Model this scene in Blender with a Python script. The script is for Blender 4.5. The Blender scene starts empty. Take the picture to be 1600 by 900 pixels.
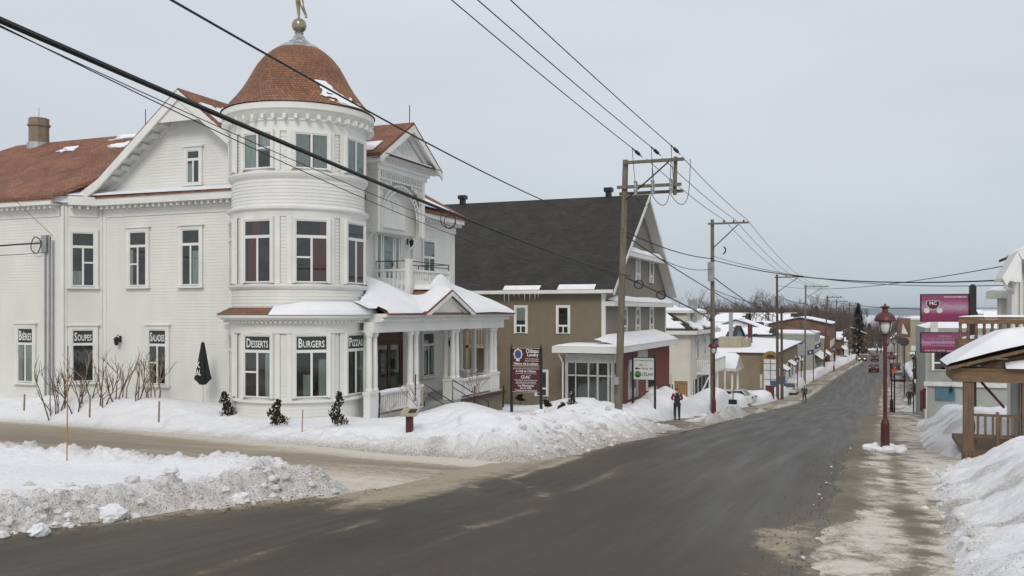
import bpy, math, random
import numpy as np
from mathutils import Vector, Matrix

# world frame: +X runs across the street to the right, +Y down the street, Z up; the camera stands on the right pavement
C = bpy.context.scene.collection
SC = bpy.context.scene
PI = math.pi
YAW = math.atan(0.40)
CA, SA = math.cos(YAW), math.sin(YAW)
CZ, F, HY = 6.0, 1400.0, 487.0

# ---------------------------------------------------------------- camera, sky, sun, exposure
cam_d = bpy.data.cameras.new('camera')
cam = bpy.data.objects.new('camera', cam_d); C.objects.link(cam)
cam.location = (0, 0, CZ); cam.rotation_euler = (math.radians(90), 0, YAW)
cam_d.sensor_width = 36; cam_d.lens = F / 1600 * 36; cam_d.shift_y = 37 / 1600
cam_d.clip_start = 0.1; cam_d.clip_end = 80000
SC.camera = cam
SC.render.resolution_x = 1024; SC.render.resolution_y = 576
SC.view_settings.view_transform = 'Standard'; SC.view_settings.look = 'None'
SC.view_settings.gamma = 1.0; SC.view_settings.exposure = 0.0
SC.view_settings.use_curve_mapping = False

SUN_EL, SUN_AZ = math.radians(36), math.radians(163)      # azimuth clockwise from +Y, towards the sun: behind the camera
w = bpy.data.worlds.new('World'); SC.world = w; w.use_nodes = True
nt = w.node_tree; N = nt.nodes; L = nt.links; N.clear()
out = N.new('ShaderNodeOutputWorld'); bg = N.new('ShaderNodeBackground'); bg.inputs['Strength'].default_value = 0.127
sky = N.new('ShaderNodeTexSky'); sky.sky_type = 'NISHITA'; sky.sun_disc = False
sky.sun_elevation = SUN_EL; sky.sun_rotation = SUN_AZ; sky.air_density = 1.0; sky.dust_density = 2.0
tc = N.new('ShaderNodeTexCoord'); sep = N.new('ShaderNodeSeparateXYZ'); L.new(tc.outputs['Generated'], sep.inputs[0])
ramp = N.new('ShaderNodeValToRGB'); L.new(sep.outputs['Z'], ramp.inputs[0])
els = ramp.color_ramp.elements
els[0].position = 0.0; els[0].color = (4.05, 4.55, 5.0, 1)
els[1].position = 1.0; els[1].color = (7.7, 7.7, 7.7, 1)
for p, c in ((0.02, (4.15, 4.65, 5.1)), (0.07, (4.5, 4.9, 5.35)), (0.16, (4.9, 5.2, 5.6)), (0.32, (5.4, 5.65, 6.05)), (0.6, (6.5, 6.6, 6.8))):
    e = els.new(p); e.color = c + (1,)
nz = N.new('ShaderNodeTexNoise'); nz.inputs['Scale'].default_value = 1.6; nz.inputs['Detail'].default_value = 5
mp = N.new('ShaderNodeMapping'); mp.inputs['Scale'].default_value = (1, 1, 3.5)
L.new(tc.outputs['Generated'], mp.inputs[0]); L.new(mp.outputs[0], nz.inputs['Vector'])
mr = N.new('ShaderNodeMapRange'); mr.inputs['From Min'].default_value = 0.3; mr.inputs['From Max'].default_value = 0.7
mr.inputs['To Min'].default_value = 0.94; mr.inputs['To Max'].default_value = 1.065
L.new(nz.outputs[0], mr.inputs[0])
mul = N.new('ShaderNodeVectorMath'); mul.operation = 'SCALE'
L.new(ramp.outputs[0], mul.inputs[0]); L.new(mr.outputs[0], mul.inputs['Scale'])
mix = N.new('ShaderNodeMixRGB'); mix.inputs[0].default_value = 0.93          # thick cloud over the clear sky
L.new(sky.outputs[0], mix.inputs[1]); L.new(mul.outputs[0], mix.inputs[2])
L.new(mix.outputs[0], bg.inputs['Color']); L.new(bg.outputs[0], out.inputs[0])

sd = bpy.data.lights.new('sun', 'SUN'); sd.energy = 1.3; sd.angle = math.radians(18); sd.color = (1.0, 0.95, 0.87)
so = bpy.data.objects.new('sun', sd); C.objects.link(so)
dsun = Vector((math.sin(SUN_AZ) * math.cos(SUN_EL), math.cos(SUN_AZ) * math.cos(SUN_EL), math.sin(SUN_EL)))
so.rotation_euler = dsun.to_track_quat('Z', 'Y').to_euler(); so.location = (0, 0, 60)

# ---------------------------------------------------------------- where things stand, measured from sight lines
def ray(px):                       # unit depth sight line in the world frame
    k = (px - 800) / F
    return (k * CA - SA, k * SA + CA)
def at_depth(px, py, D):           # point at depth D on that sight line
    rx, ry = ray(px); return (rx * D, ry * D, CZ - (py - HY) / F * D)
def on_x(px, x):                   # depth where the sight line meets the plane X = x
    return x / ray(px)[0]
def y_at(px, x): return on_x(px, x) * ray(px)[1]
def x_at(px, y): return y / ray(px)[1] * ray(px)[0]

ZS = np.array([-60, -30, 0, 95, 118, 180, 320, 420, 800, 1600, 2600, 60000.0])
ZV = np.array([6.5, 5.6, 3.71, -3.35, -4.45, -5.15, -7.6, -13, -42, -66, -72, -72.0])
def gz(s):
    s = np.asarray(s, dtype=float)
    return sum(np.interp(s + d, ZS, ZV) for d in (-9, -5, 0, 5, 9)) / 5
def xr(y): return 0.011 * np.clip(y - 25, 0, 400) + 4.0 * sstep(110, 260, y)   # the street swings a little to the right
def g1(s): return float(gz(s))

# ---------------------------------------------------------------- noise
def _h(ix, iy, seed):
    n = (ix.astype(np.int64) * 374761393 + iy.astype(np.int64) * 668265263 + seed * 1442695041) & 0xFFFFFFFF
    n = ((n ^ (n >> 13)) * 1274126177) & 0xFFFFFFFF
    return ((n ^ (n >> 16)) & 0xFFFFFF) / float(0xFFFFFF)
def vnoise(x, y, seed=0):
    ix = np.floor(x); iy = np.floor(y); fx = x - ix; fy = y - iy
    fx = fx * fx * (3 - 2 * fx); fy = fy * fy * (3 - 2 * fy)
    a = _h(ix, iy, seed); b = _h(ix + 1, iy, seed); c = _h(ix, iy + 1, seed); d = _h(ix + 1, iy + 1, seed)
    return (a + (b - a) * fx) * (1 - fy) + (c + (d - c) * fx) * fy
def fbm(x, y, seed=0, o=4):
    r = 0; a = 0.5
    for i in range(o):
        r = r + a * (vnoise(x, y, seed + i * 17) - 0.5) * 2; x = x * 2.03; y = y * 2.03; a *= 0.5
    return r
def lumps(x, y, seed=0):           # rounded blocks with creases between
    ix = np.floor(x); iy = np.floor(y); best = np.full(x.shape, 9.0); hh = np.zeros(x.shape)
    for dx in (-1, 0, 1):
        for dy in (-1, 0, 1):
            cx = ix + dx; cy = iy + dy
            px = cx + _h(cx, cy, seed); py = cy + _h(cx, cy, seed + 5)
            d = np.hypot(x - px, y - py); m = d < best
            hh = np.where(m, _h(cx, cy, seed + 9), hh); best = np.where(m, d, best)
    return hh * np.clip(1 - best * best * 1.6, 0, 1)
def sstep(a, b, x):
    t = np.clip((x - a) / (b - a), 0, 1); return t * t * (3 - 2 * t)
def gauss(x, y, cx, cy, rx, ry): return np.exp(-((x - cx) / rx) ** 2 - ((y - cy) / ry) ** 2)

# ---------------------------------------------------------------- materials
def M_new(name):
    m = bpy.data.materials.new(name); m.use_nodes = True
    b = m.node_tree.nodes['Principled BSDF']; return m, m.node_tree, b
def noise_col(nt, c1, c2, scale, detail=4, coord='Object', lo=0.35, hi=0.65, stretch=None):
    tcn = nt.nodes.new('ShaderNodeTexCoord'); n = nt.nodes.new('ShaderNodeTexNoise')
    n.inputs['Scale'].default_value = scale; n.inputs['Detail'].default_value = detail
    src = tcn.outputs[coord]
    if stretch:
        m = nt.nodes.new('ShaderNodeMapping'); m.inputs['Scale'].default_value = stretch
        nt.links.new(src, m.inputs[0]); src = m.outputs[0]
    nt.links.new(src, n.inputs['Vector'])
    r = nt.nodes.new('ShaderNodeValToRGB'); r.color_ramp.elements[0].position = lo; r.color_ramp.elements[1].position = hi
    r.color_ramp.elements[0].color = tuple(c1) + (1,); r.color_ramp.elements[1].color = tuple(c2) + (1,)
    nt.links.new(n.outputs[0], r.inputs[0]); return n, r
def mat(name, c, rough=0.6, c2=None, scale=3.0, bump=0.0, bscale=30, metal=0, emit=None, stretch=None, spec=0.4):
    m, nt, b = M_new(name)
    b.inputs['Roughness'].default_value = rough; b.inputs['Metallic'].default_value = metal
    b.inputs['Specular IOR Level'].default_value = spec
    c2 = c2 or tuple(v * 0.82 for v in c)
    n, r = noise_col(nt, c2, c, scale, stretch=stretch)
    nt.links.new(r.outputs[0], b.inputs['Base Color'])
    if bump:
        n2, _ = noise_col(nt, c, c, bscale)
        bp = nt.nodes.new('ShaderNodeBump'); bp.inputs['Strength'].default_value = bump; bp.inputs['Distance'].default_value = 0.02
        nt.links.new(n2.outputs[0], bp.inputs['Height']); nt.links.new(bp.outputs[0], b.inputs['Normal'])
    if emit:
        b.inputs['Emission Color'].default_value = tuple(emit[:3]) + (1,); b.inputs['Emission Strength'].default_value = emit[3]
    return m
def shingle(name, c1, c2, w=0.22, h=0.14, mortar=(0.05, 0.04, 0.035)):
    m, nt, b = M_new(name)
    uv = nt.nodes.new('ShaderNodeUVMap'); br = nt.nodes.new('ShaderNodeTexBrick')
    br.inputs['Color1'].default_value = c1 + (1,); br.inputs['Color2'].default_value = c2 + (1,); br.inputs['Mortar'].default_value = mortar + (1,)
    br.inputs['Scale'].default_value = 1; br.inputs['Brick Width'].default_value = w; br.inputs['Row Height'].default_value = h
    br.inputs['Mortar Size'].default_value = 0.009; br.inputs['Mortar Smooth'].default_value = 0.3; br.inputs['Bias'].default_value = 0.0
    nt.links.new(uv.outputs[0], br.inputs['Vector'])
    n, r = noise_col(nt, (0.72, 0.72, 0.72), (1.1, 1.08, 1.05), 0.9, detail=6)
    mx = nt.nodes.new('ShaderNodeMixRGB'); mx.blend_type = 'MULTIPLY'; mx.inputs[0].default_value = 1
    nt.links.new(br.outputs['Color'], mx.inputs[1]); nt.links.new(r.outputs[0], mx.inputs[2])
    nt.links.new(mx.outputs[0], b.inputs['Base Color'])
    bp = nt.nodes.new('ShaderNodeBump'); bp.inputs['Strength'].default_value = 0.6; bp.inputs['Distance'].default_value = 0.02; bp.invert = True
    nt.links.new(br.outputs['Fac'], bp.inputs['Height']); nt.links.new(bp.outputs[0], b.inputs['Normal'])
    b.inputs['Roughness'].default_value = 0.85
    return m
def snow_mat(name, base=(0.76, 0.775, 0.81), dirt=(0.30, 0.255, 0.20), bsc=9.0):
    m, nt, b = M_new(name); nd = nt.nodes; lk = nt.links
    at = nd.new('ShaderNodeAttribute'); at.attribute_name = 'dirt'
    tcn = nd.new('ShaderNodeTexCoord')
    def nn(sc, det): 
        n = nd.new('ShaderNodeTexNoise'); n.inputs['Scale'].default_value = sc; n.inputs['Detail'].default_value = det; n.inputs['Roughness'].default_value = 0.65
        lk.new(tcn.outputs['Object'], n.inputs['Vector']); return n
    def math_(op, a, b_, cl=False):
        n = nd.new('ShaderNodeMath'); n.operation = op; n.use_clamp = cl
        for i, v in enumerate((a, b_)):
            if isinstance(v, (int, float)): n.inputs[i].default_value = v
            else: lk.new(v, n.inputs[i])
        return n.outputs[0]
    big = nn(1.3, 6).outputs[0]; fine = nn(16, 5).outputs[0]; speck = nn(38, 2).outputs[0]
    # broad grime
    g = math_('MULTIPLY', math_('ADD', at.outputs['Fac'], math_('MULTIPLY', math_('SUBTRACT', big, 0.5), 1.1)), math_('ADD', math_('MULTIPLY', fine, 1.5), -0.2), True)
    g = math_('MULTIPLY', g, math_('MULTIPLY', at.outputs['Fac'], 1.6, True), True)
    # specks of grit
    s1 = math_('GREATER_THAN', math_('ADD', speck, math_('MULTIPLY', at.outputs['Fac'], 0.15)), 0.70)
    s1 = math_('MULTIPLY', s1, math_('MULTIPLY', at.outputs['Fac'], 3.0, True))
    mx = nd.new('ShaderNodeMixRGB'); mx.inputs[1].default_value = base + (1,); mx.inputs[2].default_value = dirt + (1,)
    lk.new(math_('ADD', math_('MULTIPLY', g, 0.8), math_('MULTIPLY', math_('MULTIPLY', at.outputs['Fac'], big), 0.35), True), mx.inputs[0])
    mx2 = nd.new('ShaderNodeMixRGB'); mx2.inputs[2].default_value = (0.12, 0.10, 0.08, 1)
    lk.new(mx.outputs[0], mx2.inputs[1]); lk.new(math_('MULTIPLY', s1, 0.75), mx2.inputs[0])
    lk.new(mx2.outputs[0], b.inputs['Base Color'])
    bn = nn(bsc, 8)
    bp = nd.new('ShaderNodeBump'); bp.inputs['Strength'].default_value = 0.6; bp.inputs['Distance'].default_value = 0.08
    lk.new(bn.outputs[0], bp.inputs['Height']); lk.new(bp.outputs[0], b.inputs['Normal'])
    b.inputs['Roughness'].default_value = 0.75; b.inputs['Specular IOR Level'].default_value = 0.2
    return m
def road_mat(name, dark, light, tan, wet=0.45, brown=None, along=(1.3, 0.035, 1), kt=1.0, spec=0.22):
    """dark ground under a brown film under pale salt and slush; the 'dirt' attribute thickens both"""
    m, nt, b = M_new(name); nd = nt.nodes; lk = nt.links
    at = nd.new('ShaderNodeAttribute'); at.attribute_name = 'dirt'
    tcn = nd.new('ShaderNodeTexCoord')
    def nn(sc, det, st=(1, 1, 1), ro=0.6):
        mpn = nd.new('ShaderNodeMapping'); mpn.inputs['Scale'].default_value = st
        n = nd.new('ShaderNodeTexNoise'); n.inputs['Scale'].default_value = sc; n.inputs['Detail'].default_value = det; n.inputs['Roughness'].default_value = ro
        lk.new(tcn.outputs['Object'], mpn.inputs[0]); lk.new(mpn.outputs[0], n.inputs['Vector']); return n.outputs[0]
    def math_(op, a, b_, cl=False):
        n = nd.new('ShaderNodeMath'); n.operation = op; n.use_clamp = cl
        for i, v in enumerate((a, b_)):
            if isinstance(v, (int, float)): n.inputs[i].default_value = v
            else: lk.new(v, n.inputs[i])
        return n.outputs[0]
    def mixc(f, c1, c2):
        n = nd.new('ShaderNodeMixRGB'); lk.new(f, n.inputs[0])
        for i, c in ((1, c1), (2, c2)):
            if isinstance(c, tuple): n.inputs[i].default_value = c + (1,)
            else: lk.new(c, n.inputs[i])
        return n.outputs[0]
    c_ = lambda v, k: math_('MULTIPLY', math_('SUBTRACT', v, 0.5), k)
    big = nn(0.30, 5, along if along[0] < 1 else (1.0, 0.4, 1)); streak = nn(1.6, 6, along); fine = nn(20, 7, ro=0.7); grit = nn(75, 3); mid = nn(4.5, 6)
    brown = brown or tuple((a + b_) / 2 for a, b_ in zip(light, tan))
    c0 = mixc(math_('ADD', math_('ADD', c_(big, 2.6), c_(streak, 1.1)), 0.45, True), dark, light)
    f1 = math_('ADD', math_('ADD', math_('MULTIPLY', at.outputs['Fac'], 2.2), c_(streak, 1.6)), math_('ADD', c_(big, 2.0), math_('ADD', c_(mid, 0.9), c_(fine, 1.2))))
    c1 = mixc(math_('MULTIPLY', math_('SUBTRACT', f1, 0.15), 0.9, True), c0, brown)
    k = math_('ADD', math_('ADD', math_('MULTIPLY', at.outputs['Fac'], 1.9), c_(streak, 1.5)), math_('ADD', c_(fine, 2.0), c_(mid, 1.6)))
    k = math_('MULTIPLY', math_('SUBTRACT', k, 0.70), 1.5 * kt, True)
    c2 = mixc(k, c1, tan)
    g = nd.new('ShaderNodeMapRange'); lk.new(grit, g.inputs[0]); g.inputs['From Min'].default_value = 0.3; g.inputs['From Max'].default_value = 0.7; g.inputs['To Min'].default_value = 0.78; g.inputs['To Max'].default_value = 1.22
    vm = nd.new('ShaderNodeVectorMath'); vm.operation = 'SCALE'; lk.new(c2, vm.inputs[0]); lk.new(g.outputs[0], vm.inputs['Scale']); lk.new(vm.outputs[0], b.inputs['Base Color'])
    lk.new(math_('ADD', math_('MULTIPLY', k, 0.3), math_('ADD', c_(streak, 0.5), wet), True), b.inputs['Roughness'])
    bp = nd.new('ShaderNodeBump'); bp.inputs['Strength'].default_value = 0.4; bp.inputs['Distance'].default_value = 0.02
    lk.new(math_('ADD', fine, math_('MULTIPLY', mid, 1.5)), bp.inputs['Height']); lk.new(bp.outputs[0], b.inputs['Normal'])
    b.inputs['Specular IOR Level'].default_value = spec
    return m
def glass_mat(name, tint=(0.8, 0.84, 0.83), gloss=0.05):
    m, nt, b = M_new(name); nd = nt.nodes; lk = nt.links; nd.remove(b)
    o = [n for n in nd if n.type == 'OUTPUT_MATERIAL'][0]
    tr = nd.new('ShaderNodeBsdfTransparent'); tr.inputs[0].default_value = tint + (1,)
    gl = nd.new('ShaderNodeBsdfGlossy'); gl.inputs['Roughness'].default_value = 0.03; gl.inputs[0].default_value = (0.9, 0.95, 0.95, 1)
    fr = nd.new('ShaderNodeFresnel'); fr.inputs[0].default_value = 1.5
    ad = nd.new('ShaderNodeMath'); ad.operation = 'ADD'; ad.inputs[1].default_value = gloss; ad.use_clamp = True; lk.new(fr.outputs[0], ad.inputs[0])
    ms = nd.new('ShaderNodeMixShader'); lk.new(ad.outputs[0], ms.inputs[0]); lk.new(tr.outputs[0], ms.inputs[1]); lk.new(gl.outputs[0], ms.inputs[2])
    lk.new(ms.outputs[0], o.inputs[0]); return m

MT = {}
MT['white'] = mat('white_paint', (0.73, 0.73, 0.70), 0.55, (0.66, 0.66, 0.63), 1.2)
MT['siding'] = mat('white_clapboard', (0.70, 0.70, 0.665), 0.6, (0.655, 0.65, 0.615), 1.1, stretch=(1.2, 1.2, 0.4))
MT['red_roof'] = shingle('red_brown_shingle', (0.28, 0.122, 0.072), (0.19, 0.083, 0.052))
MT['dome_roof'] = shingle('orange_brown_shingle', (0.33, 0.155, 0.09), (0.21, 0.10, 0.058), 0.13, 0.115, (0.05, 0.027, 0.018))
MT['dark_roof'] = shingle('charcoal_shingle', (0.036, 0.034, 0.030), (0.022, 0.021, 0.019), 0.3, 0.16, (0.012, 0.012, 0.012))
MT['metal'] = mat('weathered_zinc', (0.45, 0.47, 0.48), 0.4, (0.3, 0.31, 0.32), 6, metal=0.6)
MT['bronze'] = mat('silvered_bronze', (0.36, 0.33, 0.24), 0.32, (0.22, 0.2, 0.15), 5, metal=0.7)
MT['glass'] = glass_mat('window_glass')
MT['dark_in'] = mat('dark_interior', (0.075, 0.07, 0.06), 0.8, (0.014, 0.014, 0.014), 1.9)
MT['red_curtain'] = mat('red_curtain', (0.30, 0.07, 0.06), 0.9, (0.14, 0.03, 0.03), 8, stretch=(6, 6, 0.2))
MT['pale_curtain'] = mat('pale_curtain', (0.55, 0.60, 0.56), 0.9, (0.36, 0.40, 0.38), 8, stretch=(6, 6, 0.2))
MT['sign_green'] = mat('dark_green_board', (0.032, 0.045, 0.042), 0.5)
MT['letter'] = mat('white_lettering', (0.8, 0.8, 0.8), 0.5, (0.72, 0.72, 0.72), 9)
MT['snow'] = snow_mat('snow')
MT['roof_snow'] = mat('roof_snow', (0.78, 0.795, 0.83), 0.8, (0.73, 0.745, 0.78), 1.5, bump=0.25, bscale=3, spec=0.15)
MT['brown_wood'] = mat('brown_door_wood', (0.10, 0.05, 0.035), 0.5, (0.06, 0.03, 0.022), 5, stretch=(4, 4, 0.4))
MT['chimney'] = shingle('tan_brick', (0.33, 0.25, 0.18), (0.27, 0.20, 0.145), 0.22, 0.075, (0.22, 0.2, 0.17))
MT['black'] = mat('black_metal', (0.02, 0.02, 0.022), 0.45)
MT['wire'] = mat('black_cable', (0.02, 0.02, 0.022), 0.6)
MT['taupe'] = mat('taupe_siding', (0.20, 0.168, 0.118), 0.75, (0.18, 0.15, 0.106), 2)
MT['taupe2'] = mat('grey_taupe_siding', (0.235, 0.208, 0.172), 0.75, (0.21, 0.187, 0.155), 2)
MT['red_wall'] = mat('brick_red_siding', (0.165, 0.042, 0.035), 0.7, (0.14, 0.036, 0.03), 2)
MT['pole'] = mat('weathered_pole_wood', (0.20, 0.18, 0.13), 0.85, (0.11, 0.10, 0.075), 6, bump=0.5, bscale=12, stretch=(5, 5, 0.3))
MT['pole2'] = mat('brown_pole_wood', (0.12, 0.09, 0.075), 0.85, (0.07, 0.055, 0.05), 6, stretch=(5, 5, 0.3))
MT['lamp_red'] = mat('dark_red_paint', (0.10, 0.026, 0.030), 0.4, (0.075, 0.02, 0.024), 5)
MT['globe'] = mat('frosted_globe', (0.62, 0.63, 0.60), 0.3, (0.55, 0.56, 0.52), 3)
MT['maroon'] = mat('maroon_sign', (0.085, 0.02, 0.026), 0.5, (0.072, 0.018, 0.022), 3)
MT['pink'] = None
MT['twig'] = mat('bare_twig', (0.16, 0.12, 0.09), 0.9, (0.09, 0.065, 0.05), 6)
MT['pale_twig'] = mat('pale_twig', (0.34, 0.28, 0.22), 0.9, (0.20, 0.16, 0.12), 6)
MT['cedar'] = mat('brown_green_cedar', (0.06, 0.045, 0.025), 0.9, (0.03, 0.028, 0.015), 9)
MT['deck_wood'] = mat('stained_deck_wood', (0.20, 0.118, 0.062), 0.6, (0.135, 0.08, 0.043), 3, stretch=(1, 1, 4))
MT['post_wood'] = mat('weathered_porch_wood', (0.175, 0.112, 0.07), 0.7, (0.115, 0.074, 0.046), 3, stretch=(5, 5, 0.5))
MT['cream'] = mat('cream_siding', (0.66, 0.64, 0.57), 0.65, (0.60, 0.58, 0.52), 1.2)
MT['grey'] = mat('grey_siding', (0.33, 0.34, 0.31), 0.7, (0.28, 0.29, 0.27), 1.5)
MT['tan'] = mat('tan_stucco', (0.22, 0.185, 0.125), 0.85, (0.18, 0.15, 0.10), 0.8)
MT['beige'] = mat('beige_wall', (0.36, 0.31, 0.23), 0.8, (0.31, 0.27, 0.2), 1)
MT['brickbrown'] = shingle('brown_brick', (0.20, 0.10, 0.07), (0.16, 0.08, 0.055), 0.22, 0.08, (0.17, 0.14, 0.11))
MT['blue'] = mat('blue_panel', (0.04, 0.09, 0.20), 0.5)
MT['teal'] = mat('teal_blue_panel', (0.07, 0.16, 0.20), 0.5)
MT['orange'] = mat('orange_paint', (0.5, 0.15, 0.04), 0.5)
MT['salmon'] = mat('orange_red_sign', (0.75, 0.12, 0.07), 0.5)
MT['offwhite'] = mat('offwhite_panel', (0.62, 0.62, 0.60), 0.5)
MT['ochre'] = mat('ochre_trim', (0.28, 0.165, 0.055), 0.6)
MT['steel'] = mat('galvanised_steel', (0.38, 0.39, 0.40), 0.45, metal=0.5)
MT['alu'] = mat('aluminium_frame', (0.50, 0.50, 0.48), 0.4, metal=0.2)

# ---------------------------------------------------------------- mesh building
class Fr:                          # a wall frame: c on the wall plane, n outward, r to the right as seen from outside
    def __init__(s, x, y, nx, ny):
        l = math.hypot(nx, ny); s.n = (nx / l, ny / l); s.r = (-ny / l, nx / l); s.x = x; s.y = y
    def p(s, a, d, z): return (s.x + s.r[0] * a + s.n[0] * d, s.y + s.r[1] * a + s.n[1] * d, z)
    def at(s, a, d=0):
        q = s.p(a, d, 0); return Fr(q[0], q[1], s.n[0], s.n[1])

class P:
    def __init__(s): s.v = []; s.f = []; s.uvs = {}
    def add(s, vs, fs):
        o = len(s.v); s.v += [tuple(q) for q in vs]; s.f += [tuple(o + i for i in f) for f in fs]; return s
    def face(s, *pts, uv=None):
        o = len(s.v); s.v += [tuple(q) for q in pts]; s.f.append(tuple(range(o, o + len(pts))))
        if uv: s.uvs[len(s.f) - 1] = uv
        return s
    def hexa(s, b, t):             # bottom quad, top quad (counter-clockwise from above)
        return s.add(list(b) + list(t), [(3, 2, 1, 0), (4, 5, 6, 7), (0, 1, 5, 4), (1, 2, 6, 5), (2, 3, 7, 6), (3, 0, 4, 7)])
    def box(s, x0, x1, y0, y1, z0, z1):
        return s.hexa([(x0, y0, z0), (x1, y0, z0), (x1, y1, z0), (x0, y1, z0)], [(x0, y0, z1), (x1, y0, z1), (x1, y1, z1), (x0, y1, z1)])
    def ob(s, fr, a0, a1, d0, d1, z0, z1):
        q = lambda z: [fr.p(a0, d1, z), fr.p(a1, d1, z), fr.p(a1, d0, z), fr.p(a0, d0, z)]
        return s.hexa(q(z0), q(z1))
    def tube(s, p, q, r0, r1=None, n=8, caps=True):
        r1 = r0 if r1 is None else r1
        p = Vector(p); q = Vector(q); d = (q - p)
        if d.length < 1e-6: return s
        d.normalize(); u = d.orthogonal().normalized(); w_ = d.cross(u)
        vs = []
        for c, r in ((p, r0), (q, r1)):
            for i in range(n):
                a = 2 * PI * i / n; vs.append(c + (u * math.cos(a) + w_ * math.sin(a)) * r)
        fs = [(i, (i + 1) % n, n + (i + 1) % n, n + i) for i in range(n)]
        if caps: fs += [tuple(range(n - 1, -1, -1)), tuple(range(n, 2 * n))]
        return s.add(vs, fs)
    def path(s, pts, r, n=6):
        pts = [Vector(p) for p in pts]; m = len(pts); vs = []
        rr = r if isinstance(r, (list, tuple)) else [r] * m
        u = None
        for i, p in enumerate(pts):
            d = (pts[min(i + 1, m - 1)] - pts[max(i - 1, 0)]).normalized()
            if u is None: u = d.orthogonal().normalized()
            u = (u - d * u.dot(d)).normalized(); w_ = d.cross(u)
            for k in range(n):
                a = 2 * PI * k / n; vs.append(p + (u * math.cos(a) + w_ * math.sin(a)) * rr[i])
        fs = [(i * n + k, i * n + (k + 1) % n, (i + 1) * n + (k + 1) % n, (i + 1) * n + k) for i in range(m - 1) for k in range(n)]
        fs += [tuple(range(n - 1, -1, -1)), tuple((m - 1) * n + k for k in range(n))]
        return s.add(vs, fs)
    def lathe(s, cx, cy, prof, n=24, a0=0.0, a1=2 * PI, closed=True):
        o = len(s.v); full = abs(a1 - a0 - 2 * PI) < 1e-6; m = n if full else n + 1
        for r, z in prof:
            for i in range(m):
                a = a0 + (a1 - a0) * i / n; s.v.append((cx + r * math.cos(a), cy + r * math.sin(a), z))
        L_ = [0]
        for j in range(1, len(prof)): L_.append(L_[-1] + math.hypot(prof[j][0] - prof[j - 1][0], prof[j][1] - prof[j - 1][1]))
        for j in range(len(prof) - 1):
            for i in range(n):
                i2 = (i + 1) % m
                s.f.append((o + j * m + i, o + j * m + i2, o + (j + 1) * m + i2, o + (j + 1) * m + i))
                R0 = max(max(prof[j][0], prof[j + 1][0]), 0.3)
                da = (a1 - a0) / n
                s.uvs[len(s.f) - 1] = [(da * i * 2.4, L_[j]), (da * (i + 1) * 2.4, L_[j]), (da * (i + 1) * 2.4, L_[j + 1]), (da * i * 2.4, L_[j + 1])]
        if closed and full:
            if prof[0][0] > 1e-4: s.f.append(tuple(o + i for i in range(m - 1, -1, -1)))
            if prof[-1][0] > 1e-4: s.f.append(tuple(o + (len(prof) - 1) * m + i for i in range(m)))
        return s
    def sphere(s, c, r, n=16, m=10, sx=1, sy=1, sz=1):
        vs = [(c[0], c[1], c[2] - r * sz)]; 
        for j in range(1, m):
            t = -PI / 2 + PI * j / m
            for i in range(n):
                a = 2 * PI * i / n; vs.append((c[0] + r * sx * math.cos(t) * math.cos(a), c[1] + r * sy * math.cos(t) * math.sin(a), c[2] + r * sz * math.sin(t)))
        vs.append((c[0], c[1], c[2] + r * sz)); e = len(vs) - 1
        fs = [(0, 1 + (i + 1) % n, 1 + i) for i in range(n)]
        for j in range(m - 2):
            for i in range(n): fs.append((1 + j * n + i, 1 + j * n + (i + 1) % n, 1 + (j + 1) * n + (i + 1) % n, 1 + (j + 1) * n + i))
        fs += [(1 + (m - 2) * n + i, 1 + (m - 2) * n + (i + 1) % n, e) for i in range(n)]
        return s.add(vs, fs)
    def slab(s, top, th):          # a thick sheet under a top polygon
        n = len(top); bot = [(a, b, c - th) for a, b, c in top]
        return s.add(list(top) + bot, [tuple(range(n)), tuple(range(2 * n - 1, n - 1, -1))] + [((i + 1) % n, i, n + i, n + (i + 1) % n) for i in range(n)])
    def prism(s, pts, d):          # extrude a polygon along vector d
        n = len(pts); b = [(p[0] + d[0], p[1] + d[1], p[2] + d[2]) for p in pts]
        return s.add(list(pts) + b, [tuple(range(n - 1, -1, -1)), tuple(range(n, 2 * n))] + [(i, (i + 1) % n, n + (i + 1) % n, n + i) for i in range(n)])
    def siding(s, fr, z0, z1, rng, e=0.118, out=0.013):
        z = z0
        while z < z1 - 0.01:
            zt = min(z + e, z1); a0, a1 = rng(z); b0, b1 = rng(zt)
            if a1 - a0 > 0.03:
                if b1 < b0: b0 = b1 = (b0 + b1) / 2
                s.face(fr.p(a0, out, z), fr.p(a1, out, z), fr.p(b1, 0.001, zt), fr.p(b0, 0.001, zt))
                s.face(fr.p(a0, 0, z), fr.p(a1, 0, z), fr.p(a1, out, z), fr.p(a0, out, z))
            z = zt
        return s
    def build(s, name, m, parent=None, smooth=False, recalc=False, org=None):
        if not s.f: return None
        o = org if org is not None else (parent['_o'] if parent is not None else (0, 0, 0))
        me = bpy.data.meshes.new(name)
        vv = [(a - o[0], b - o[1], c - o[2]) for a, b, c in s.v]
        me.from_pydata(vv, [], s.f); me.update()
        uvl = me.uv_layers.new(name='UVMap').data
        V = s.v
        for pi, p in enumerate(me.polygons):
            u = s.uvs.get(pi)
            if u:
                for k, li in enumerate(p.loop_indices): uvl[li].uv = u[k % len(u)]
            else:
                nrm = p.normal
                h = Vector((0, 0, 1)).cross(nrm)
                h = h.normalized() if h.length > 0.05 else Vector((1, 0, 0))
                wv = nrm.cross(h)
                for li in p.loop_indices:
                    q = Vector(V[me.loops[li].vertex_index]); uvl[li].uv = (q.dot(h), q.dot(wv))
        if smooth: me.polygons.foreach_set('use_smooth', [True] * len(me.polygons))
        me.materials.append(MT[m] if isinstance(m, str) else m)
        ob = bpy.data.objects.new(name, me); C.objects.link(ob)
        if parent is not None: ob.parent = parent
        ob['_o'] = o
        if parent is None and org is not None: ob.location = o
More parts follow.
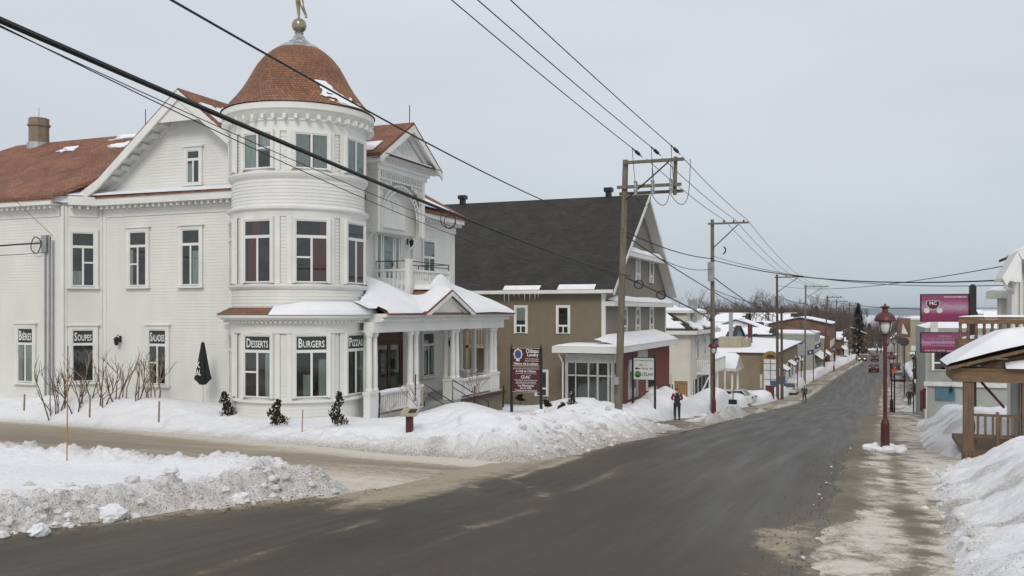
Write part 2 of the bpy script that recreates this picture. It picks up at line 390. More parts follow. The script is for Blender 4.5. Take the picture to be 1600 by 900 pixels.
        return ob
def thing(name, label, cat, loc=(0, 0, 0), group=None):
    o = bpy.data.objects.new(name, None); C.objects.link(o); o.empty_display_size = 0.3
    o.location = loc; o['_o'] = tuple(loc); o['label'] = label; o['category'] = cat
    if group: o['group'] = group
    return o
def tag(o, label, cat, group=None, kind=None):
    o['label'] = label; o['category'] = cat
    if group: o['group'] = group
    if kind: o['kind'] = kind
    return o
def struct(o, label=None, kind='structure'):
    o['kind'] = kind
    if label: o['label'] = label
    return o
def copy_tree(o, parent=None):
    c = o.copy(); C.objects.link(c)
    if parent is not None: c.parent = parent
    for ch in list(o.children): copy_tree(ch, c)
    return c

def text(name, lines, m, parent, fr, z, width=None, size=0.3, d=0.006, align='c', shear=0.0, off=0.0, vfill=None):
    """lines: list of (string, scale) run together on one baseline; width: fitted width."""
    runs = lines if isinstance(lines, list) else [(lines, 1.0)]
    vs = []; fs = []; x = 0.0
    for body, sc in runs:
        cu = bpy.data.curves.new('t', 'FONT'); cu.body = body; cu.size = size * sc; cu.extrude = 0.0015; cu.resolution_u = 2
        cu.offset = 0.004 * sc * size / 0.3; cu.shear = shear
        ob = bpy.data.objects.new('t', cu); C.objects.link(ob); bpy.context.view_layer.update()
        me = bpy.data.meshes.new_from_object(ob.evaluated_get(bpy.context.evaluated_depsgraph_get()))
        co = [v.co.copy() for v in me.vertices]; o = len(vs)
        if co:
            mx = max(c.x for c in co)
            vs += [(c.x + x, c.y, c.z) for c in co]; fs += [tuple(o + i for i in p.vertices) for p in me.polygons]
            x += mx + size * 0.06
        bpy.data.objects.remove(ob); bpy.data.curves.remove(cu); bpy.data.meshes.remove(me)
    if not vs: return None
    x0 = min(v[0] for v in vs); x1 = max(v[0] for v in vs); k = (width / (x1 - x0)) if width else 1.0
    p = P(); y0 = min(v[1] for v in vs)
    ky = 1.0
    if vfill: ky = vfill / max(1e-6, max(v[1] for v in vs) - y0)
    W = (x1 - x0) * k; a0 = {'c': -W / 2, 'l': 0, 'r': -W}[align] + off
    p.v = [fr.p(a0 + (v[0] - x0) * k, d + v[2], z + (v[1] - y0 if vfill else v[1]) * ky) for v in vs]; p.f = fs
    return p.build(name, m, parent)

def window(parent, fr, w, z0, z1, trans=None, mid=True, casing=0.11, curtain=None, sign=None, sill=True, slider=0, m='white', head=False, dpt=0.0, back=0.0):
    """a framed window: transom bar at trans (height), centre mullion, back board, curtain, pane"""
    h = w / 2; c = casing; p = P(); D = dpt
    p.ob(fr, -h - c, -h, -back, 0.09 + D, z0 - 0.02, z1 + c); p.ob(fr, h, h + c, -back, 0.09 + D, z0 - 0.02, z1 + c)
    p.ob(fr, -h, h, 0.0, 0.088 + D, z1, z1 + c - 0.001)
    if head: p.ob(fr, -h - c - 0.06, h + c + 0.06, 0.0, 0.15, z1 + c + 0.001, z1 + c + 0.05)
    if sill: p.ob(fr, -h - c - 0.04, h + c + 0.04, 0.0, 0.16 + D, z0 - 0.10, z0 - 0.021)
    b = 0.045
    p.ob(fr, -h, -h + b, 0.02, 0.07 + D, z0, z1 - 0.001); p.ob(fr, h - b, h, 0.02, 0.07 + D, z0, z1 - 0.001)
    p.ob(fr, -h + b, h - b, 0.02, 0.068 + D, z0, z0 + b); p.ob(fr, -h + b, h - b, 0.02, 0.068 + D, z1 - b, z1 - 0.002)
    zt = trans if trans else z1 - b
    if trans: p.ob(fr, -h + b, h - b, 0.02, 0.075 + D, trans - 0.05, trans + 0.05)
    if mid: p.ob(fr, -0.035, 0.035, 0.02, 0.072 + D, z0 + b, zt - 0.051 if trans else z1 - b)
    if slider:                      # meeting rail in one half
        zz = z0 + (zt - z0) * (0.55 if slider > 0 else 0.6)
        a0, a1 = (-h + b, -0.036) if slider in (1,) else (0.036, h - b)
        p.ob(fr, a0, a1, 0.02, 0.066 + D, zz - 0.03, zz + 0.03)
    wn = p.build('window', m, parent)
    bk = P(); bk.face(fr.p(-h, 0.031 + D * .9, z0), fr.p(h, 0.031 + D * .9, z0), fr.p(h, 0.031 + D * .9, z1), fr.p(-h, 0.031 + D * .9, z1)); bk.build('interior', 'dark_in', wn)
    if curtain:
        cm, spans = curtain; q = P()
        for a0, a1, c0, c1 in spans:
            n = 10
            for i in range(n):
                u0 = a0 + (a1 - a0) * i / n; u1 = a0 + (a1 - a0) * (i + 1) / n
                d0 = 0.036 + D * .9 + 0.006 * (i % 2); d1 = 0.036 + D * .9 + 0.006 * ((i + 1) % 2)
                q.face(fr.p(u0 * h, d0, c0), fr.p(u1 * h, d1, c0), fr.p(u1 * h, d1, c1), fr.p(u0 * h, d0, c1))
        q.build('curtain', cm, wn)
    g = P(); g.face(fr.p(-h + b, 0.053 + D, z0 + b), fr.p(h - b, 0.053 + D, z0 + b), fr.p(h - b, 0.053 + D, z1 - b), fr.p(-h + b, 0.053 + D, z1 - b))
    g.build('pane', 'glass', wn)
    if sign and trans:
        q = P(); q.ob(fr, -h + b, h - b, 0.045 + D, 0.062 + D, trans + 0.05, z1 - b); q.build('sign_board', 'sign_green', wn)
        hh = (z1 - b) - (trans + 0.05)
        text('lettering', [(sign[0], 1.35), (sign[1:], 1.0)], 'letter', wn, fr, trans + 0.05 + hh * 0.17, width=min(w * 0.8, w - 2 * b - 0.08), size=0.3, d=0.066 + D, vfill=hh * 0.68)
    return wn

def heightfield(name, xs, ys, hfun, m, dirtfun=None, parent=None, cut=True, base=None, mask=None, bend=False):
    """snow or ground on the grid xs by ys; hfun gives the height over the ground, faces under it are dropped"""
    X, Y = np.meshgrid(xs, ys); H = hfun(X, Y); Z = (gz(Y) if base is None else base(X, Y)) + H
    ny, nx = X.shape
    co = np.stack([X, Y, Z], -1).reshape(-1, 3)
    idx = np.arange(nx * ny).reshape(ny, nx)
    q = np.stack([idx[:-1, :-1], idx[:-1, 1:], idx[1:, 1:], idx[1:, :-1]], -1).reshape(-1, 4)
    if cut:
        keep = (H.reshape(-1)[q].max(1) > 0.0) if mask is None else mask(X, Y).reshape(-1)[q].all(1)
        q = q[keep]
        used = np.unique(q); mp_ = np.full(nx * ny, -1); mp_[used] = np.arange(len(used)); co = co[used]; q = mp_[q]
    me = bpy.data.meshes.new(name); me.vertices.add(len(co)); me.vertices.foreach_set('co', co.reshape(-1))
    me.loops.add(len(q) * 4); me.loops.foreach_set('vertex_index', q.reshape(-1))
    me.polygons.add(len(q)); me.polygons.foreach_set('loop_start', np.arange(0, len(q) * 4, 4)); me.polygons.foreach_set('loop_total', np.full(len(q), 4))
    me.update(calc_edges=True); me.validate()
    me.polygons.foreach_set('use_smooth', [True] * len(me.polygons))
    at = me.attributes.new('dirt', 'FLOAT', 'POINT')
    if dirtfun is not None:
        D = np.clip(dirtfun(co[:, 0], co[:, 1], co[:, 2] - gz(co[:, 1])), 0, 1); at.data.foreach_set('value', D)
    if bend:
        co[:, 0] += xr(co[:, 1]); me.vertices.foreach_set('co', np.ascontiguousarray(co).reshape(-1)); me.update()
    me.materials.append(MT[m] if isinstance(m, str) else m)
    ob = bpy.data.objects.new(name, me); C.objects.link(ob)
    if parent is not None: ob.parent = parent
    return ob

def snow_patch(p, A, B, Cc, D, seed=1, nu=26, nv=20, cover=0.72, lift=0.03, ragged=9.0):
    """ragged thin snow on the quad A B C D, dropped where the noise thins it out"""
    A, B, Cc, D = map(Vector, (A, B, Cc, D)); n = (B - A).cross(D - A).normalized()
    if n.z < 0: n = -n
    def pt(u, v, h): return (A * (1 - u) + B * u) * (1 - v) + (D * (1 - u) + Cc * u) * v + n * h
    def ok(u, v):
        e = max(abs(u - 0.5), abs(v - 0.5)) * 2
        return e ** 3 * 0.9 + 1.0 * (float(vnoise(np.array(u * ragged * 0.6), np.array(v * ragged * 0.6), seed)) - 0.5) + 0.5 * (float(vnoise(np.array(u * ragged * 1.7), np.array(v * ragged * 1.7), seed + 7)) - 0.5) < cover - 0.35
    for i in range(nu):
        for j in range(nv):
            if ok((i + .5) / nu, (j + .5) / nv):
                q = [(i / nu, j / nv), ((i + 1) / nu, j / nv), ((i + 1) / nu, (j + 1) / nv), (i / nu, (j + 1) / nv)]
                p.face(*[pt(u, v, lift) for u, v in q])
                for k, (di, dj) in enumerate(((0, -1), (1, 0), (0, 1), (-1, 0))):
                    if not ok((i + di + .5) / nu, (j + dj + .5) / nv) or not (0 <= i + di < nu and 0 <= j + dj < nv):
                        a, b = q[k], q[(k + 1) % 4]; p.face(pt(*a, 0), pt(*b, 0), pt(*b, lift), pt(*a, lift))
    return p
def snow_roof(p, A, B, Cc, D, th=0.16, seed=1, nu=14, nv=8):
    """soft thick snow over a whole roof slope"""
    A, B, Cc, D = map(Vector, (A, B, Cc, D)); o = len(p.v)
    for j in range(nv + 1):
        for i in range(nu + 1):
            u, v = i / nu, j / nv; q = (A * (1 - u) + B * u) * (1 - v) + (D * (1 - u) + Cc * u) * v
            e = min(u, 1 - u, v, 1 - v); t = th * min(1, (e * 8 + 0.0) ** 0.5 if e > 0 else 0.0)
            t *= 0.75 + 0.5 * float(vnoise(np.array(u * 5.0), np.array(v * 4.0), seed))
            p.v.append((q.x, q.y, q.z + t + 0.012))
    for j in range(nv):
        for i in range(nu): a = o + j * (nu + 1) + i; p.f.append((a, a + 1, a + nu + 2, a + nu + 1))
    return p

# ---------------------------------------------------------------- ground, lake, roads
def gp(px, py):                    # where a sight line meets the ground
    rx, ry = ray(px); lo, hi = 3.0, 900.0
    for _ in range(50):
        m_ = (lo + hi) / 2
        if CZ - (py - HY) / F * m_ > g1(ry * m_): lo = m_
        else: hi = m_
    return (rx * lo, ry * lo, g1(ry * lo))

xs = np.concatenate([-np.geomspace(60000, 60, 26), np.arange(-50, 51, 5.0), np.geomspace(60, 60000, 26)])
ys = np.concatenate([np.arange(-60, 420, 6.0), np.geomspace(430, 60000, 50)])
grd = heightfield('ground', xs, ys, lambda X, Y: 0 * X - 0.03, snow_mat('ground_snow', (0.80, 0.82, 0.86), (0.22, 0.18, 0.14)), cut=False,
                  dirtfun=lambda x, y, h: 0.25 + 0.3 * sstep(200, 900, y))
struct(grd, 'snow covered ground sloping down to the lake')
lk = P(); lk.face((-70000, 1900, -69), (70000, 1900, -69), (70000, 60000, -69), (-70000, 60000, -69))
struct(lk.build('lake', mat('lake_ice', (0.70, 0.74, 0.78), 0.6, (0.52, 0.60, 0.66), 0.0006, stretch=(0.3, 1, 1))), 'frozen pale lake at the horizon')
hl = P(); n = 90; y0 = 21000; pr = []
for i in range(n + 1):
    x = -26000 + 52000 * i / n; pr.append((x, 6 + 35 + 55 * float(vnoise(np.array(x / 2600.0), np.array(1.5), 4)) + 25 * float(vnoise(np.array(x / 700.0), np.array(0.5), 9))))
for i in range(n):
    (xa, za), (xb, zb) = pr[i], pr[i + 1]
    hl.face((xa, y0 - 1500, -72), (xb, y0 - 1500, -72), (xb, y0, zb), (xa, y0, za)); hl.face((xa, y0, za), (xb, y0, zb), (xb, y0 + 2500, -72), (xa, y0 + 2500, -72))
struct(hl.build('hills', mat('far_shore', (0.10, 0.14, 0.19), 0.9, (0.16, 0.2, 0.25), 0.0012)), 'low blue hills on the far shore of the lake')  # blue of the distant air is put into the hills' base colour

def xL(y): return np.where(y > 13.4, -8.9 + 0.7 * sstep(20, 36, y), -9.3 - (13.4 - y) * 0.36) + 0.25 * fbm(y * 0.6, y * 0 + 2.2, 8, 3)
MT['asphalt'] = road_mat('asphalt', (0.032, 0.027, 0.018), (0.053, 0.045, 0.031), (0.33, 0.285, 0.215), 0.45, brown=(0.088, 0.069, 0.042))
MT['slush'] = road_mat('packed_slush', (0.20, 0.17, 0.13), (0.31, 0.265, 0.20), (0.56, 0.52, 0.46), 0.65, brown=(0.36, 0.31, 0.24), along=(0.12, 1.0, 1))
MT['walk'] = road_mat('slushy_pavement', (0.115, 0.095, 0.07), (0.20, 0.17, 0.13), (0.55, 0.525, 0.48), 0.7, brown=(0.27, 0.235, 0.185), along=(0.9, 0.8, 1))
ry_ = np.concatenate([np.arange(-4, 40, 0.22), np.arange(40, 120, 0.8), np.arange(120, 430, 3.0)])
def road_dirt(x, y, h):
    eb = -0.75 - 0.95 * np.exp(-((y - 13.4) / 1.7) ** 2) + 0.8 * sstep(11.6, 9.6, y) + 0.35 * fbm(x * 1.5, y * 1.5, 77, 4)
    bulge = (0.42 + 0.22 * gauss(x, y, -1.0, 13.2, 1.2, 2.6) + 0.3 * fbm(x * 2, y * 2, 97, 4)) * sstep(-0.12, 0.25, x - eb)
    rr_ = np.hypot(x + 10.5, y - 13.6); arc_ = 0.5 * np.exp(-((rr_ - 4.1) / 0.16) ** 2) * sstep(0.35, 0.65, vnoise(x * 1.7, y * 1.7, 93)) * (y > 13) + 0.35 * np.exp(-((rr_ - 5.3) / 0.13) ** 2) * sstep(0.5, 0.7, vnoise(x * 1.3, y * 1.3, 94)) * (y > 12)
    pt = 0.32 * sstep(0.62, 0.8, vnoise(x * 0.9, y * 0.22, 90)) * sstep(-4.2, -6.5, x) * (y < 45)
    e = sstep(-7.0, -8.3, x) * sstep(11, 15, y) + 0.45 * sstep(-1.9, -0.8, x)
    e = np.maximum(e, sstep(1.6, 0.0, x - xL(y)))
    e = e + 0.55 * gauss(x, y, -9.0, 21.5, 2.0, 5.0) * (x < -6)
    tr = np.exp(-((x + 7.4 + 0.25 * np.sin(y * 0.3) - 0.14 * np.clip(14 - y, 0, 9)) / 0.16) ** 2) * 0.5 * sstep(0.35, 0.7, vnoise(x * 2, y * 0.7, 3)) * (y < 24)
    tr = tr + np.exp(-((x + 5.0 + 0.03 * y) / 0.14) ** 2) * 0.40 * sstep(0.5, 0.75, vnoise(x * 2, y * 0.45, 13)) * (y < 40)
    return np.maximum(0.62 * e + tr + pt + arc_, bulge)
road = heightfield('road', np.concatenate([np.arange(-18, -9, 0.4), np.arange(-9, 0.3, 0.13)]), ry_, lambda X, Y: 0 * X + 0.012, 'asphalt', road_dirt, mask=lambda X, Y: X > xL(Y), bend=True)
struct(road, 'wet dark asphalt street running downhill')
def ss_dirt(x, y, h):
    d = 0.28 * fbm(x * 0.25, y * 1.3, 71, 4) + np.clip(1 - (y - 16) / 2.5, 0, 1) * 0.3 + sstep(2.4, 0, 21.4 + 0.2 * np.clip(-11.3 - x, 0, 14) - y) * 0.7
    return d + 0.16 + 0.15 * sstep(-20, -9, x)
ss = heightfield('side_street', np.concatenate([np.arange(-90, -40, 2.0), np.arange(-40, -7.7, 0.3)]), np.arange(10, 28, 0.3),
                 lambda X, Y: 0 * X + 0.006 + 0.0 * Y, 'slush', ss_dirt)
struct(ss, 'side street covered with tan packed slush')

# right-hand pavement with its ridge of gritty slush along the kerb
def walk_h(X, Y):
    r = sstep(-1.1, -0.6, X) * (0.05 + 0.05 * vnoise(X * 0.9, Y * 0.6, 5)) * np.exp(-((X + 0.55 - 0.1 * np.sin(Y * 0.4)) / 0.35) ** 2)
    e = sstep(-1.5, -0.5, X)
    k_ = sstep(-0.95, -0.35, X + 0.28 * fbm(X * 1.6, Y * 1.6, 79, 5) + 0.0 * Y)
    return -0.03 + k_ * (0.045 + r * (0.4 + lumps(X * 4, Y * 4, 2)) + e * (0.012 * fbm(X * 1.5, Y * 1.5, 3, 4) + 0.03 * lumps(X * 5, Y * 5, 6) * vnoise(X, Y, 8) + 0.015))
def walk_d(x, y, h):
    return 0.53 + 0.30 * fbm(x * 0.9, y * 0.5, 21, 4) + 0.42 * fbm(x * 2.6, y * 2.2, 22, 4) + 0.15 * sstep(0.9, 1.5, x) - 0.7 * np.exp(-((x + 0.55) / 0.36) ** 2) * sstep(14, 17, y) - 0.42 * np.exp(-((x - 0.62 - 0.03 * np.sin(y)) / 0.20) ** 2) * (0.4 + 0.6 * vnoise(x * 2.0, y * 3.5, 78)) - 0.12 * sstep(30, 45, y) - 0.2 * sstep(24, 32, y) * sstep(0.2, -0.2, x)
wk = heightfield('pavement', np.arange(-1.75, 5.4, 0.07), np.concatenate([np.arange(-2, 36, 0.07), np.arange(36, 60, 0.3), np.arange(60, 300, 2.0)]), walk_h, 'walk', walk_d, mask=lambda X, Y: (X > -9) & (X < 2.2 + 1.4 * sstep(24, 40, Y) + 1.2 * sstep(60, 80, Y)), bend=True)
struct(wk, 'pavement on the right covered with trodden gritty slush')
lw = heightfield('footpath', np.arange(-11.5, -7.4, 0.15), np.concatenate([np.arange(36, 80, 0.25), np.arange(80, 330, 2.0)]), lambda X, Y: 0.03 + 0.03 * fbm(X * 2, Y, 4, 3), 'walk', lambda x, y, h: 0.35 + 0.3 * fbm(x, y * 0.4, 11, 4), bend=True)
struct(lw, 'pavement on the left cleared down to tan slush')

# ---------------------------------------------------------------- snow banks
def smin(a, b, k=1.6): return -np.log(np.exp(-k * np.clip(a, -12, 12)) + np.exp(-k * np.clip(b, -12, 12))) / k
def lot_d(X, Y):
    dx = -7.9 + 0.35 * sstep(36, 50, Y) - X + 0.28 * fbm(X * 0.8, Y * 0.6, 3, 4); dy = Y - (21.1 + 0.2 * np.clip(-11.3 - X, 0, 14) + 0.3 * fbm(X * 0.4, Y * 0.0 + 3, 6, 4))
    return smin(dx, dy)
def lot_h(X, Y):
    d = lot_d(X, Y)
    h = -0.12 + 0.45 * sstep(-0.2, 1.5, d) + 0.25 * sstep(1.0, 4.0, d)
    h = h + 0.62 * gauss(X, Y, -25.4, 25.6, 6.4, 1.5) + 0.35 * gauss(X, Y, -14.3, 31.5, 1.0, 2.0) - 0.62 * gauss(X, Y, -12.9, 23.3, 1.0, 0.9) + 0.25 * gauss(X, Y, -33, 25, 5, 1.3)
    h = h + 0.42 * gauss(X, Y, -12.6, 26.3, 1.5, 1.0) + 0.30 * gauss(X, Y, -11.0, 30.0, 1.2, 2.2) + 0.35 * gauss(X, Y, -10.5, 25.2, 1.6, 1.2)
    h = h + 0.35 * gauss(X, Y, -11.3, 35.5, 1.6, 2.0) + 0.6 * gauss(X, Y, -13.6, 42.5, 2.0, 1.6)
    h = h + 1.05 * gauss(X, Y, -11.6, 52.5, 1.3, 4.0) + 0.2 * gauss(X, Y, -11.4, 46.5, 1.0, 2.0)
    h = h + 1.1 * gauss(X, Y, -11.2, 67.5, 1.6, 4.2) + 0.8 * gauss(X, Y, -11.2, 82, 1.4, 6) + 0.6 * gauss(X, Y, -11.5, 98, 1.3, 4)
    h = h + (Y > 105) * 0.7 * sstep(0.4, 0.8, vnoise(X * 0.3, Y * 0.12, 41)) * sstep(-9.9, -10.9, X)
    h = h + 0.20 * np.exp(-((d - 2.1) / 0.95) ** 2) * sstep(-16.5, -13, X) * (1 - sstep(37, 41, Y)) + 0.3 * gauss(X, Y, -14.9, 30.5, 0.8, 3.2)
    walk = sstep(37, 41, Y) * (sstep(-10.6, -10.1, X) * sstep(-7.95, -8.3, X))
    h = h * (1 - walk) - 0.15 * walk - 0.55 * sstep(38, 42, Y) * gauss(X, Y, -9.0, 44, 1.6, 2.2)
    h = h + 0.30 * sstep(40, 46, Y) * np.exp(-((X + 7.9 + 0.3 * vnoise(Y * .2, Y * 0, 19)) / 0.25) ** 2) * sstep(0.35, 0.8, vnoise(X * 0.3, Y * 0.22, 9))
    h = h + 0.3 * gauss(X, Y, -8.3, 56, 0.5, 3)
    edge = np.exp(-((d - 0.9) / 0.9) ** 2)
    fade = sstep(-0.35, 0.3, d)
    near = (Y < 60) * 1.0
    h = h + fade * near * sstep(-15, -12, X) * (0.20 * lumps(X * 0.9, Y * 0.9, 61) + 0.10 * lumps(X * 2.1, Y * 2.1, 62) * vnoise(X * .7, Y * .7, 63) + 0.16 * fbm(X * 0.8, Y * 0.8, 64, 3))
    h = h + fade * (0.05 * fbm(X * 1.1, Y * 1.1, 5, 4) + 0.055 * fbm(X * 3.1, Y * 3.1, 15, 4) * (0.35 + edge) * near)
    h = h + fade * near * edge * (0.15 * lumps(X * 2.4, Y * 2.4, 7) + 0.09 * lumps(X * 5.5, Y * 5.5, 8)) * (0.4 + 0.9 * sstep(-20, -9, X))
    return h
def lot_dirt(x, y, h):
    d = lot_d(x, y)
    return 0.5 * sstep(0.62, 0.85, vnoise(x * 0.9, y * 0.9, 55)) * sstep(2.6, 1.0, d) * sstep(-18, -12, x) + 0.62 * sstep(1.9, 0.1, d) * (0.35 + 0.9 * sstep(-24, -8, x)) + 0.35 * sstep(0.22, 0.0, h) + 0.04 + 0.15 * sstep(60, 140, y) + 0.14 * sstep(45, 60, y)
sn = heightfield('snow_bank', np.concatenate([np.arange(-60, -34, 0.3), np.arange(-34, -20, 0.09), np.arange(-20, -7.0, 0.06)]), np.concatenate([np.arange(20, 29, 0.06), np.arange(29, 46, 0.1)]), lot_h, 'snow', lot_dirt, bend=True)
struct(sn, 'ploughed snow round the white turreted house', 'stuff')
sn = heightfield('snow_bank', np.concatenate([np.arange(-80, -20, 2.0), np.arange(-20, -7.2, 0.12)]), np.concatenate([np.arange(45.9, 75, 0.15), np.arange(75, 130, 0.5), np.arange(130, 330, 2.0)]), lot_h, 'snow', lot_dirt, bend=True)
struct(sn, 'snow piled along the left pavement downhill', 'stuff')

def isl_d(X, Y):
    df = -9.35 - (13.5 - Y) * 0.24 - X + 0.25 * fbm(X * 0.9, Y * 0.9, 2, 4); db = 15.1 - 0.03 * np.clip(-12 - X, 0, 20) - Y + 0.15 * fbm(X * 0.8, Y * 0, 12, 3)
    return smin(df, db, 2.0)
def isl_h(X, Y):
    d = isl_d(X, Y)
    h = -0.10 + 0.38 * sstep(-0.25, 0.95, d) + 0.05 * sstep(0.8, 2.2, d)
    h = h + 0.16 * gauss(X, Y, -10.3, 13.8, 2.0, 0.8) + 0.04 * np.exp(-((Y - 14.2) / 0.7) ** 2) * sstep(-9.5, -12, X) - 0.12 * np.exp(-((d - 2.3) / 0.7) ** 2) * sstep(-12.0, -13.5, X)
    face = np.exp(-((d - 0.55) / 0.6) ** 2); fade = sstep(-0.3, 0.25, d)
    h = h + fade * (0.05 * fbm(X * 1.5, Y * 1.5, 25, 4) + (0.15 + face) * 0.06 * fbm(X * 6, Y * 6, 26, 4))
    h = h + fade * (face + 0.12) * (0.17 * lumps(X * 2.3, Y * 2.3, 27) + 0.11 * lumps(X * 5, Y * 5, 28) + 0.05 * lumps(X * 11, Y * 11, 29))
    return h
sn = heightfield('snow_bank', np.arange(-24, -7.9, 0.035), np.arange(5.5, 16.9, 0.035), isl_h, 'snow', lambda x, y, h: 0.10 + 0.72 * sstep(1.7, 0.25, isl_d(x, y)) * (1 - 0.35 * sstep(15.0, 16.2, y)))
struct(sn, 'lumpy dirty snow bank between the side street and the main road', 'stuff')

def rE(y): return np.interp(y, [0, 12, 20, 25, 30, 35, 60, 80, 110], [0.75, 0.95, 1.15, 1.5, 2.5, 1.55, 2.2, 3.4, 4.2]) + 0.10 * fbm(y * 0.35, y * 0 + 4, 31, 2)
def rt_h(X, Y):
    d = X - rE(Y) + 0.14 * fbm(X * 1.3, Y * 1.3, 32, 4)
    h = -0.08 + 0.22 * sstep(-0.2, 0.5, d) + (0.70 * sstep(0.3, 2.1, d)) * (1 - 0.85 * sstep(26, 29.5, Y)) * (1 + 0.22 * sstep(12, 20, Y))
    h = h + 0.95 * sstep(34.5, 37.5, Y) * sstep(0.1, 1.6, d) * (1 - sstep(52, 60, Y)) * (0.7 + 0.4 * vnoise(X * 0.6, Y * 0.35, 33))
    h = h + 1.2 * gauss(X, Y, 3.6, 84, 1.5, 4) + 0.9 * gauss(X, Y, 4.2, 112, 1.5, 5) + 0.6 * gauss(X, Y, 5.0, 74, 1.2, 3) + 0.7 * gauss(X, Y, 6.0, 104, 1.4, 5)
    h = h - 0.15 * sstep(60, 66, Y)
    fade = sstep(-0.25, 0.3, d); near = (Y < 60) * 1.0
    h = h + fade * near * (0.08 * lumps(X * 0.8, Y * 0.8, 44) + 0.06 * lumps(X * 1.7, Y * 1.7, 45) * vnoise(X, Y, 46) + 0.06 * fbm(X * 1.2, Y * 1.2, 35, 4) + 0.035 * fbm(X * 4, Y * 4, 36, 4) + 0.07 * lumps(X * 2.6, Y * 2.6, 37) * np.exp(-((d - 0.5) / 0.8) ** 2) + 0.05 * lumps(X * 6.5, Y * 6.5, 38) * np.exp(-((d - 0.3) / 0.5) ** 2))
    return h
sn = heightfield('snow_bank', np.concatenate([np.arange(0.5, 5.5, 0.045), np.arange(5.5, 14, 0.3)]), np.concatenate([np.arange(4, 36, 0.05), np.arange(36, 62, 0.12), np.arange(62, 130, 0.6)]), rt_h, 'snow', lambda x, y, h: 0.08 + 0.45 * sstep(1.7, 0.0, x - rE(y)) * (0.5 + 0.5 * vnoise(x * 0.8, y * 0.8, 3)) + 0.5 * sstep(0.55, 0.8, vnoise(x * 1.1, y * 0.9, 49)) * sstep(2.4, 1.0, x - rE(y)), bend=True)
struct(sn, 'high snow bank along the right pavement', 'stuff')

# loose rubble of snow and ice at the foot of the banks
def chunk(p, c, r, seed, sx=1, sy=1, sz=0.7, n=8, m=5):
    rnd = random.Random(seed); o = len(p.v); p.sphere((0, 0, 0), r, n, m, sx, sy, sz); a = rnd.uniform(0, 6)
    for i in range(o, len(p.v)):
        x, y, z = p.v[i]; k = 0.78 + 0.42 * rnd.random(); x *= k; y *= k; z *= k
        p.v[i] = (c[0] + x * math.cos(a) - y * math.sin(a), c[1] + x * math.sin(a) + y * math.cos(a), c[2] + z)
    return p
RR = random.Random(5); p = P()
def scat(n, xf, y0, y1, r0, r1, hf, sg=0.22):
    for _ in range(n):
        y = RR.uniform(y0, y1); x = xf(y) + RR.gauss(0, sg); r = r0 + (r1 - r0) * RR.random() ** 3
        h = max(0.0, float(hf(np.array([x]), np.array([y]))[0])); chunk(p, (x, y, g1(y) + h + r * 0.25), r, RR.random(), n=6, m=4)
scat(200, lambda y: -9.35 - (13.5 - y) * 0.24 - 0.12, 6.0, 14.6, 0.012, 0.10, isl_h)
scat(240, lambda y: -8.35 + 0.1 * math.sin(y), 22.5, 39.5, 0.02, 0.12, lot_h); scat(200, lambda y: -9.3, 22.8, 39.5, 0.02, 0.15, lot_h, 0.6); scat(140, lambda y: -10.3 - (13.5 - y) * 0.24, 6.5, 14.6, 0.02, 0.12, isl_h, 0.5)
scat(60, lambda y: -0.65, 9, 34, 0.008, 0.045, lambda a, b: a * 0 + 0.03, 0.35)
scat(140, lambda y: float(rE(np.array(y))) + 0.1, 9, 27, 0.015, 0.09, rt_h)
st = p.build('snow_rubble', mat('rubble_snow', (0.68, 0.68, 0.69), 0.8, (0.46, 0.44, 0.41), 3.0), smooth=False)
tag(st, 'loose lumps of dirty snow along the foot of the banks', 'snow', kind='stuff')
p = P()
for _ in range(1500):
    y = RR.uniform(8.5, 34); x = -0.95 + RR.gauss(0.25, 0.38) - 0.3 * math.exp(-((y - 13.6) / 1.6) ** 2); r = 0.005 + 0.016 * RR.random() ** 4; chunk(p, (x + float(xr(np.array(y))), y, g1(y) + 0.03 + r * 0.3), r, RR.random(), n=5, m=4)
for _ in range(700):
    y = RR.uniform(5.5, 15); x = -9.35 - (13.5 - y) * 0.24 + abs(RR.gauss(0, 0.35)); r = 0.005 + 0.016 * RR.random() ** 4; chunk(p, (x, y, g1(y) + 0.012 + r * 0.3), r, RR.random(), n=5, m=4)
tag(p.build('road_grit', mat('grit', (0.20, 0.165, 0.12), 0.9, (0.10, 0.08, 0.055), 5)), 'brown gravel and grit scattered along the road edges', 'gravel', kind='stuff')
for px, py, r, sx, lab in ((175, 812, 0.19, 1.35, 'largest white block of snow at the foot of the near bank'), (375, 786, 0.14, 1.5, 'single white block of snow standing before the near bank'), (60, 838, 0.13, 1.2, 'flat white block of snow low in the near left corner')):
    x, y, z = gp(px, py); c_ = P(); chunk(c_, (x, y, z + r * 0.45), r, px, sx, 1, 0.75, 10, 7)
    tag(c_.build('snow_block', 'snow', org=(x, y, z)), lab, 'snow block', 'blocks of snow fallen from the near bank')

# ================================================================ the white turreted house
H = thing('turreted_house', 'large white clapboard house with round corner turret, red-brown dome and wraparound porch', 'house', (-23.0, 30.0, g1(30)))
TX, TY, TR = -18.95, 26.9, 2.30
ZB = 1.0
def const(a, b): return lambda z: (a, b)
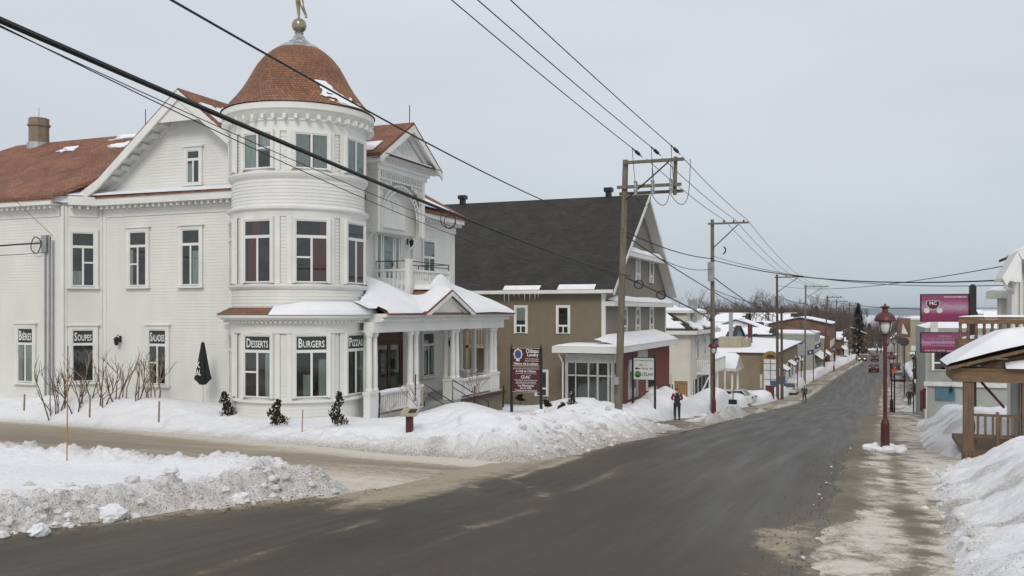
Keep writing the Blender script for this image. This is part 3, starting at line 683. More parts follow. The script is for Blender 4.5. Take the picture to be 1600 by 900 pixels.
# frames: south wall (faces the side street), west wing front, 45 degree wall, east wall (faces the main street)
fS = Fr(-23.5, 27.0, 0, -1); fW = Fr(-37.0, 26.0, 0, -1); fC = Fr(-28.8, 26.5, 1, -1); fE = Fr(-18.6, 33.5, 1, 0)
p = P()
p.siding(fS, ZB, 10.4, const(-4.8, 4.9)); p.siding(fW, ZB, 10.4, const(-6.0, 7.7)); p.siding(fC, ZB, 10.4, const(-0.707, 0.707)); p.siding(fE, ZB, 10.4, const(-5.5, 5.5))
p.siding(Fr(-37, 39, 0, 1), ZB, 10.4, const(-18.4, 6)); p.siding(Fr(-43, 32.5, -1, 0), ZB, 10.4, const(-6.5, 6.5))
def gab(z):
    if z < 11.2: w_ = 5.3 - (z - 10.54) * (1.4 / 0.66)
    else: w_ = 3.9 * (14.3 - z) / 3.1
    return (-23.9 - (-23.5) - w_ + 0.15, -23.9 + 23.5 + w_ - 0.15)
p.siding(fS, 10.4, 14.1, gab)
p.build('wall', 'siding', H)
# corner boards
for args in ((None, -29.42, -29.22, 25.95, 26.0, ZB, 10.15), (fC, -0.707, -0.56, 0, 0.03, ZB, 10.15), (fC, 0.60, 0.70, 0, 0.03, ZB, 10.15), (fS, -4.75, -4.6, 0, 0.035, ZB, 10.15), (fE, 5.3, 5.5, 0, 0.035, ZB, 10.15),
             (fE, -2.0, -1.85, 0, 0.05, 7, 9.3), (fE, y_at(644, -18.6) - 33.5 - 0.12, y_at(644, -18.6) - 33.5 + 0.14, 0.0, 0.10, 6.6, 9.3)):
    p = P(); p.box(*args[1:]) if args[0] is None else p.ob(*args); p.build('corner_board', 'white', H)
# cornice with modillions
def cornice(fr, a0, a1, z=10.15, out=0.50):
    p = P(); q = P()
    p.ob(fr, a0, a1, 0.0, out, z, z + 0.07); p.ob(fr, a0, a1, out - 0.09, out, z + 0.069, z + 0.33); p.ob(fr, a0, a1, 0, 0.05, z - 0.42, z + 0.001)
    a = a0 + 0.1
    while a < a1 - 0.1:
        q.ob(fr, a - 0.05, a + 0.05, 0.052, out - 0.12, z - 0.13, z - 0.003); a += 0.29
    p.build('cornice', 'white', H); q.build('dentil_molding', 'white', H)
cornice(fS, -4.6, 4.2); cornice(fW, -6.3, 7.62); cornice(fC, -0.5, 0.52, 10.148); cornice(fE, 0.45, 5.6)
# roofs
rf = P()
def gable_roof(rf, xc, prof, y0, y1, th=0.16):
    """prof: (half width, z) from the apex down"""
    for sgn in (-1, 1):
        for (w0, z0), (w1, z1) in zip(prof[:-1], prof[1:]):
            a, b = (xc + sgn * w0, z0), (xc + sgn * w1, z1)
            t = [(a[0], y0, a[1]), (b[0], y0, b[1]), (b[0], y1, b[1]), (a[0], y1, a[1])]
            if sgn > 0: rf.slab(t, th)
            else: rf.slab(t[::-1], th)
gable_roof(rf, -23.9, [(0, 14.32), (3.9, 11.22), (4.6, 10.83), (5.45, 10.50)], 26.3, 32.5)
# wing roof with a hip at its far end
rz, ez = 13.85, 10.48
rf.slab([(-43.2, 25.45, ez), (-29.3, 25.45, ez), (-28.3, 26.5, ez + 0.7), (-26.8, 30.6, rz), (-37.4, 30.6, rz)], 0.15)
rf.slab([(-43.2, 36.5, ez), (-43.2, 25.45, ez), (-37.4, 30.6, rz)], 0.15); rf.slab([(-26.8, 30.6, rz), (-26.8, 36.5, ez), (-43.2, 36.5, ez), (-37.4, 30.6, rz)], 0.15)
# main hip roof behind
x0, x1, y0, y1 = -29.6, -18.05, 27.9, 39.6; a = (-23.9, 33.0, 14.45); b = (-23.9, 33.8, 14.45)
rf.slab([(x1, y0, 10.49), (x1, y1, 10.49), b, a], 0.15); rf.slab([(x1, y1, 10.49), (x0, y1, 10.49), b], 0.15)
rf.slab([(x0, y1, 10.49), (x0, y0, 10.49), a, b], 0.15); rf.slab([(x0, y0, 10.49), (x1, y0, 10.49), a], 0.15)
# pent roof along the foot of the gable
rf.slab([(-28.6, 26.45, 10.5), (-18.8, 26.45, 10.5), (-18.8, 27.0, 10.72), (-28.0, 27.0, 10.72)], 0.08)
roof = rf.build('roof', 'red_roof', H)
# rake boards and rake soffit with blocks
p = P(); q = P()
for sgn in (-1, 1):
    pr = [(0, 14.14), (3.9, 11.04), (4.6, 10.66), (5.4, 10.34)]
    for (w0, z0), (w1, z1) in zip(pr[:-1], pr[1:]):
        A = (-23.9 + sgn * w0, z0); B = (-23.9 + sgn * w1, z1)
        for (ya, yb, hh) in ((26.27, 26.36, 0.26), (26.93, 26.985, 0.34)):
            pts = [(A[0], ya, A[1] + 0.10), (B[0], ya, B[1] + 0.10), (B[0], ya, B[1] - hh), (A[0], ya, A[1] - hh)]
            if sgn > 0: pts = pts[::-1]
            p.prism(pts, (0, yb - ya, 0))
        pts = [(A[0], 26.36, A[1] - 0.02), (B[0], 26.36, B[1] - 0.02), (B[0], 26.93, B[1] - 0.02), (A[0], 26.93, A[1] - 0.02)]
        p.slab(pts if sgn > 0 else pts[::-1], 0.04)
    for i in range(1, 8):
        k = i / 8.0; xx = -23.9 + sgn * (3.9 * k + 0.1); zz = 14.14 - 3.1 * k - 0.22
        q.box(xx - 0.12, xx + 0.12, 26.5, 26.93, zz - 0.1, zz + 0.06)
p.prism([(-24.9, 26.35, 13.1), (-22.9, 26.35, 13.1), (-23.9, 26.35, 13.95)], (0, 0.05, 0))
p.build('rake_board', 'white', H); q.build('rake_block', 'white', H)
sp = P()
sp.slab([(-28.3, 26.38, 10.60), (-20.9, 26.42, 10.56), (-20.9, 26.9, 10.72), (-28.0, 27.0, 10.78)], 0.07)
sp.slab([(-29.0, 25.9, 10.58), (-28.3, 26.4, 10.58), (-28.0, 27.0, 10.8), (-28.9, 26.5, 10.78)], 0.05)
snow_patch(sp, (-23.5, 26.5, 14.0), (-20.3, 26.5, 11.46), (-20.3, 31, 11.46), (-23.5, 31, 14.0), 3, cover=0.92)
snow_patch(sp, (-31.4, 30.1, 13.53), (-27.4, 30.1, 13.53), (-27.0, 30.6, 13.85), (-31.4, 30.6, 13.85), 5, cover=0.75, ragged=7, lift=0.05); snow_patch(sp, (-30.6, 29.2, 12.95), (-28.7, 29.2, 12.95), (-28.7, 29.8, 13.34), (-30.6, 29.8, 13.34), 8, cover=0.72, ragged=6, lift=0.05)
snow_patch(sp, (-33.6, 29.3, 13.02), (-32.4, 29.3, 13.02), (-32.4, 29.9, 13.4), (-33.6, 29.9, 13.4), 9, cover=0.66)
sp.slab([(-29.6, 25.5, 10.50), (-28.5, 26.4, 10.50), (-28.2, 27.0, 10.72), (-29.7, 26.6, 11.2)], 0.25)
sp.slab([(-17.9, 34.5, 10.62), (-17.95, 37.6, 10.62), (-19.3, 36.4, 11.4), (-19.4, 34.5, 11.4)], 0.04)
sp.build('roof_snow', 'roof_snow', H)
# chimney and rods
cx = -36.0; c = P(); c.lathe(cx, 30.6, [(0.45, 12.8), (0.43, 14.6), (0.49, 14.62), (0.50, 14.72), (0.44, 14.74), (0.44, 15.0), (0.34, 15.02)], 8); ch = c.build('chimney', 'chimney', H)
c = P(); c.lathe(cx, 30.6, [(0.52, 13.5), (0.50, 13.86)], 8); c.tube((cx, 30.6, 15.0), (cx, 30.6, 15.5), 0.015); c.build('flashing', 'metal', ch)
p = P()
for q_ in ((-29.6, 30.6, 13.8, 14.9), (-17.3, 32.1, 13.5, 14.35)): p.tube((q_[0], q_[1], q_[2]), (q_[0], q_[1], q_[3]), 0.018)
p.build('lightning_rod', 'black', H)
# windows of the south side
for px in (217, 299.5):
    window(H, Fr(x_at(px, 27), 27, 0, -1), 0.86, 7.0, 9.12, 8.55, casing=0.13, head=True, slider=1 if px < 250 else 0, curtain=('pale_curtain', [(0.15, 0.9, 7.0, 8.3)] if px > 250 else [(-0.9, -0.6, 7, 8.4)]))
window(H, Fr(x_at(247.5, 27), 27, 0, -1), 0.86, 3.2, 5.32, 4.72, casing=0.15, head=True, sign='SALADES', slider=1)
window(H, fC, 0.82, 7.0, 9.12, 8.55, casing=0.14, head=False, slider=-1, curtain=('pale_curtain', [(-0.9, 0.0, 7.0, 7.6)]))
window(H, fC, 0.78, 3.25, 5.3, 4.72, casing=0.14, head=True, sign='SOUPES', mid=False)
window(H, Fr(x_at(41.5, 26), 26, 0, -1), 0.84, 3.2, 5.36, 4.72, casing=0.15, head=True, sign='BIÈRES', curtain=('pale_curtain', [(-0.95, -0.3, 3.25, 4.65), (0.1, 0.9, 3.25, 4.65)]))
window(H, Fr(x_at(303.5, 27), 27, 0, -1), 0.60, 10.85, 12.1, 11.75, casing=0.12, head=True, curtain=('pale_curtain', [(-0.9, -0.2, 10.9, 11.6)]))
# service conduits, mast box and coiled drop cable
p = P()
for px in (69.5, 76, 81.5):
    xx = x_at(px, 25.9); p.tube((xx, 25.93, 2.0), (xx, 25.93, 9.0 if px < 81 else 8.8), 0.035)
p.box(x_at(66, 25.9), x_at(74, 25.9), 25.84, 25.95, 8.35, 9.0)
p.build('conduit', 'steel', H)
p = P(); cxx = x_at(56, 25.8)
p.path([(cxx + 0.26 * math.cos(t), 25.80 + 0.02 * math.sin(3 * t), 8.62 + 0.32 * math.sin(t)) for t in np.linspace(0, 4.5 * PI, 60)], 0.02, 5)
p.build('cable_coil', 'wire', H)
# ---- turret
tw = P(); pr = []; z = ZB
while z < 12.45: pr += [(TR + 0.016, z), (TR + 0.001, min(z + 0.115, 12.45))]; z += 0.115
tw.lathe(TX, TY, pr, 64); tw.build('turret_wall', 'siding', H)
tb = P()
tb.lathe(TX, TY, [(TR, 12.0), (TR + 0.05, 12.0), (TR + 0.05, 12.32), (TR + 0.10, 12.36), (TR + 0.10, 12.42), (2.60, 12.66), (2.65, 12.70), (2.65, 12.90), (2.5, 12.98)], 64)
tb.lathe(TX, TY, [(TR, 10.42), (TR + 0.09, 10.52), (TR + 0.13, 10.60), (TR + 0.13, 10.66), (TR + 0.02, 10.70), (TR, 10.74)], 64)
tb.lathe(TX, TY, [(TR, 9.16), (TR + 0.035, 9.16), (TR + 0.06, 9.34), (TR + 0.16, 9.42), (TR + 0.17, 9.48), (TR, 9.56)], 64)
tb.lathe(TX, TY, [(TR, 6.74), (TR + 0.06, 6.76), (TR + 0.12, 6.84), (TR + 0.13, 6.90), (TR, 6.94)], 64)
tb.lathe(TX, TY, [(TR, 5.26), (TR + 0.10, 5.28), (TR + 0.10, 5.60), (TR + 0.16, 5.66), (2.74, 5.78), (2.80, 5.80), (2.80, 5.90), (2.4, 5.95)], 64)
tb.lathe(TX, TY, [(TR, 2.92), (TR + 0.06, 2.94), (TR + 0.15, 2.98), (TR + 0.15, 3.04), (TR, 3.07)], 64)
tb.build('turret_cornice', 'white', H)
q = P()
for i in range(44):
    a = 2 * PI * i / 44; fr = Fr(TX + math.cos(a) * 2.42, TY + math.sin(a) * 2.42, math.cos(a), math.sin(a))
    q.ob(fr, -0.05, 0.05, 0.0, 0.22, 12.37, 12.52)
for i in range(100):
    a = 2 * PI * i / 100; fr = Fr(TX + math.cos(a) * 2.45, TY + math.sin(a) * 2.45, math.cos(a), math.sin(a))
    q.ob(fr, -0.04, 0.04, 0.0, 0.13, 5.62, 5.70)
q.build('turret_dentil_molding', 'white', H)
dome = [(2.69, 12.93), (2.57, 13.03), (2.40, 13.24), (2.18, 13.50), (1.96, 13.80), (1.78, 14.10), (1.62, 14.40), (1.45, 14.70), (1.23, 14.98), (0.98, 15.20), (0.84, 15.30)]
d = P(); d.lathe(TX, TY, dome, 64, closed=False); dm = d.build('dome', 'dome_roof', H, smooth=True)
c = P(); c.lathe(TX, TY, [(0.90, 15.27), (0.80, 15.36), (0.60, 15.48), (0.40, 15.56), (0.40, 15.60), (0.24, 15.74), (0.13, 15.92), (0.17, 15.95), (0.10, 15.99)], 10); cap = c.build('dome_cap', 'metal', H)
c = P(); c.sphere((TX, TY, 16.22), 0.26, 24, 16); fin = c.build('finial_ball', 'bronze', H, smooth=True)
# snow stuck to the dome
c = P(); camd = math.atan2(-TY, -TX)
def dome_at(a, t):
    i = min(int(t), len(dome) - 2); f_ = t - i; r = dome[i][0] * (1 - f_) + dome[i + 1][0] * f_; zz = dome[i][1] * (1 - f_) + dome[i + 1][1] * f_
    return r, zz
na, ntt = 60, 44
for i in range(na):
    for j in range(ntt):
        u = i / na; v = j / ntt; a = camd + math.radians(2 + 70 * u); t = 0.3 + 4.4 * v
        cu = 0.16 + 0.46 * (1 - v) ; wd = 0.17 + 0.16 * (1 - v)
        e = abs(u - cu) / wd + max(0, v - 0.8) * 4 + 0.9 * (float(vnoise(np.array(u * 16.0), np.array(v * 11.0), 3)) - 0.35)
        if e < 0.70 and v < 0.86:
            vs = []
            for du, dv in ((0, 0), (1, 0), (1, 1), (0, 1)):
                r, zz = dome_at(0, 0.3 + 4.4 * (j + dv) / ntt); aa = camd + math.radians(2 + 70 * (i + du) / na); r += 0.03
                vs.append((TX + r * math.cos(aa), TY + r * math.sin(aa), zz + 0.02))
            c.face(*vs)
c.build('dome_snow', 'roof_snow', H)
def skin(name, joints, edges, m, parent, org, sub=2, root=0):
    me = bpy.data.meshes.new(name); me.from_pydata([(j[0], j[1], j[2]) for j in joints], edges, []); me.update()
    o = bpy.data.objects.new(name, me); C.objects.link(o); o.modifiers.new('skin', 'SKIN')
    sv = me.skin_vertices[0].data
    for i, j in enumerate(joints):
        r = j[3]; sv[i].radius = (r if isinstance(r, tuple) else (r, r)); sv[i].use_root = (i == root)
    s_ = o.modifiers.new('sub', 'SUBSURF'); s_.levels = sub; s_.render_levels = sub
    o.modifiers['skin'].use_smooth_shade = True
    me.materials.append(MT[m]); o.location = org
    if parent is not None: o.parent = parent
    o['_o'] = (0, 0, 0)
    return o
J = [(0, 0, 0.78, (0.11, 0.09)), (0, 0, 0.98, (0.12, 0.09)), (0.0, 0.0, 1.18, (0.13, 0.09)), (0, 0, 1.30, 0.05), (0.01, 0, 1.45, 0.085),
     (-0.06, 0, 0.70, 0.10), (-0.05, 0.02, 0.42, 0.07), (-0.01, 0, 0.10, 0.045), (0.03, -0.08, 0.03, 0.035),
     (0.08, 0, 0.70, 0.095), (0.17, -0.05, 0.42, 0.07), (0.26, 0.05, 0.12, 0.05), (0.27, 0.02, 0.03, 0.045),
     (0.16, 0, 1.2, 0.05), (0.27, 0.02, 0.95, 0.04), (0.30, -0.05, 0.68, 0.032), (-0.16, 0, 1.22, 0.05), (-0.2, -0.05, 1.5, 0.04), (-0.16, -0.1, 1.75, 0.03)]
E = [(0, 1), (1, 2), (2, 3), (3, 4), (0, 5), (5, 6), (6, 7), (7, 8), (0, 9), (9, 10), (10, 11), (11, 12), (2, 13), (13, 14), (14, 15), (2, 16), (16, 17), (17, 18)]
HO = H['_o']
skin('statue', J, E, 'bronze', H, (TX - HO[0], TY - HO[1], 16.44 - HO[2]))
# turret windows
dirs = [(0, -1), (1, -1), (1, 0), (-1, -1)]
names = ['DESSERTS', 'BURGERS', 'PIZZAS', None]
for k, dd in enumerate(dirs):
    l = math.hypot(*dd); n_ = (dd[0] / l, dd[1] / l)
    fr = Fr(TX + n_[0] * (TR - 0.03), TY + n_[1] * (TR - 0.03), *n_)
    window(H, fr, 1.08, 3.14, 5.22, 4.68, casing=0.09, sign=names[k], slider=1 if k == 0 else 0, sill=False, dpt=0.02, back=0.14, curtain=('pale_curtain', [(0.55, 0.95, 3.2, 4.6)]) if k != 1 else ('pale_curtain', [(-0.5, -0.05, 3.2, 3.9), (0.45, 0.95, 3.2, 4.4)]))
    cu = [(-0.75, -0.1, 7.05, 8.45), (-0.4, 0.1, 8.56, 9.0)] if k == 0 else ([(0.1, 0.85, 7.05, 8.45), (0.5, 0.9, 8.56, 9.0)] if k == 1 else [(0.15, 0.9, 7.05, 8.45)])
    window(H, fr, 1.08, 6.97, 9.06, 8.50, casing=0.09, curtain=('red_curtain', cu), slider=1 if k == 1 else 0, sill=False, dpt=0.02, back=0.14)
    window(H, fr, 1.12, 10.76, 11.94, None, casing=0.08, slider=-1 if k == 0 else 0, sill=False, dpt=0.02, back=0.14, curtain=('pale_curtain', [(-0.92, -0.1, 10.8, 11.9), (0.12, 0.92, 11.35 if k == 0 else 10.8, 11.9)]))
for dd in ((0, -1), (1, -1), (1, 0), (-1, -1)):
    ac = math.degrees(math.atan2(dd[1], dd[0]))
    for (z0, z1) in ((3.06, 5.27), (6.93, 9.18), (10.70, 12.02)):
        for o_ in (15.6, -19.8):
            p = P(); p.lathe(TX, TY, [(TR, z0), (TR + 0.055, z0), (TR + 0.055, z1), (TR, z1)], 4, a0=math.radians(ac + o_), a1=math.radians(ac + o_ + 4.2), closed=False); p.build('pilaster', 'white', H)
# ground-floor ledge at the turret's west side
p = P(); p.box(-21.95, -20.9, 26.2, 27.0, 5.33, 5.55); p.build('side_beam', 'white', H)
rr = P(); rr.lathe(TX, TY, [(2.84, 5.91), (2.37, 6.14)], 40, a0=math.radians(150), a1=math.radians(360), closed=False); rr.build('skirt_roof', 'red_roof', H)

# ---- east side: attic bay with its lattice screen
bay = P()
fB = Fr(-17.6, 31.95, 1, 0); fBs = Fr(-18.6, 30.0, 0, -1)
bay.siding(fBs, 9.2, 11.95, const(-0.6, 0.99)); bay.siding(Fr(-18.1, 33.9, 0, 1), 9.2, 11.95, const(-0.5, 0.6)); bay.siding(Fr(-17.98, 31.95, 1, 0), 9.2, 11.95, const(-1.94, 1.94)); bay.box(-18.6, -17.99, 30.02, 33.88, 9.16, 9.22)
bay.build('bay_wall', 'siding', H)
p = P()
for a in (-1.95, 1.75): p.ob(fB, a, a + 0.2, -0.12, 0.06, 9.1, 11.48)
p.ob(fB, -2.05, 2.05, -0.95, 0.12, 11.48, 11.66); p.ob(fB, -2.3, 2.3, -0.95, 0.40, 11.92, 12.02); p.ob(fB, -2.15, 2.15, -0.9, 0.2, 11.661, 11.919)
p.ob(fB, -1.75, 1.75, -0.02, 0.03, 11.16, 11.22); p.ob(fB, -1.75, 1.75, -0.02, 0.03, 11.42, 11.479)
p.ob(fBs, -3.5, 1.35, 0.001, 0.5, 11.70, 11.98)
for i in range(24): p.ob(fB, -1.72 + i * 0.147, -1.65 + i * 0.147, -0.01, 0.02, 11.22, 11.42)
for i in range(30): p.ob(fB, -2.05 + i * 0.14, -1.98 + i * 0.14, 0.2, 0.30, 11.8, 11.915)
bs = p.build('bay_frame', 'white', H)
q = P(); pts = []                       # fretwork arch
for i in range(41):
    t = PI * i / 40; pts.append((1.55 * math.cos(t), 9.75 + 1.30 * math.sin(t)))
def strip(p_, fr, pts_, w_, d0, d1):
    for (a0, z0), (a1, z1) in zip(pts_[:-1], pts_[1:]):
        p_.tube(fr.p(a0, (d0 + d1) / 2, z0), fr.p(a1, (d0 + d1) / 2, z1), w_, n=6)
strip(q, fB, pts, 0.035, 0, 0.03); strip(q, fB, [(a * 0.86, 9.75 + (z - 9.75) * 0.84) for a, z in pts], 0.03, 0, 0.03)
for i in range(0, 41, 2):
    t = PI * i / 40; q.tube(fB.p(1.33 * math.cos(t), 0.015, 9.75 + 1.09 * math.sin(t)), fB.p(1.55 * math.cos(t), 0.015, 9.75 + 1.30 * math.sin(t)), 0.022, n=5)
for sg in (-1, 1):
    for (ca_, cz_, cr) in ((1.5, 10.95, 0.17), (1.18, 11.02, 0.11), (1.62, 10.62, 0.10), (0.9, 11.08, 0.07)):
        strip(q, fB, [(sg * ca_ + cr * math.cos(t), cz_ + cr * math.sin(t)) for t in np.linspace(0, 2 * PI, 13)], 0.028, 0, 0.03)
        strip(q, fB, [(sg * ca_ + cr * 0.45 * math.cos(t), cz_ + cr * 0.45 * math.sin(t)) for t in np.linspace(0, 2 * PI, 9)], 0.022, 0, 0.03)
    for i in range(9): strip(q, fB, [(sg * (1.60 + 0.05 * math.cos(t)), 9.25 + i * 0.14 + 0.06 * math.sin(t)) for t in np.linspace(0, 2 * PI, 7)], 0.02, 0, 0.03)
q.build('fretwork', 'white', bs)
q = P()                                 # arched panel with a curved motif on the wall behind
fp = Fr(-17.98, 31.9, 1, 0); arch = [(0.95 * math.cos(t), 9.9 + 0.85 * math.sin(t)) for t in np.linspace(0, PI, 21)]
q.prism([fp.p(a_, 0.03, z_) for a_, z_ in [(0.95, 9.35)] + arch + [(-0.95, 9.35)]][::-1], (0.05, 0, 0))
for off in (-0.25, 0.15):
    strip(q, fp, [(off + 0.3 * math.sin(t) * (t / 4), 9.55 + 0.28 * t) for t in np.linspace(0, 3.6, 16)], 0.022, 0.08, 0.1)
strip(q, fp, [(0.9 * a_ / 0.95, z_ - 0.03) for a_, z_ in arch], 0.025, 0.08, 0.1)
q.build('arched_panel', 'white', H)
p = P()                                 # diagonal brackets under the bay
for y in (30.1, 33.8): p.tube((-18.6, y, 8.2), (-17.7, y, 9.15), 0.035)
p.build('bay_bracket', 'white', H)
r = P()
pr = [(0, 13.62), (2.55, 11.98)]
for sgn in (-1, 1):
    A = (32.0, 13.62); B = (32.0 + sgn * 2.6, 12.0)
    t = [(-17.05, A[0], A[1]), (-17.05, B[0], B[1]), (-22.6, B[0], B[1]), (-22.6, A[0], A[1])]
    r.slab(t[::-1] if sgn > 0 else t, 0.13)
r.slab([(-17.02, 29.7, 12.03), (-17.02, 34.3, 12.03), (-17.5, 34.3, 12.16), (-17.5, 29.7, 12.16)][::1], 0.03)
r.build('bay_roof', 'red_roof', H)
p = P(); p.prism([(-17.5, 29.7, 12.05), (-17.5, 34.3, 12.05), (-17.5, 32.0, 13.45)], (0.06, 0, 0))
for i in range(9):
    t = math.radians(20 + i * 17.5); p.tube((-17.43, 32.0 + 0.12 * math.cos(t), 12.28 + 0.12 * math.sin(t)), (-17.43, 32.0 + 0.72 * math.cos(t), 12.28 + 0.62 * math.sin(t)), 0.03, 0.045, n=5)
for sgn in (-1, 1):
    a_ = [(-17.03, 32.0, 13.5), (-17.03, 32.0 + sgn * 2.6, 11.88), (-17.03, 32.0 + sgn * 2.6, 11.64), (-17.03, 32.0, 13.22)]
    p.prism(a_ if sgn < 0 else a_[::-1], (-0.07, 0, 0))
    a_ = [(-17.4, 32.0, 13.35), (-17.4, 32.0 + sgn * 2.2, 11.98), (-17.4, 32.0 + sgn * 1.85, 11.98), (-17.4, 32.0, 13.1)]
    p.prism(a_ if sgn < 0 else a_[::-1], (0.1, 0, 0))
    a_ = [(-17.1, 32.0, 13.40), (-17.1, 32.0 + sgn * 2.5, 11.84), (-17.5, 32.0 + sgn * 2.5, 11.84), (-17.5, 32.0, 13.40)]
    p.slab(a_ if sgn < 0 else a_[::-1], 0.03)
p.build('pediment', 'white', H)
p = P(); p.slab([(-17.04, 29.9, 12.07), (-17.04, 33.6, 12.07), (-17.42, 33.6, 12.2), (-17.42, 29.9, 12.2)], 0.04); p.slab([(-17.5, 29.55, 12.16), (-17.5, 30.3, 12.62), (-18.6, 30.3, 12.62), (-18.9, 29.5, 12.12)][::-1], 0.03); p.build('bay_snow', 'roof_snow', H)
# balcony door, windows and house door
def glazed_door(par, fr, w, z0, z1, m, side=True, name='door'):
    h = w / 2; p = P()
    p.ob(fr, -h - 0.1, -h, 0, 0.1, z0, z1 + 0.1); p.ob(fr, h, h + 0.1, 0, 0.1, z0, z1 + 0.1); p.ob(fr, -h, h, 0, 0.1, z1, z1 + 0.099)
    p.ob(fr, -h, h, 0, 0.03, z0, z1 - 0.001)
    dv = 0.0
    dn = p.build(name, m, par)
    q = P(); g = P(); i_ = P()
    if side: spans = [(-h + 0.08, -h + 0.42), (-0.42, 0.42), (h - 0.42, h - 0.08)]
    else: spans = [(-h + 0.08, -0.06), (0.06, h - 0.08)]
    for a0, a1 in spans:
        q.ob(fr, a0 - 0.05, a0 + 0.06, 0.03, 0.075, z0, z1 - 0.02); q.ob(fr, a1 - 0.06, a1 + 0.05, 0.03, 0.075, z0, z1 - 0.02)
        q.ob(fr, a0 + 0.06, a1 - 0.06, 0.03, 0.074, z0, z0 + 0.5); q.ob(fr, a0 + 0.06, a1 - 0.06, 0.03, 0.074, z1 - 0.14, z1 - 0.021)
        i_.face(fr.p(a0 + .06, 0.034, z0 + .5), fr.p(a1 - .06, 0.034, z0 + .5), fr.p(a1 - .06, 0.034, z1 - .14), fr.p(a0 + .06, 0.034, z1 - .14))
        g.face(fr.p(a0 + .06, 0.055, z0 + .5), fr.p(a1 - .06, 0.055, z0 + .5), fr.p(a1 - .06, 0.055, z1 - .14), fr.p(a0 + .06, 0.055, z1 - .14))
    q.build('door_leaf', m, dn); i_.build('interior', 'pale_curtain' if m == 'white' else 'dark_in', dn); g.build('pane', 'glass', dn)
    q = P(); q.tube(fr.p(0.33, 0.1, z0 + 1.0), fr.p(0.33, 0.1, z0 + 1.18), 0.02); q.build('handle', 'black', dn)
    return dn
glazed_door(H, fE.at(-0.95), 2.0, 6.9, 9.25, 'white')
window(H, fE.at(y_at(669, -18.6) - 33.5), 1.1, 7.05, 9.2, 8.45, casing=0.12, slider=1, curtain=('pale_curtain', [(-0.9, 0.9, 7.1, 9.1)]))
dr = glazed_door(H, fE.at(-0.9), 2.1, 2.35, 4.75, 'brown_wood', side=False, name='front_door')
p = P(); p.ob(fE.at(-0.9), -1.15, 1.15, 0, 0.09, 4.85, 5.25); p.build('door_transom', 'brown_wood', H)
window(H, fE.at(y_at(668, -18.6) - 33.5), 1.1, 3.1, 5.05, 4.5, casing=0.12, curtain=('pale_curtain', [(-0.9, -0.3, 3.2, 4.4), (0.5, 0.9, 3.2, 4.4)]))
def lantern(par, x, y, z, nx=1, ny=0):
    p = P(); fr = Fr(x, y, nx, ny)
    p.ob(fr, -0.05, 0.05, 0, 0.03, z - 0.1, z + 0.15); p.path([fr.p(0, 0.02, z + 0.1), fr.p(0, 0.14, z + 0.2), fr.p(0, 0.2, z + 0.1)], 0.015, 5)
    c_ = fr.p(0, 0.2, 0); p.lathe(c_[0], c_[1], [(0.03, z - 0.22), (0.07, z - 0.2), (0.11, z + 0.02), (0.13, z + 0.03), (0.03, z + 0.12)], 6)
    return p.build('wall_lantern', 'black', par)
lantern(H, -18.58, y_at(636, -18.6), 9.0); lantern(H, -18.58, y_at(697, -18.6), 4.55); lantern(H, x_at(189, 27), 26.98, 4.9, 0, -1); lantern(H, -18.58, 30.6, 4.6)
# balcony
p = P(); p.box(-18.6, -16.98, 31.45, 35.2, 6.62, 6.85); p.box(-17.12, -16.9, 31.4, 31.62, 6.2, 8.1); p.box(-17.1, -16.95, 35.05, 35.2, 6.2, 7.75)
p.box(-17.10, -16.96, 31.6, 35.1, 7.62, 7.70); p.box(-18.6, -17.1, 31.42, 31.56, 7.62, 7.70); p.box(-18.6, -17.1, 35.1, 35.2, 7.62, 7.70)
bal = p.build('balcony', 'white', H)
p = P(); y = 31.72
while y < 35.0: p.lathe(-17.03, y, [(0.03, 6.85), (0.05, 7.1), (0.025, 7.3), (0.045, 7.5), (0.03, 7.62)], 6); y += 0.155
x = -18.45
while x < -17.15: p.lathe(x, 31.49, [(0.03, 6.85), (0.055, 7.1), (0.03, 7.3), (0.05, 7.5), (0.03, 7.62)], 6); x += 0.19
p.build('baluster_row', 'white', bal)
p = P()
for a, b in (((-18.5, 31.49), (-17.05, 31.49)), ((-17.03, 31.75), (-17.03, 35.15)), ((-17.03, 35.15), (-18.5, 35.15))):
    for zz in ((8.02,) if a[1] == b[1] else (8.02, 7.86)):
        p.tube((a[0], a[1], zz), (b[0], b[1], zz), 0.02, n=5)
    for q_ in (a, b): p.tube((q_[0], q_[1], 7.68), (q_[0], q_[1], 8.04), 0.02, n=5)
p.build('top_rail', 'black', bal)
# ---- porch
PX = -16.15; FZ = 2.35
p = P(); p.box(-18.6, -15.9, 27.4, 38.9, FZ - 0.16, FZ); fl = p.build('porch_floor', 'grey', H)
p = P(); p.box(-15.9, -15.86, 34.0, 38.9, FZ - 0.16, FZ); p.build('floor_edge', 'maroon', H)
p = P(); p.box(-18.5, -16.0, 27.6, 38.8, 1.0, FZ - 0.165); p.build('porch_skirt', 'taupe', H)
cols = [(PX - 0.02, 27.05), (PX - 0.02, 27.42), (PX, 30.0), (PX, 30.45), (PX, 33.7), (PX, 34.1), (PX - 0.42, 33.9), (PX, 37.8), (PX, 38.2), (PX - 0.42, 38.2), (-17.4, 38.65), (-18.1, 38.65)]
for x, y in cols:
    p = P(); p.lathe(x, y, [(0.15, 3.22), (0.15, 3.28), (0.115, 3.33), (0.118, 4.0), (0.095, 5.1), (0.13, 5.14), (0.15, 5.2), (0.15, 5.26)], 14); p.build('column', 'white', H, smooth=False)
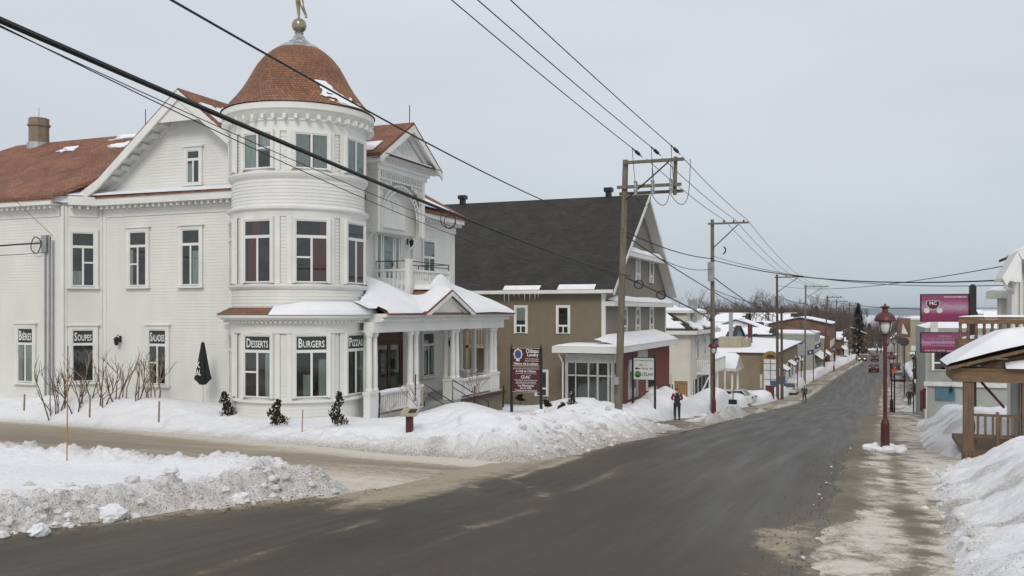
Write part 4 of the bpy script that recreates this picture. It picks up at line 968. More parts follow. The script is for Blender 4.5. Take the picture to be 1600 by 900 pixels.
for x, y, w_ in ((PX - 0.02, 27.24, 0.34), (PX, 30.22, 0.42), (PX - 0.1, 33.9, 0.45), (PX - 0.1, 38.05, 0.45), (-17.75, 38.65, 0.5)):
    hx = 0.13 if y < 28 else 0.22; p = P(); p.box(x - hx, x + hx, y - w_, y + w_, 1.2, 3.12); p.box(x - hx - 0.03, x + hx + 0.03, y - w_ - 0.03, y + w_ + 0.03, 3.121, 3.215); p.build('pedestal', 'white', H)
p = P()
def ent(x0, x1, y0, y1): p.box(x0, x1, y0, y1, 5.265, 5.64)
p.box(-16.36, -15.95, 27.0, 38.85, 5.265, 5.64); p.box(-18.6, -16.361, 38.45, 38.85, 5.265, 5.64)
p.box(-16.5, -15.75, 27.2, 39.0, 5.641, 5.80); p.box(-16.6, -15.58, 27.2, 39.15, 5.801, 5.93); p.box(-18.6, -16.6, 38.3, 39.15, 5.70, 5.93)
p.box(-18.6, -16.37, 27.0, 39.0, 5.3, 5.34)
en = p.build('entablature', 'white', H)
q = P(); y = 27.2
while y < 38.9: q.box(-15.75, -15.68, y, y + 0.07, 5.68, 5.78); y += 0.14
q.build('porch_dentil_molding', 'white', H)
def bal_row(y0, y1):
    p = P(); p.box(PX - 0.07, PX + 0.07, y0, y1, 3.04, 3.12); p.box(PX - 0.05, PX + 0.05, y0, y1, 2.42, 2.48); y = y0 + 0.09
    while y < y1 - 0.05: p.box(PX - 0.03, PX + 0.03, y - 0.03, y + 0.03, 2.48, 3.04); y += 0.16
    return p.build('railing', 'white', H)
bal_row(27.45, 29.8); bal_row(34.36, 37.6)
p = P(); x = -17.5
while x > -18.5: p.box(x - 0.03, x + 0.03, 38.62, 38.68, 2.45, 3.05); x -= 0.16
p.box(-18.6, -16.4, 38.59, 38.71, 3.05, 3.12); p.build('railing', 'white', H)
p = P()
for i in range(5): p.box(-15.9 + i * 0.32, -15.56 + i * 0.32, 30.75, 33.35, 1.0, FZ - 0.17 * (i + 1))
stp = p.build('steps', 'taupe', H)
for y in (30.8, 33.3):
    p = P(); p.path([(-15.95, y, 2.35), (-15.95, y, 3.2), (-14.35, y, 2.35), (-14.35, y, 1.6)], 0.025, 6); p.tube((-15.95, y, 2.9), (-14.35, y, 2.05), 0.018); p.build('handrail', 'black', H)
r = P()
r.slab([(-15.5, 27.3, 5.94), (-15.5, 39.2, 5.94), (-18.6, 38.99, 7.16), (-18.6, 28.4, 7.16)], 0.06)
r.slab([(-15.5, 39.2, 5.94), (-18.6, 39.2, 5.94), (-18.6, 38.99, 7.16)], 0.05)
for sgn in (-1, 1):
    t = [(-15.35, 32.05, 6.86), (-15.35, 32.05 + sgn * 2.25, 5.95), (-17.7, 32.05 + sgn * 2.25, 5.99), (-17.9, 32.05, 6.92)]
    r.slab(t[::-1] if sgn > 0 else t, 0.07)
r.build('porch_roof', 'red_roof', H)
p = P(); p.prism([(-15.62, 29.95, 5.93), (-15.62, 34.15, 5.93), (-15.62, 32.05, 6.76)], (0.05, 0, 0))
for sgn in (-1, 1):
    a_ = [(-15.33, 32.05, 6.80), (-15.33, 32.05 + sgn * 2.25, 5.88), (-15.33, 32.05 + sgn * 1.9, 5.88), (-15.33, 32.05, 6.64)]
    p.prism(a_ if sgn < 0 else a_[::-1], (-0.05, 0, 0))
    a_ = [(-15.5, 32.05, 6.66), (-15.5, 32.05 + sgn * 1.9, 5.93), (-15.5, 32.05 + sgn * 1.5, 5.93), (-15.5, 32.05, 6.5)]
    p.prism(a_ if sgn < 0 else a_[::-1], (-0.1, 0, 0))
p.build('porch_pediment', 'white', H)
# deep snow on the porch roof
def psz(X): return 5.94 + (-15.5 - X) * (1.22 / 3.1)
def porch_base(X, Y):
    z = psz(X); g_ = 6.88 - np.abs(Y - 32.05) * (0.92 / 2.25)
    return np.maximum(z, np.where(X > -17.9, g_, z)) + 0.0
def porch_snow(X, Y):
    e = np.minimum(np.minimum((-15.5 - X) / 0.5, (Y - 27.1) / 0.9), (39.15 - Y) / 0.6)
    t = 0.20 * np.clip(e, 0, 1) ** 0.5 + 0.012
    t = t + 0.40 * gauss(X, Y, -17.7, 28.7, 1.0, 1.3) + 0.22 * gauss(X, Y, -16.8, 29.6, 0.7, 1.0) + 0.85 * gauss(X, Y, -17.0, 34.3, 0.42, 1.0) + 0.12 * gauss(X, Y, -16.5, 36.5, 1, 2)
    t = t * (1 - sstep(-17.45, -17.1, X) * sstep(-16.05, -16.35, X) * sstep(30.95, 31.25, Y) * sstep(31.95, 31.75, Y) * 1.2)
    ped = sstep(0.25, 0.0, 32.05 + 2.25 - Y) * 0
    t = t + 0.03 * fbm(X * 2, Y * 2, 51, 3) * np.clip(e, 0, 1)
    t = np.where((X + 18.9) ** 2 + (Y - 26.9) ** 2 < 2.3 ** 2, -1, t)
    return t
p_s = heightfield('porch_snow', np.arange(-18.6, -15.34, 0.06), np.arange(26.6, 39.16, 0.07), porch_snow, 'roof_snow', base=porch_base, mask=lambda X, Y: (porch_snow(X, Y) > 0.0) & ((X < -15.45) | (np.abs(Y - 32.05) < 2.2)) & ((X - TX) ** 2 + (Y - TY) ** 2 > 2.25 ** 2) & ((Y > 27.2) | (X < -15.9)))
p_s.parent = H; p_s.location = (-HO[0], -HO[1], -HO[2])
c = P(); na = 40                       # snow ring running from the porch on to the turret skirt
for i in range(na):
    a0 = math.radians(-75 + 95 * i / na); a1 = math.radians(-75 + 95 * (i + 1) / na)
    k0 = min(1, i / 10.0) * 0.16 + 0.02; k1 = min(1, (i + 1) / 10.0) * 0.16 + 0.02
    q3 = []
    for a_, k_ in ((a0, k0), (a1, k1)):
        q3.append([(TX + r_ * math.cos(a_), TY + r_ * math.sin(a_), z_) for r_, z_ in ((2.86, 5.90), (2.80, 5.93 + k_ * .7), (2.6, 6.04 + k_), (2.36, 6.16 + k_))])
    for j in range(3): c.face(q3[0][j], q3[1][j], q3[1][j + 1], q3[0][j + 1])
c.build('skirt_snow', 'roof_snow', H, smooth=True)
# snow lying along the porch railing and sills
c = P(); c.sphere((PX, 28.6, 3.13), 0.5, 12, 8, 0.25, 2.3, 0.18); c.sphere((PX, 36.2, 3.12), 0.5, 12, 8, 0.2, 3.3, 0.1); c.build('rail_snow', 'roof_snow', H, smooth=True)

# ================================================================ the brown gabled building
BX = -13.1
B = thing('brown_building', 'taupe two-storey building with steep charcoal roof and red ground-floor extension', 'building', (-20.0, 53.0, g1(50)))
fs = Fr(-24.5, 46.0, 0, -1); fe = Fr(BX, 53.6, 1, 0)
p = P(); p.siding(fs, -1.5, 7.3, const(-11.5, 11.4), e=0.14, out=0.012); p.siding(Fr(-24.5, 61.2, 0, 1), -1.5, 7.3, const(-11.4, 11.5), e=0.3, out=0.01); p.siding(Fr(-36, 53.6, -1, 0), -1.5, 7.3, const(-7.6, 7.6), e=0.3)
p.build('wall', 'taupe', B)
p = P()
def gb(z):
    if z <= 7.4: return (-7.6, 7.6)
    w_ = 7.6 * (12.95 - z) / 5.55; return (-w_, w_)
p.siding(fe, -1.5, 12.9, gb, e=0.14, out=0.012); p.build('gable_wall', 'taupe2', B)
p = P(); p.siding(Fr(-36, 53.6, -1, 0), 7.3, 12.9, gb, e=0.3); p.build('gable_wall', 'taupe2', B)
r = P()
for sgn in (-1, 1):
    t = [(-12.45, 53.6, 13.12), (-12.45, 53.6 + sgn * 8.1, 7.18), (-36.4, 53.6 + sgn * 8.1, 7.18), (-36.4, 53.6, 13.12)]
    r.slab(t[::-1] if sgn > 0 else t, 0.14)
r.build('roof', 'dark_roof', B)
p = P()
for sgn in (-1, 1):
    a_ = [(-12.42, 53.6, 13.10), (-12.42, 53.6 + sgn * 8.14, 7.13), (-12.42, 53.6 + sgn * 8.14, 6.85), (-12.42, 53.6, 12.78)]
    p.prism(a_ if sgn < 0 else a_[::-1], (-0.04, 0, 0))
    a_ = [(-12.46, 53.6, 12.95), (-12.46, 53.6 + sgn * 8.1, 6.99), (-13.09, 53.6 + sgn * 8.1, 6.99), (-13.09, 53.6, 12.95)]
    p.slab(a_ if sgn < 0 else a_[::-1], 0.03)
p.box(-36.3, -12.5, 45.42, 45.5, 6.98, 7.16); p.box(-36.3, -12.5, 45.5, 46.0, 6.96, 7.0)
p.box(BX - 0.17, BX + 0.02, 45.96, 46.0, -1, 6.96); p.box(BX + 0.001, BX + 0.03, 45.97, 46.15, -1, 6.96); p.box(BX, BX + 0.03, 61.0, 61.22, -1, 6.9)
p.build('trim', 'white', B)
def belt(z, y0, y1, out=0.55):
    p = P(); p.box(BX + 0.02, BX + out, y0, y1, z, z + 0.26); b_ = p.build('belt_course', 'white', B)
    s_ = P(); snow_roof(s_, (BX + out + 0.02, y0, z + 0.26), (BX + out + 0.02, y1, z + 0.26), (BX + 0.02, y1, z + 0.34), (BX + 0.02, y0, z + 0.34), 0.26, 4, 30, 4); s_.build('ledge_snow', 'roof_snow', b_, smooth=True)
belt(6.30, 45.98, 61.3); belt(9.15, 48.75, 58.4)
for px, z0, z1 in ((995, 7.85, 9.15), (1016.5, 7.85, 9.15), (974.5, 4.75, 6.15), (995, 4.75, 6.15), (1016.5, 4.75, 6.15)):
    yy = y_at(px, BX); window(B, Fr(BX + 0.02, yy, 1, 0), 0.72, z0, z1, z0 + 0.42, casing=0.14, sill=False)
for px, z0, z1 in ((814.5, 4.82, 6.25), (880.5, 4.82, 6.25), (847, 1.4, 2.75)):
    window(B, Fr(x_at(px, 46), 45.99, 0, -1), 0.60, z0, z1, z0 + 0.42, casing=0.10, sill=False, curtain=('pale_curtain', [(-0.9, 0.9, z0 + 0.7, z1)]) if px < 820 else None)
for px, yy in ((723, 53.6), (951, 53.6)):
    x = x_at(px, yy); p = P(); p.box(x - 0.16, x + 0.16, yy - 0.16, yy + 0.16, 12.8, 13.4); p.box(x - 0.25, x + 0.25, yy - 0.25, yy + 0.25, 13.401, 13.65); p.build('roof_vent', 'black', B)
p = P(); rr2 = random.Random(2)         # snow line and icicles on the eave
snow_roof(p, (x_at(785, 45.4), 45.42, 7.17), (x_at(842, 45.4), 45.42, 7.17), (x_at(842, 45.4), 45.75, 7.42), (x_at(785, 45.4), 45.75, 7.42), 0.05, 3, 20, 3)
snow_roof(p, (x_at(870, 45.4), 45.42, 7.17), (x_at(928, 45.4), 45.42, 7.17), (x_at(928, 45.4), 45.8, 7.45), (x_at(870, 45.4), 45.8, 7.45), 0.06, 5, 20, 3)
p.build('eave_snow', 'roof_snow', B, smooth=True)
p = P()
for px in (788, 795, 803, 811, 820, 828, 836, 841): p.tube((x_at(px, 45.42), 45.41, 7.0), (x_at(px, 45.42), 45.41, 7.0 - rr2.uniform(0.15, 0.5)), 0.016, 0.003, n=5)
p.build('icicles', 'roof_snow', B)
# red ground-floor extension with glazed entrance and canopy
EX = -12.0
p = P(); p.siding(Fr(EX, 51.0, 1, 0), -1.5, 3.91, const(-5.9, 6.2), e=0.14, out=0.012); p.siding(Fr(-12.55, 57.2, 0, 1), -1.5, 3.85, const(-0.55, 0.55), e=0.2)
ext = p.build('extension_wall', 'red_wall', B)
p = P(); p.siding(Fr(-14.5, 44.8, -1, 0), -1.5, 3.85, const(-1.2, 1.2), e=0.14, out=0.01); p.build('entrance_side', 'taupe', B)
fd = Fr(-13.25, 43.6, 0, -1)
p = P()
for a0, a1 in ((-1.25, -1.1), (-0.72, -0.66), (-0.05, 0.03), (0.42, 0.52), (0.98, 1.08), (1.17, 1.25)): p.ob(fd, a0, a1, -0.06, 0.03, -0.3, 3.85)
p.ob(fd, -1.1, 1.17, -0.05, 0.025, 2.72, 2.80); p.ob(fd, -1.1, 1.17, -0.05, 0.025, 3.4, 3.849); p.ob(fd, -0.66, 0.42, -0.05, 0.02, 1.25, 1.31)
for a in (0.15, 0.85, 1.4): p.ob(Fr(EX, 44.35, 1, 0), a - 0.8, a - 0.73, -0.04, 0.03, -0.3, 3.85)
p.ob(Fr(EX, 44.35, 1, 0), -0.75, 0.75, -0.04, 0.02, 2.72, 2.8); p.ob(Fr(EX, 44.35, 1, 0), -0.72, 0.75, -0.04, 0.018, 3.4, 3.84)
en_ = p.build('entrance_frame', 'alu', B)
p = P(); p.face(fd.p(-1.2, -0.02, -0.3), fd.p(1.2, -0.02, -0.3), fd.p(1.2, -0.02, 3.5), fd.p(-1.2, -0.02, 3.5)); f2 = Fr(EX, 44.35, 1, 0)
p.face(f2.p(-0.7, -0.02, -0.3), f2.p(0.74, -0.02, -0.3), f2.p(0.74, -0.02, 3.5), f2.p(-0.7, -0.02, 3.5)); p.build('pane', 'glass', en_)
p = P(); p.box(-14.45, -12.4, 45.6, 45.66, -1, 3.7); p.box(-14.45, -12.1, 43.8, 45.6, -1.2, 0.2); p.build('vestibule', 'grey', en_)
p = P(); p.tube(fd.p(0.36, 0.08, 0.95), fd.p(0.36, 0.08, 1.7), 0.02); p.build('handle', 'steel', en_)
p = P(); p.box(-15.0, -11.5, 42.95, 46.0, 3.92, 4.24); p.box(BX + 0.02, -11.5, 46.001, 57.6, 3.92, 4.24); p.tube((-14.7, 43.1, 3.86), (-14.62, 43.55, 3.4), 0.04); p.tube((-14.62, 43.55, 3.4), (-14.62, 43.55, 0.5), 0.04)
cn = p.build('canopy', 'white', B)
p = P(); snow_roof(p, (-15.0, 42.95, 4.24), (-11.5, 42.95, 4.24), (-11.5, 46, 4.24), (-15.0, 46, 4.24), 0.12, 2, 16, 12)
snow_roof(p, (-11.48, 43.6, 4.24), (-11.48, 57.6, 4.24), (-13.0, 57.6, 4.8), (-13.0, 43.6, 4.6), 0.2, 6, 40, 8); p.build('canopy_snow', 'roof_snow', cn, smooth=True)
window(B, Fr(EX + 0.015, y_at(987.5, EX), 1, 0), 1.7, 1.35, 3.3, None, mid=False, casing=0.12, m='alu', sill=False, curtain=('pale_curtain', [(-0.97, 0.97, 1.4, 3.25)]))
window(B, Fr(EX + 0.015, y_at(1015.5, EX), 1, 0), 1.9, 1.55, 3.1, None, mid=False, casing=0.12, m='offwhite', sill=True)
p = P(); yv = y_at(1003, EX)
p.box(EX + 0.02, EX + 0.06, yv - 1.15, yv + 1.15, 3.2, 3.8)
for i in range(12): p.box(EX + 0.06, EX + 0.08, yv - 1.13 + i * 0.19, yv - 1.04 + i * 0.19, 3.2, 3.8)
p.build('ribbed_panel', 'offwhite', B)
# timber stair and landing on the side wall
p = P(); x0 = x_at(735, 45); x1 = x_at(768, 45)
p.box(x0, x1, 44.4, 45.98, 4.02, 4.18); p.box(x0, x1, 44.4, 44.46, 5.0, 5.08)
x = x0
while x < x1: p.box(x, x + 0.05, 44.41, 44.45, 4.18, 5.0); x += 0.15
p.tube((x1 - 0.15, 44.5, 4.0), (x1 + 0.75, 44.5, 1.2), 0.07, n=4); p.box(x1 - 0.14, x1, 44.4, 44.54, 0, 5.3); p.box(x0, x0 + 0.14, 44.4, 44.54, 0, 5.3)
p.build('side_stair', mat('pale_timber', (0.36, 0.29, 0.20), 0.8), B)

# ================================================================ cream house with the shop front
def simple_window(par, fr, w, z0, z1, m='white', mid=True): return window(par, fr, w, z0, z1, None, mid=mid, casing=0.09, m=m, sill=False)
HC = thing('cream_house', 'cream clapboard house with snowy hip roof, dormer and white street balcony', 'house', (-17.5, 75, g1(75)))
p = P(); p.siding(Fr(-17.5, 70, 0, -1), -3, 4.5, const(-4.5, 4.5), e=0.2, out=0.03); p.siding(Fr(-13, 75.5, 1, 0), -3, 4.5, const(-5.5, 5.5), e=0.2, out=0.03); p.siding(Fr(-22, 75.5, -1, 0), -3, 4.5, const(-5.5, 5.5), e=0.3); p.siding(Fr(-17.5, 81, 0, 1), -3, 4.5, const(-4.5, 4.5), e=0.3)
p.build('wall', 'cream', HC)
ez, rz = 4.5, 7.3; A = [(-22.5, 69.5, ez), (-12.5, 69.5, ez), (-12.5, 81.5, ez), (-22.5, 81.5, ez)]; R0, R1 = (-17.5, 73.5, rz), (-17.5, 77.5, rz)
p = P(); p.slab([A[0], A[1], R0], 0.2); p.slab([A[1], A[2], R1, R0], 0.2); p.slab([A[2], A[3], R1], 0.2); p.slab([A[3], A[0], R0, R1], 0.2); rf_ = p.build('roof', 'dark_roof', HC)
p = P(); p.box(-22.5, -12.48, 69.45, 69.5, ez - 0.28, ez + 0.02); p.box(-12.5, -12.45, 69.5, 81.5, ez - 0.28, ez + 0.02); p.box(-22.4, -12.5, 69.5, 70, ez - 0.26, ez - 0.22); p.build('fascia', 'white', HC)
p = P(); up = lambda q_, d=0.02: (q_[0], q_[1], q_[2] + d)
snow_patch(p, up(A[0]), up(A[1]), up(R0), up(R0), 4, 30, 22, 0.78, 0.12, 6); snow_patch(p, up(A[1]), up(A[2]), up(R1), up(R0), 5, 30, 22, 0.95, 0.12, 6); snow_patch(p, up(A[3]), up(A[0]), up(R0), up(R1), 6, 20, 14, 0.9, 0.12); p.build('roof_snow', 'roof_snow', HC)
p = P(); p.box(-16.2, -13.6, 71.5, 78.5, 4.8, 5.9); dm_ = p.build('dormer', 'cream', HC); p = P(); p.box(-16.5, -13.3, 71.2, 78.9, 5.9, 6.08); p.build('dormer_roof', 'white', dm_)
p = P(); snow_roof(p, (-16.5, 71.2, 6.08), (-13.3, 71.2, 6.08), (-13.3, 78.9, 6.08), (-16.5, 78.9, 6.08), 0.2, 3); p.build('dormer_snow', 'roof_snow', dm_, smooth=True)
p = P(); p.box(-13.8, -13.2, 73.2, 73.8, 5.2, 7.0); p.build('flue', 'steel', HC)
for px in (1088.5, 1100, 1110.5): simple_window(HC, Fr(-12.97, y_at(px, -13), 1, 0), 1.0, 2.3, 4.0)
simple_window(HC, Fr(x_at(1042.5, 70), 69.97, 0, -1), 0.5, 2.35, 3.0, mid=False); simple_window(HC, Fr(x_at(1044, 70), 69.97, 0, -1), 0.9, -0.6, 0.35)
p = P(); p.box(-13, -11.9, 72.4, 80.8, 0.95, 1.15); p.box(-11.98, -11.9, 72.4, 80.8, 2.0, 2.08); p.box(-13, -11.98, 72.4, 72.46, 2.0, 2.08)
y = 72.5
while y < 80.8: p.box(-11.97, -11.92, y, y + 0.06, 1.15, 2.0); y += 0.2
x = -12.95
while x < -12: p.box(x, x + 0.05, 72.4, 72.45, 1.15, 2.0); x += 0.16
for y in (72.5, 76.4, 80.6): p.box(-12.02, -11.88, y - 0.07, y + 0.07, -2.6, 0.95)
p.tube((-12.0, 72.5, 0.8), (-12.9, 71.0, -1.6), 0.06, n=4)
p.build('balcony', 'white', HC)
p = P(); snow_roof(p, (-12.9, 72.5, 1.16), (-12.0, 72.5, 1.16), (-12.0, 80.7, 1.16), (-12.9, 80.7, 1.16), 0.35, 4, 4, 12); p.build('balcony_snow', 'roof_snow', HC, smooth=True)
p = P(); p.box(-12.98, -12.93, 71.0, 80.5, -2.6, 0.6); shop = p.build('shop_front', 'dark_in', HC)
p = P()
for y in (71.0, 72.6, 74.3, 76.2, 78.2, 80.2): p.box(-12.93, -12.88, y, y + 0.2, -2.6, 0.6)
p.build('shop_frame', 'offwhite', shop)
# covered stoop beyond it
SP = thing('gabled_porch', 'small white gabled porch with thick snow beside the cream house', 'porch', (-12.5, 84.5, g1(84)))
p = P()
for x in (-13.6, -11.6):
    for y in (82.6, 86.2): p.box(x - 0.08, x + 0.08, y - 0.08, y + 0.08, -3.3, 0.9)
p.build('post', 'white', SP)
p = P()
for sgn in (-1, 1):
    t = [(-11.2, 84.4, 1.95), (-11.2, 84.4 + sgn * 2.4, 0.85), (-14.2, 84.4 + sgn * 2.4, 0.85), (-14.2, 84.4, 1.95)]; p.slab(t[::-1] if sgn > 0 else t, 0.2)
p.prism([(-11.35, 82.2, 0.9), (-11.35, 86.6, 0.9), (-11.35, 84.4, 1.85)], (0.05, 0, 0)); p.box(-14.0, -11.3, 82.3, 86.5, 0.55, 0.86)
p.build('roof', 'offwhite', SP)
p = P()
for sgn in (-1, 1):
    t = [(-11.2, 84.4, 1.97), (-11.2, 84.4 + sgn * 2.4, 0.87), (-14.2, 84.4 + sgn * 2.4, 0.87), (-14.2, 84.4, 1.97)]; snow_roof(p, *(t[::-1] if sgn > 0 else t), 0.4, 3)
p.build('roof_snow', 'roof_snow', SP, smooth=True)
# fences between the red extension and the cream house
def plank_fence(name, label, px0, px1, y, z0, z1, m, gap=0.02, w=0.14):
    x0, x1 = x_at(px0, y), x_at(px1, y); p = P(); x = x0
    t = thing(name, label, 'fence', ((x0 + x1) / 2, y, z0))
    while x < x1: p.box(x, x + w, y - 0.02, y + 0.02, z0, z1); x += w + gap
    p.build('board', m, t); p = P(); p.box(x0, x1, y + 0.021, y + 0.06, z1 - 0.25, z1 - 0.15); p.box(x0, x1, y + 0.021, y + 0.06, z0 + 0.2, z0 + 0.3); p.build('rail', m, t)
plank_fence('slatted_fence', 'pale open slatted fence right of the red extension', 1036, 1052, 62.5, -1.2, 1.7, 'offwhite', 0.16, 0.1)
plank_fence('board_fence', 'brown close-boarded fence in front of the cream house', 1054, 1074, 64.5, -1.2, 1.0, 'ochre')

# ================================================================ tan flat-roofed building with the arched sign
TB = thing('tan_building', 'tan flat-roofed shop building with snowy roof and ochre arched corner sign', 'building', (-14.5, 130, g1(125)))
def wallbox(par, x0, x1, y0, y1, z0, z1, m, name='wall'):
    p = P(); p.box(x0, x1, y0, y1, z0, z1); return p.build(name, m, par)
wallbox(TB, -20, -10.7, 112.5, 160, -6.5, 0.8, 'tan')
p = P(); p.box(-20.2, -10.5, 112.3, 160.2, 0.8, 1.0); p.build('parapet', 'maroon', TB)
p = P(); snow_roof(p, (-20.2, 112.3, 1.0), (-10.5, 112.3, 1.0), (-10.5, 160, 0.9), (-20.2, 160, 1.6), 0.35, 3); p.build('roof_snow', 'roof_snow', TB, smooth=True)
p = P(); p.box(-18.3, -15.4, 118, 122, 1.2, 2.7); p.box(-15.39, -14.6, 118.3, 121.7, 1.2, 2.55); p.build('roof_unit', 'beige', TB)
p = P(); p.box(-16.6, -16.0, 134, 134.7, 0.8, 4.1); p.build('chimney', 'maroon', TB)
p = P(); x_ = x_at(1142, 126); p.tube((x_, 126, 0.8), (x_, 126, 5.9), 0.28, n=12); p.lathe(x_, 126, [(0.6, 0.9), (0.35, 1.5)], 12); p.build('flue', 'steel', TB)
fr = Fr(x_at(1204, 112), 112.2, 0, -1)
p = P(); pts = [(-0.95, -4.6), (0.95, -4.6), (0.95, 0.4)] + [(0.95 * math.cos(t), 0.4 + 0.85 * math.sin(t)) for t in np.linspace(0.1, PI - 0.1, 14)] + [(-0.95, 0.4)]
p.prism([fr.p(a, 0.0, z) for a, z in pts], (0, -0.25, 0)); pn = p.build('arched_sign', 'ochre', TB)
p = P(); p.ob(fr, -0.78, 0.78, 0.25, 0.30, -3.4, 0.25); p.build('sign_panel', 'offwhite', pn)
p = P(); p.ob(fr, -0.03, 0.03, 0.3, 0.32, -3.4, 0.25)
for z in (-2.2, -1.1, -0.3): p.ob(fr, -0.78, 0.78, 0.301, 0.32, z, z + 0.06)
p.prism([fr.p(0.5 * math.cos(t), 0.28, 0.4 + 0.45 * math.sin(t)) for t in np.linspace(0, PI, 9)], (0, -0.02, 0)); p.build('sign_grid', 'sign_green', pn)
p = P(); p.ob(fr, 0.0, 0.72, 0.31, 0.34, -3.1, -2.3); p.build('blue_notice', 'blue', pn)
for i in range(7): simple_window(TB, Fr(-10.68, 116 + i * 6.2, 1, 0), 3.2, -3.4, -1.2)
for i, y in enumerate((118.0, 130.0, 142.0)):
    p = P(); p.slab([(-9.7, y, -1.5), (-9.7, y + 5, -1.5), (-10.7, y + 5, -0.9), (-10.7, y, -0.9)], 0.12); aw = p.build('awning', 'maroon', TB)
    p = P(); snow_roof(p, (-9.7, y, -1.49), (-9.7, y + 5, -1.49), (-10.7, y + 5, -0.89), (-10.7, y, -0.89), 0.15, i); p.build('awning_snow', 'roof_snow', aw, smooth=True)
p = P(); p.box(x_at(1187, 112), x_at(1192, 112), 112.38, 112.45, -3.3, -1.6); p.build('wall_poster', 'offwhite', TB)

# ================================================================ further buildings, one function for walls, roof, snow and windows
def shop(name, label, cat, x0, x1, y0, y1, zt, m, roof='flat', rm='dark_roof', face=1, wins=3, rows=((1.1, 2.6),), ridge=2.0, group=None, awn=None, zb=None):
    zb = g1((y0 + y1) / 2) - 1.0 if zb is None else zb; yc = (y0 + y1) / 2; xc = (x0 + x1) / 2
    t = thing(name, label, cat, (xc, yc, zb), group)
    wallbox(t, x0, x1, y0, y1, zb, zt, m); o = 0.35
    if roof == 'flat':
        p = P(); p.box(x0 - 0.1, x1 + 0.1, y0 - 0.1, y1 + 0.1, zt, zt + 0.25); p.build('parapet', 'offwhite', t)
        p = P(); snow_roof(p, (x0, y0, zt + 0.25), (x1, y0, zt + 0.25), (x1, y1, zt + 0.25), (x0, y1, zt + 0.25), 0.3, 3); p.build('roof_snow', 'roof_snow', t, smooth=True)
    else:
        A = [(x0 - o, y0 - o, zt), (x1 + o, y0 - o, zt), (x1 + o, y1 + o, zt), (x0 - o, y1 + o, zt)]; p = P(); s_ = P(); g = P()
        if roof == 'x': ra, rb = (x0 - o, yc, zt + ridge), (x1 + o, yc, zt + ridge); fa = [[A[0], A[1], rb, ra], [A[2], A[3], ra, rb]]; g.prism([(x1 - 0.02, y0, zt), (x1 - 0.02, y1, zt), (x1 - 0.02, yc, zt + ridge - 0.1)], (0.03, 0, 0)); g.prism([(x0 + 0.02, y0, zt), (x0 + 0.02, yc, zt + ridge - 0.1), (x0 + 0.02, y1, zt)], (-0.03, 0, 0))
        else: ra, rb = (xc, y0 - o, zt + ridge), (xc, y1 + o, zt + ridge); fa = [[A[1], A[2], rb, ra], [A[3], A[0], ra, rb]]; g.prism([(x0, y0 + 0.02, zt), (x1, y0 + 0.02, zt), (xc, y0 + 0.02, zt + ridge - 0.1)], (0, -0.03, 0))
        for k, q_ in enumerate(fa):
            p.slab(q_, 0.15); snow_patch(s_, *[up(v) for v in q_], k + int(abs(x0)), 18, 12, 0.95, 0.14, 5)
        p.build('roof', rm, t); s_.build('roof_snow', 'roof_snow', t); g.build('gable', m, t)
    g0 = g1(yc); n = wins
    for z0, z1 in rows:
        for i in range(n):
            yy = y0 + (y1 - y0) * (i + 0.5) / n
            simple_window(t, Fr(x1 + 0.01 if face > 0 else x0 - 0.01, yy, face, 0), min(1.6, (y1 - y0) / n * 0.6), g0 + z0, g0 + z1)
        nx_ = max(1, int((x1 - x0) / 4))
        for i in range(nx_): simple_window(t, Fr(x0 + (x1 - x0) * (i + 0.5) / nx_, y0 - 0.01, 0, -1), 1.1, g0 + z0, g0 + z1)
    if awn:
        xa = x1 if face > 0 else x0; xo = xa + face * 1.3; q_ = [(xo, y0 + 0.5, g0 + 2.6), (xo, y1 - 0.5, g0 + 2.6), (xa, y1 - 0.5, g0 + 3.5), (xa, y0 + 0.5, g0 + 3.5)]
        if face < 0: q_ = q_[::-1]
        p = P(); p.slab(q_, 0.15); aw = p.build('awning', awn, t); p = P(); snow_roof(p, *[up(v) for v in q_], 0.25, 2); p.build('awning_snow', 'roof_snow', aw, smooth=True)
    return t
bxl = lambda px, y: x_at(px, y)
shop('grey_shop', 'grey-green flat-roofed shop with a tall dark window past the flags', 'building', -19, -9.2, 168, 186, 1.9, 'grey', wins=3, rows=((1.2, 2.6), (4, 5.6)), awn='maroon')
shop('brick_block', 'long brown brick block with low snowy gables down the left side', 'building', -20, -7.8, 196, 232, 3.4, 'brickbrown', roof='y', ridge=1.4, wins=6, rows=((1.0, 2.6), (4.2, 5.6)))
shop('orange_shop', 'narrow orange-brown shop between the grey shop and the brick block', 'building', -16, -8.6, 187, 195, 0.6, 'beige', wins=2, awn='maroon')
shop('brick_shop', 'low brown shop with snowed awning beyond the brick block', 'building', -18, -6.8, 236, 256, -1.2, 'brickbrown', roof='y', ridge=1.6, wins=3, awn='maroon')
shop('white_house', 'small pale house standing behind the left end of the street', 'house', -16, -6.0, 262, 276, -2.2, 'offwhite', roof='x', ridge=2.4, wins=3, rows=((1.0, 2.4),))
shop('low_shop', 'low pale shop with a snowy roof closing the far end of the street', 'building', -3.5, 8.5, 396, 408, -10.0, 'beige', wins=3)
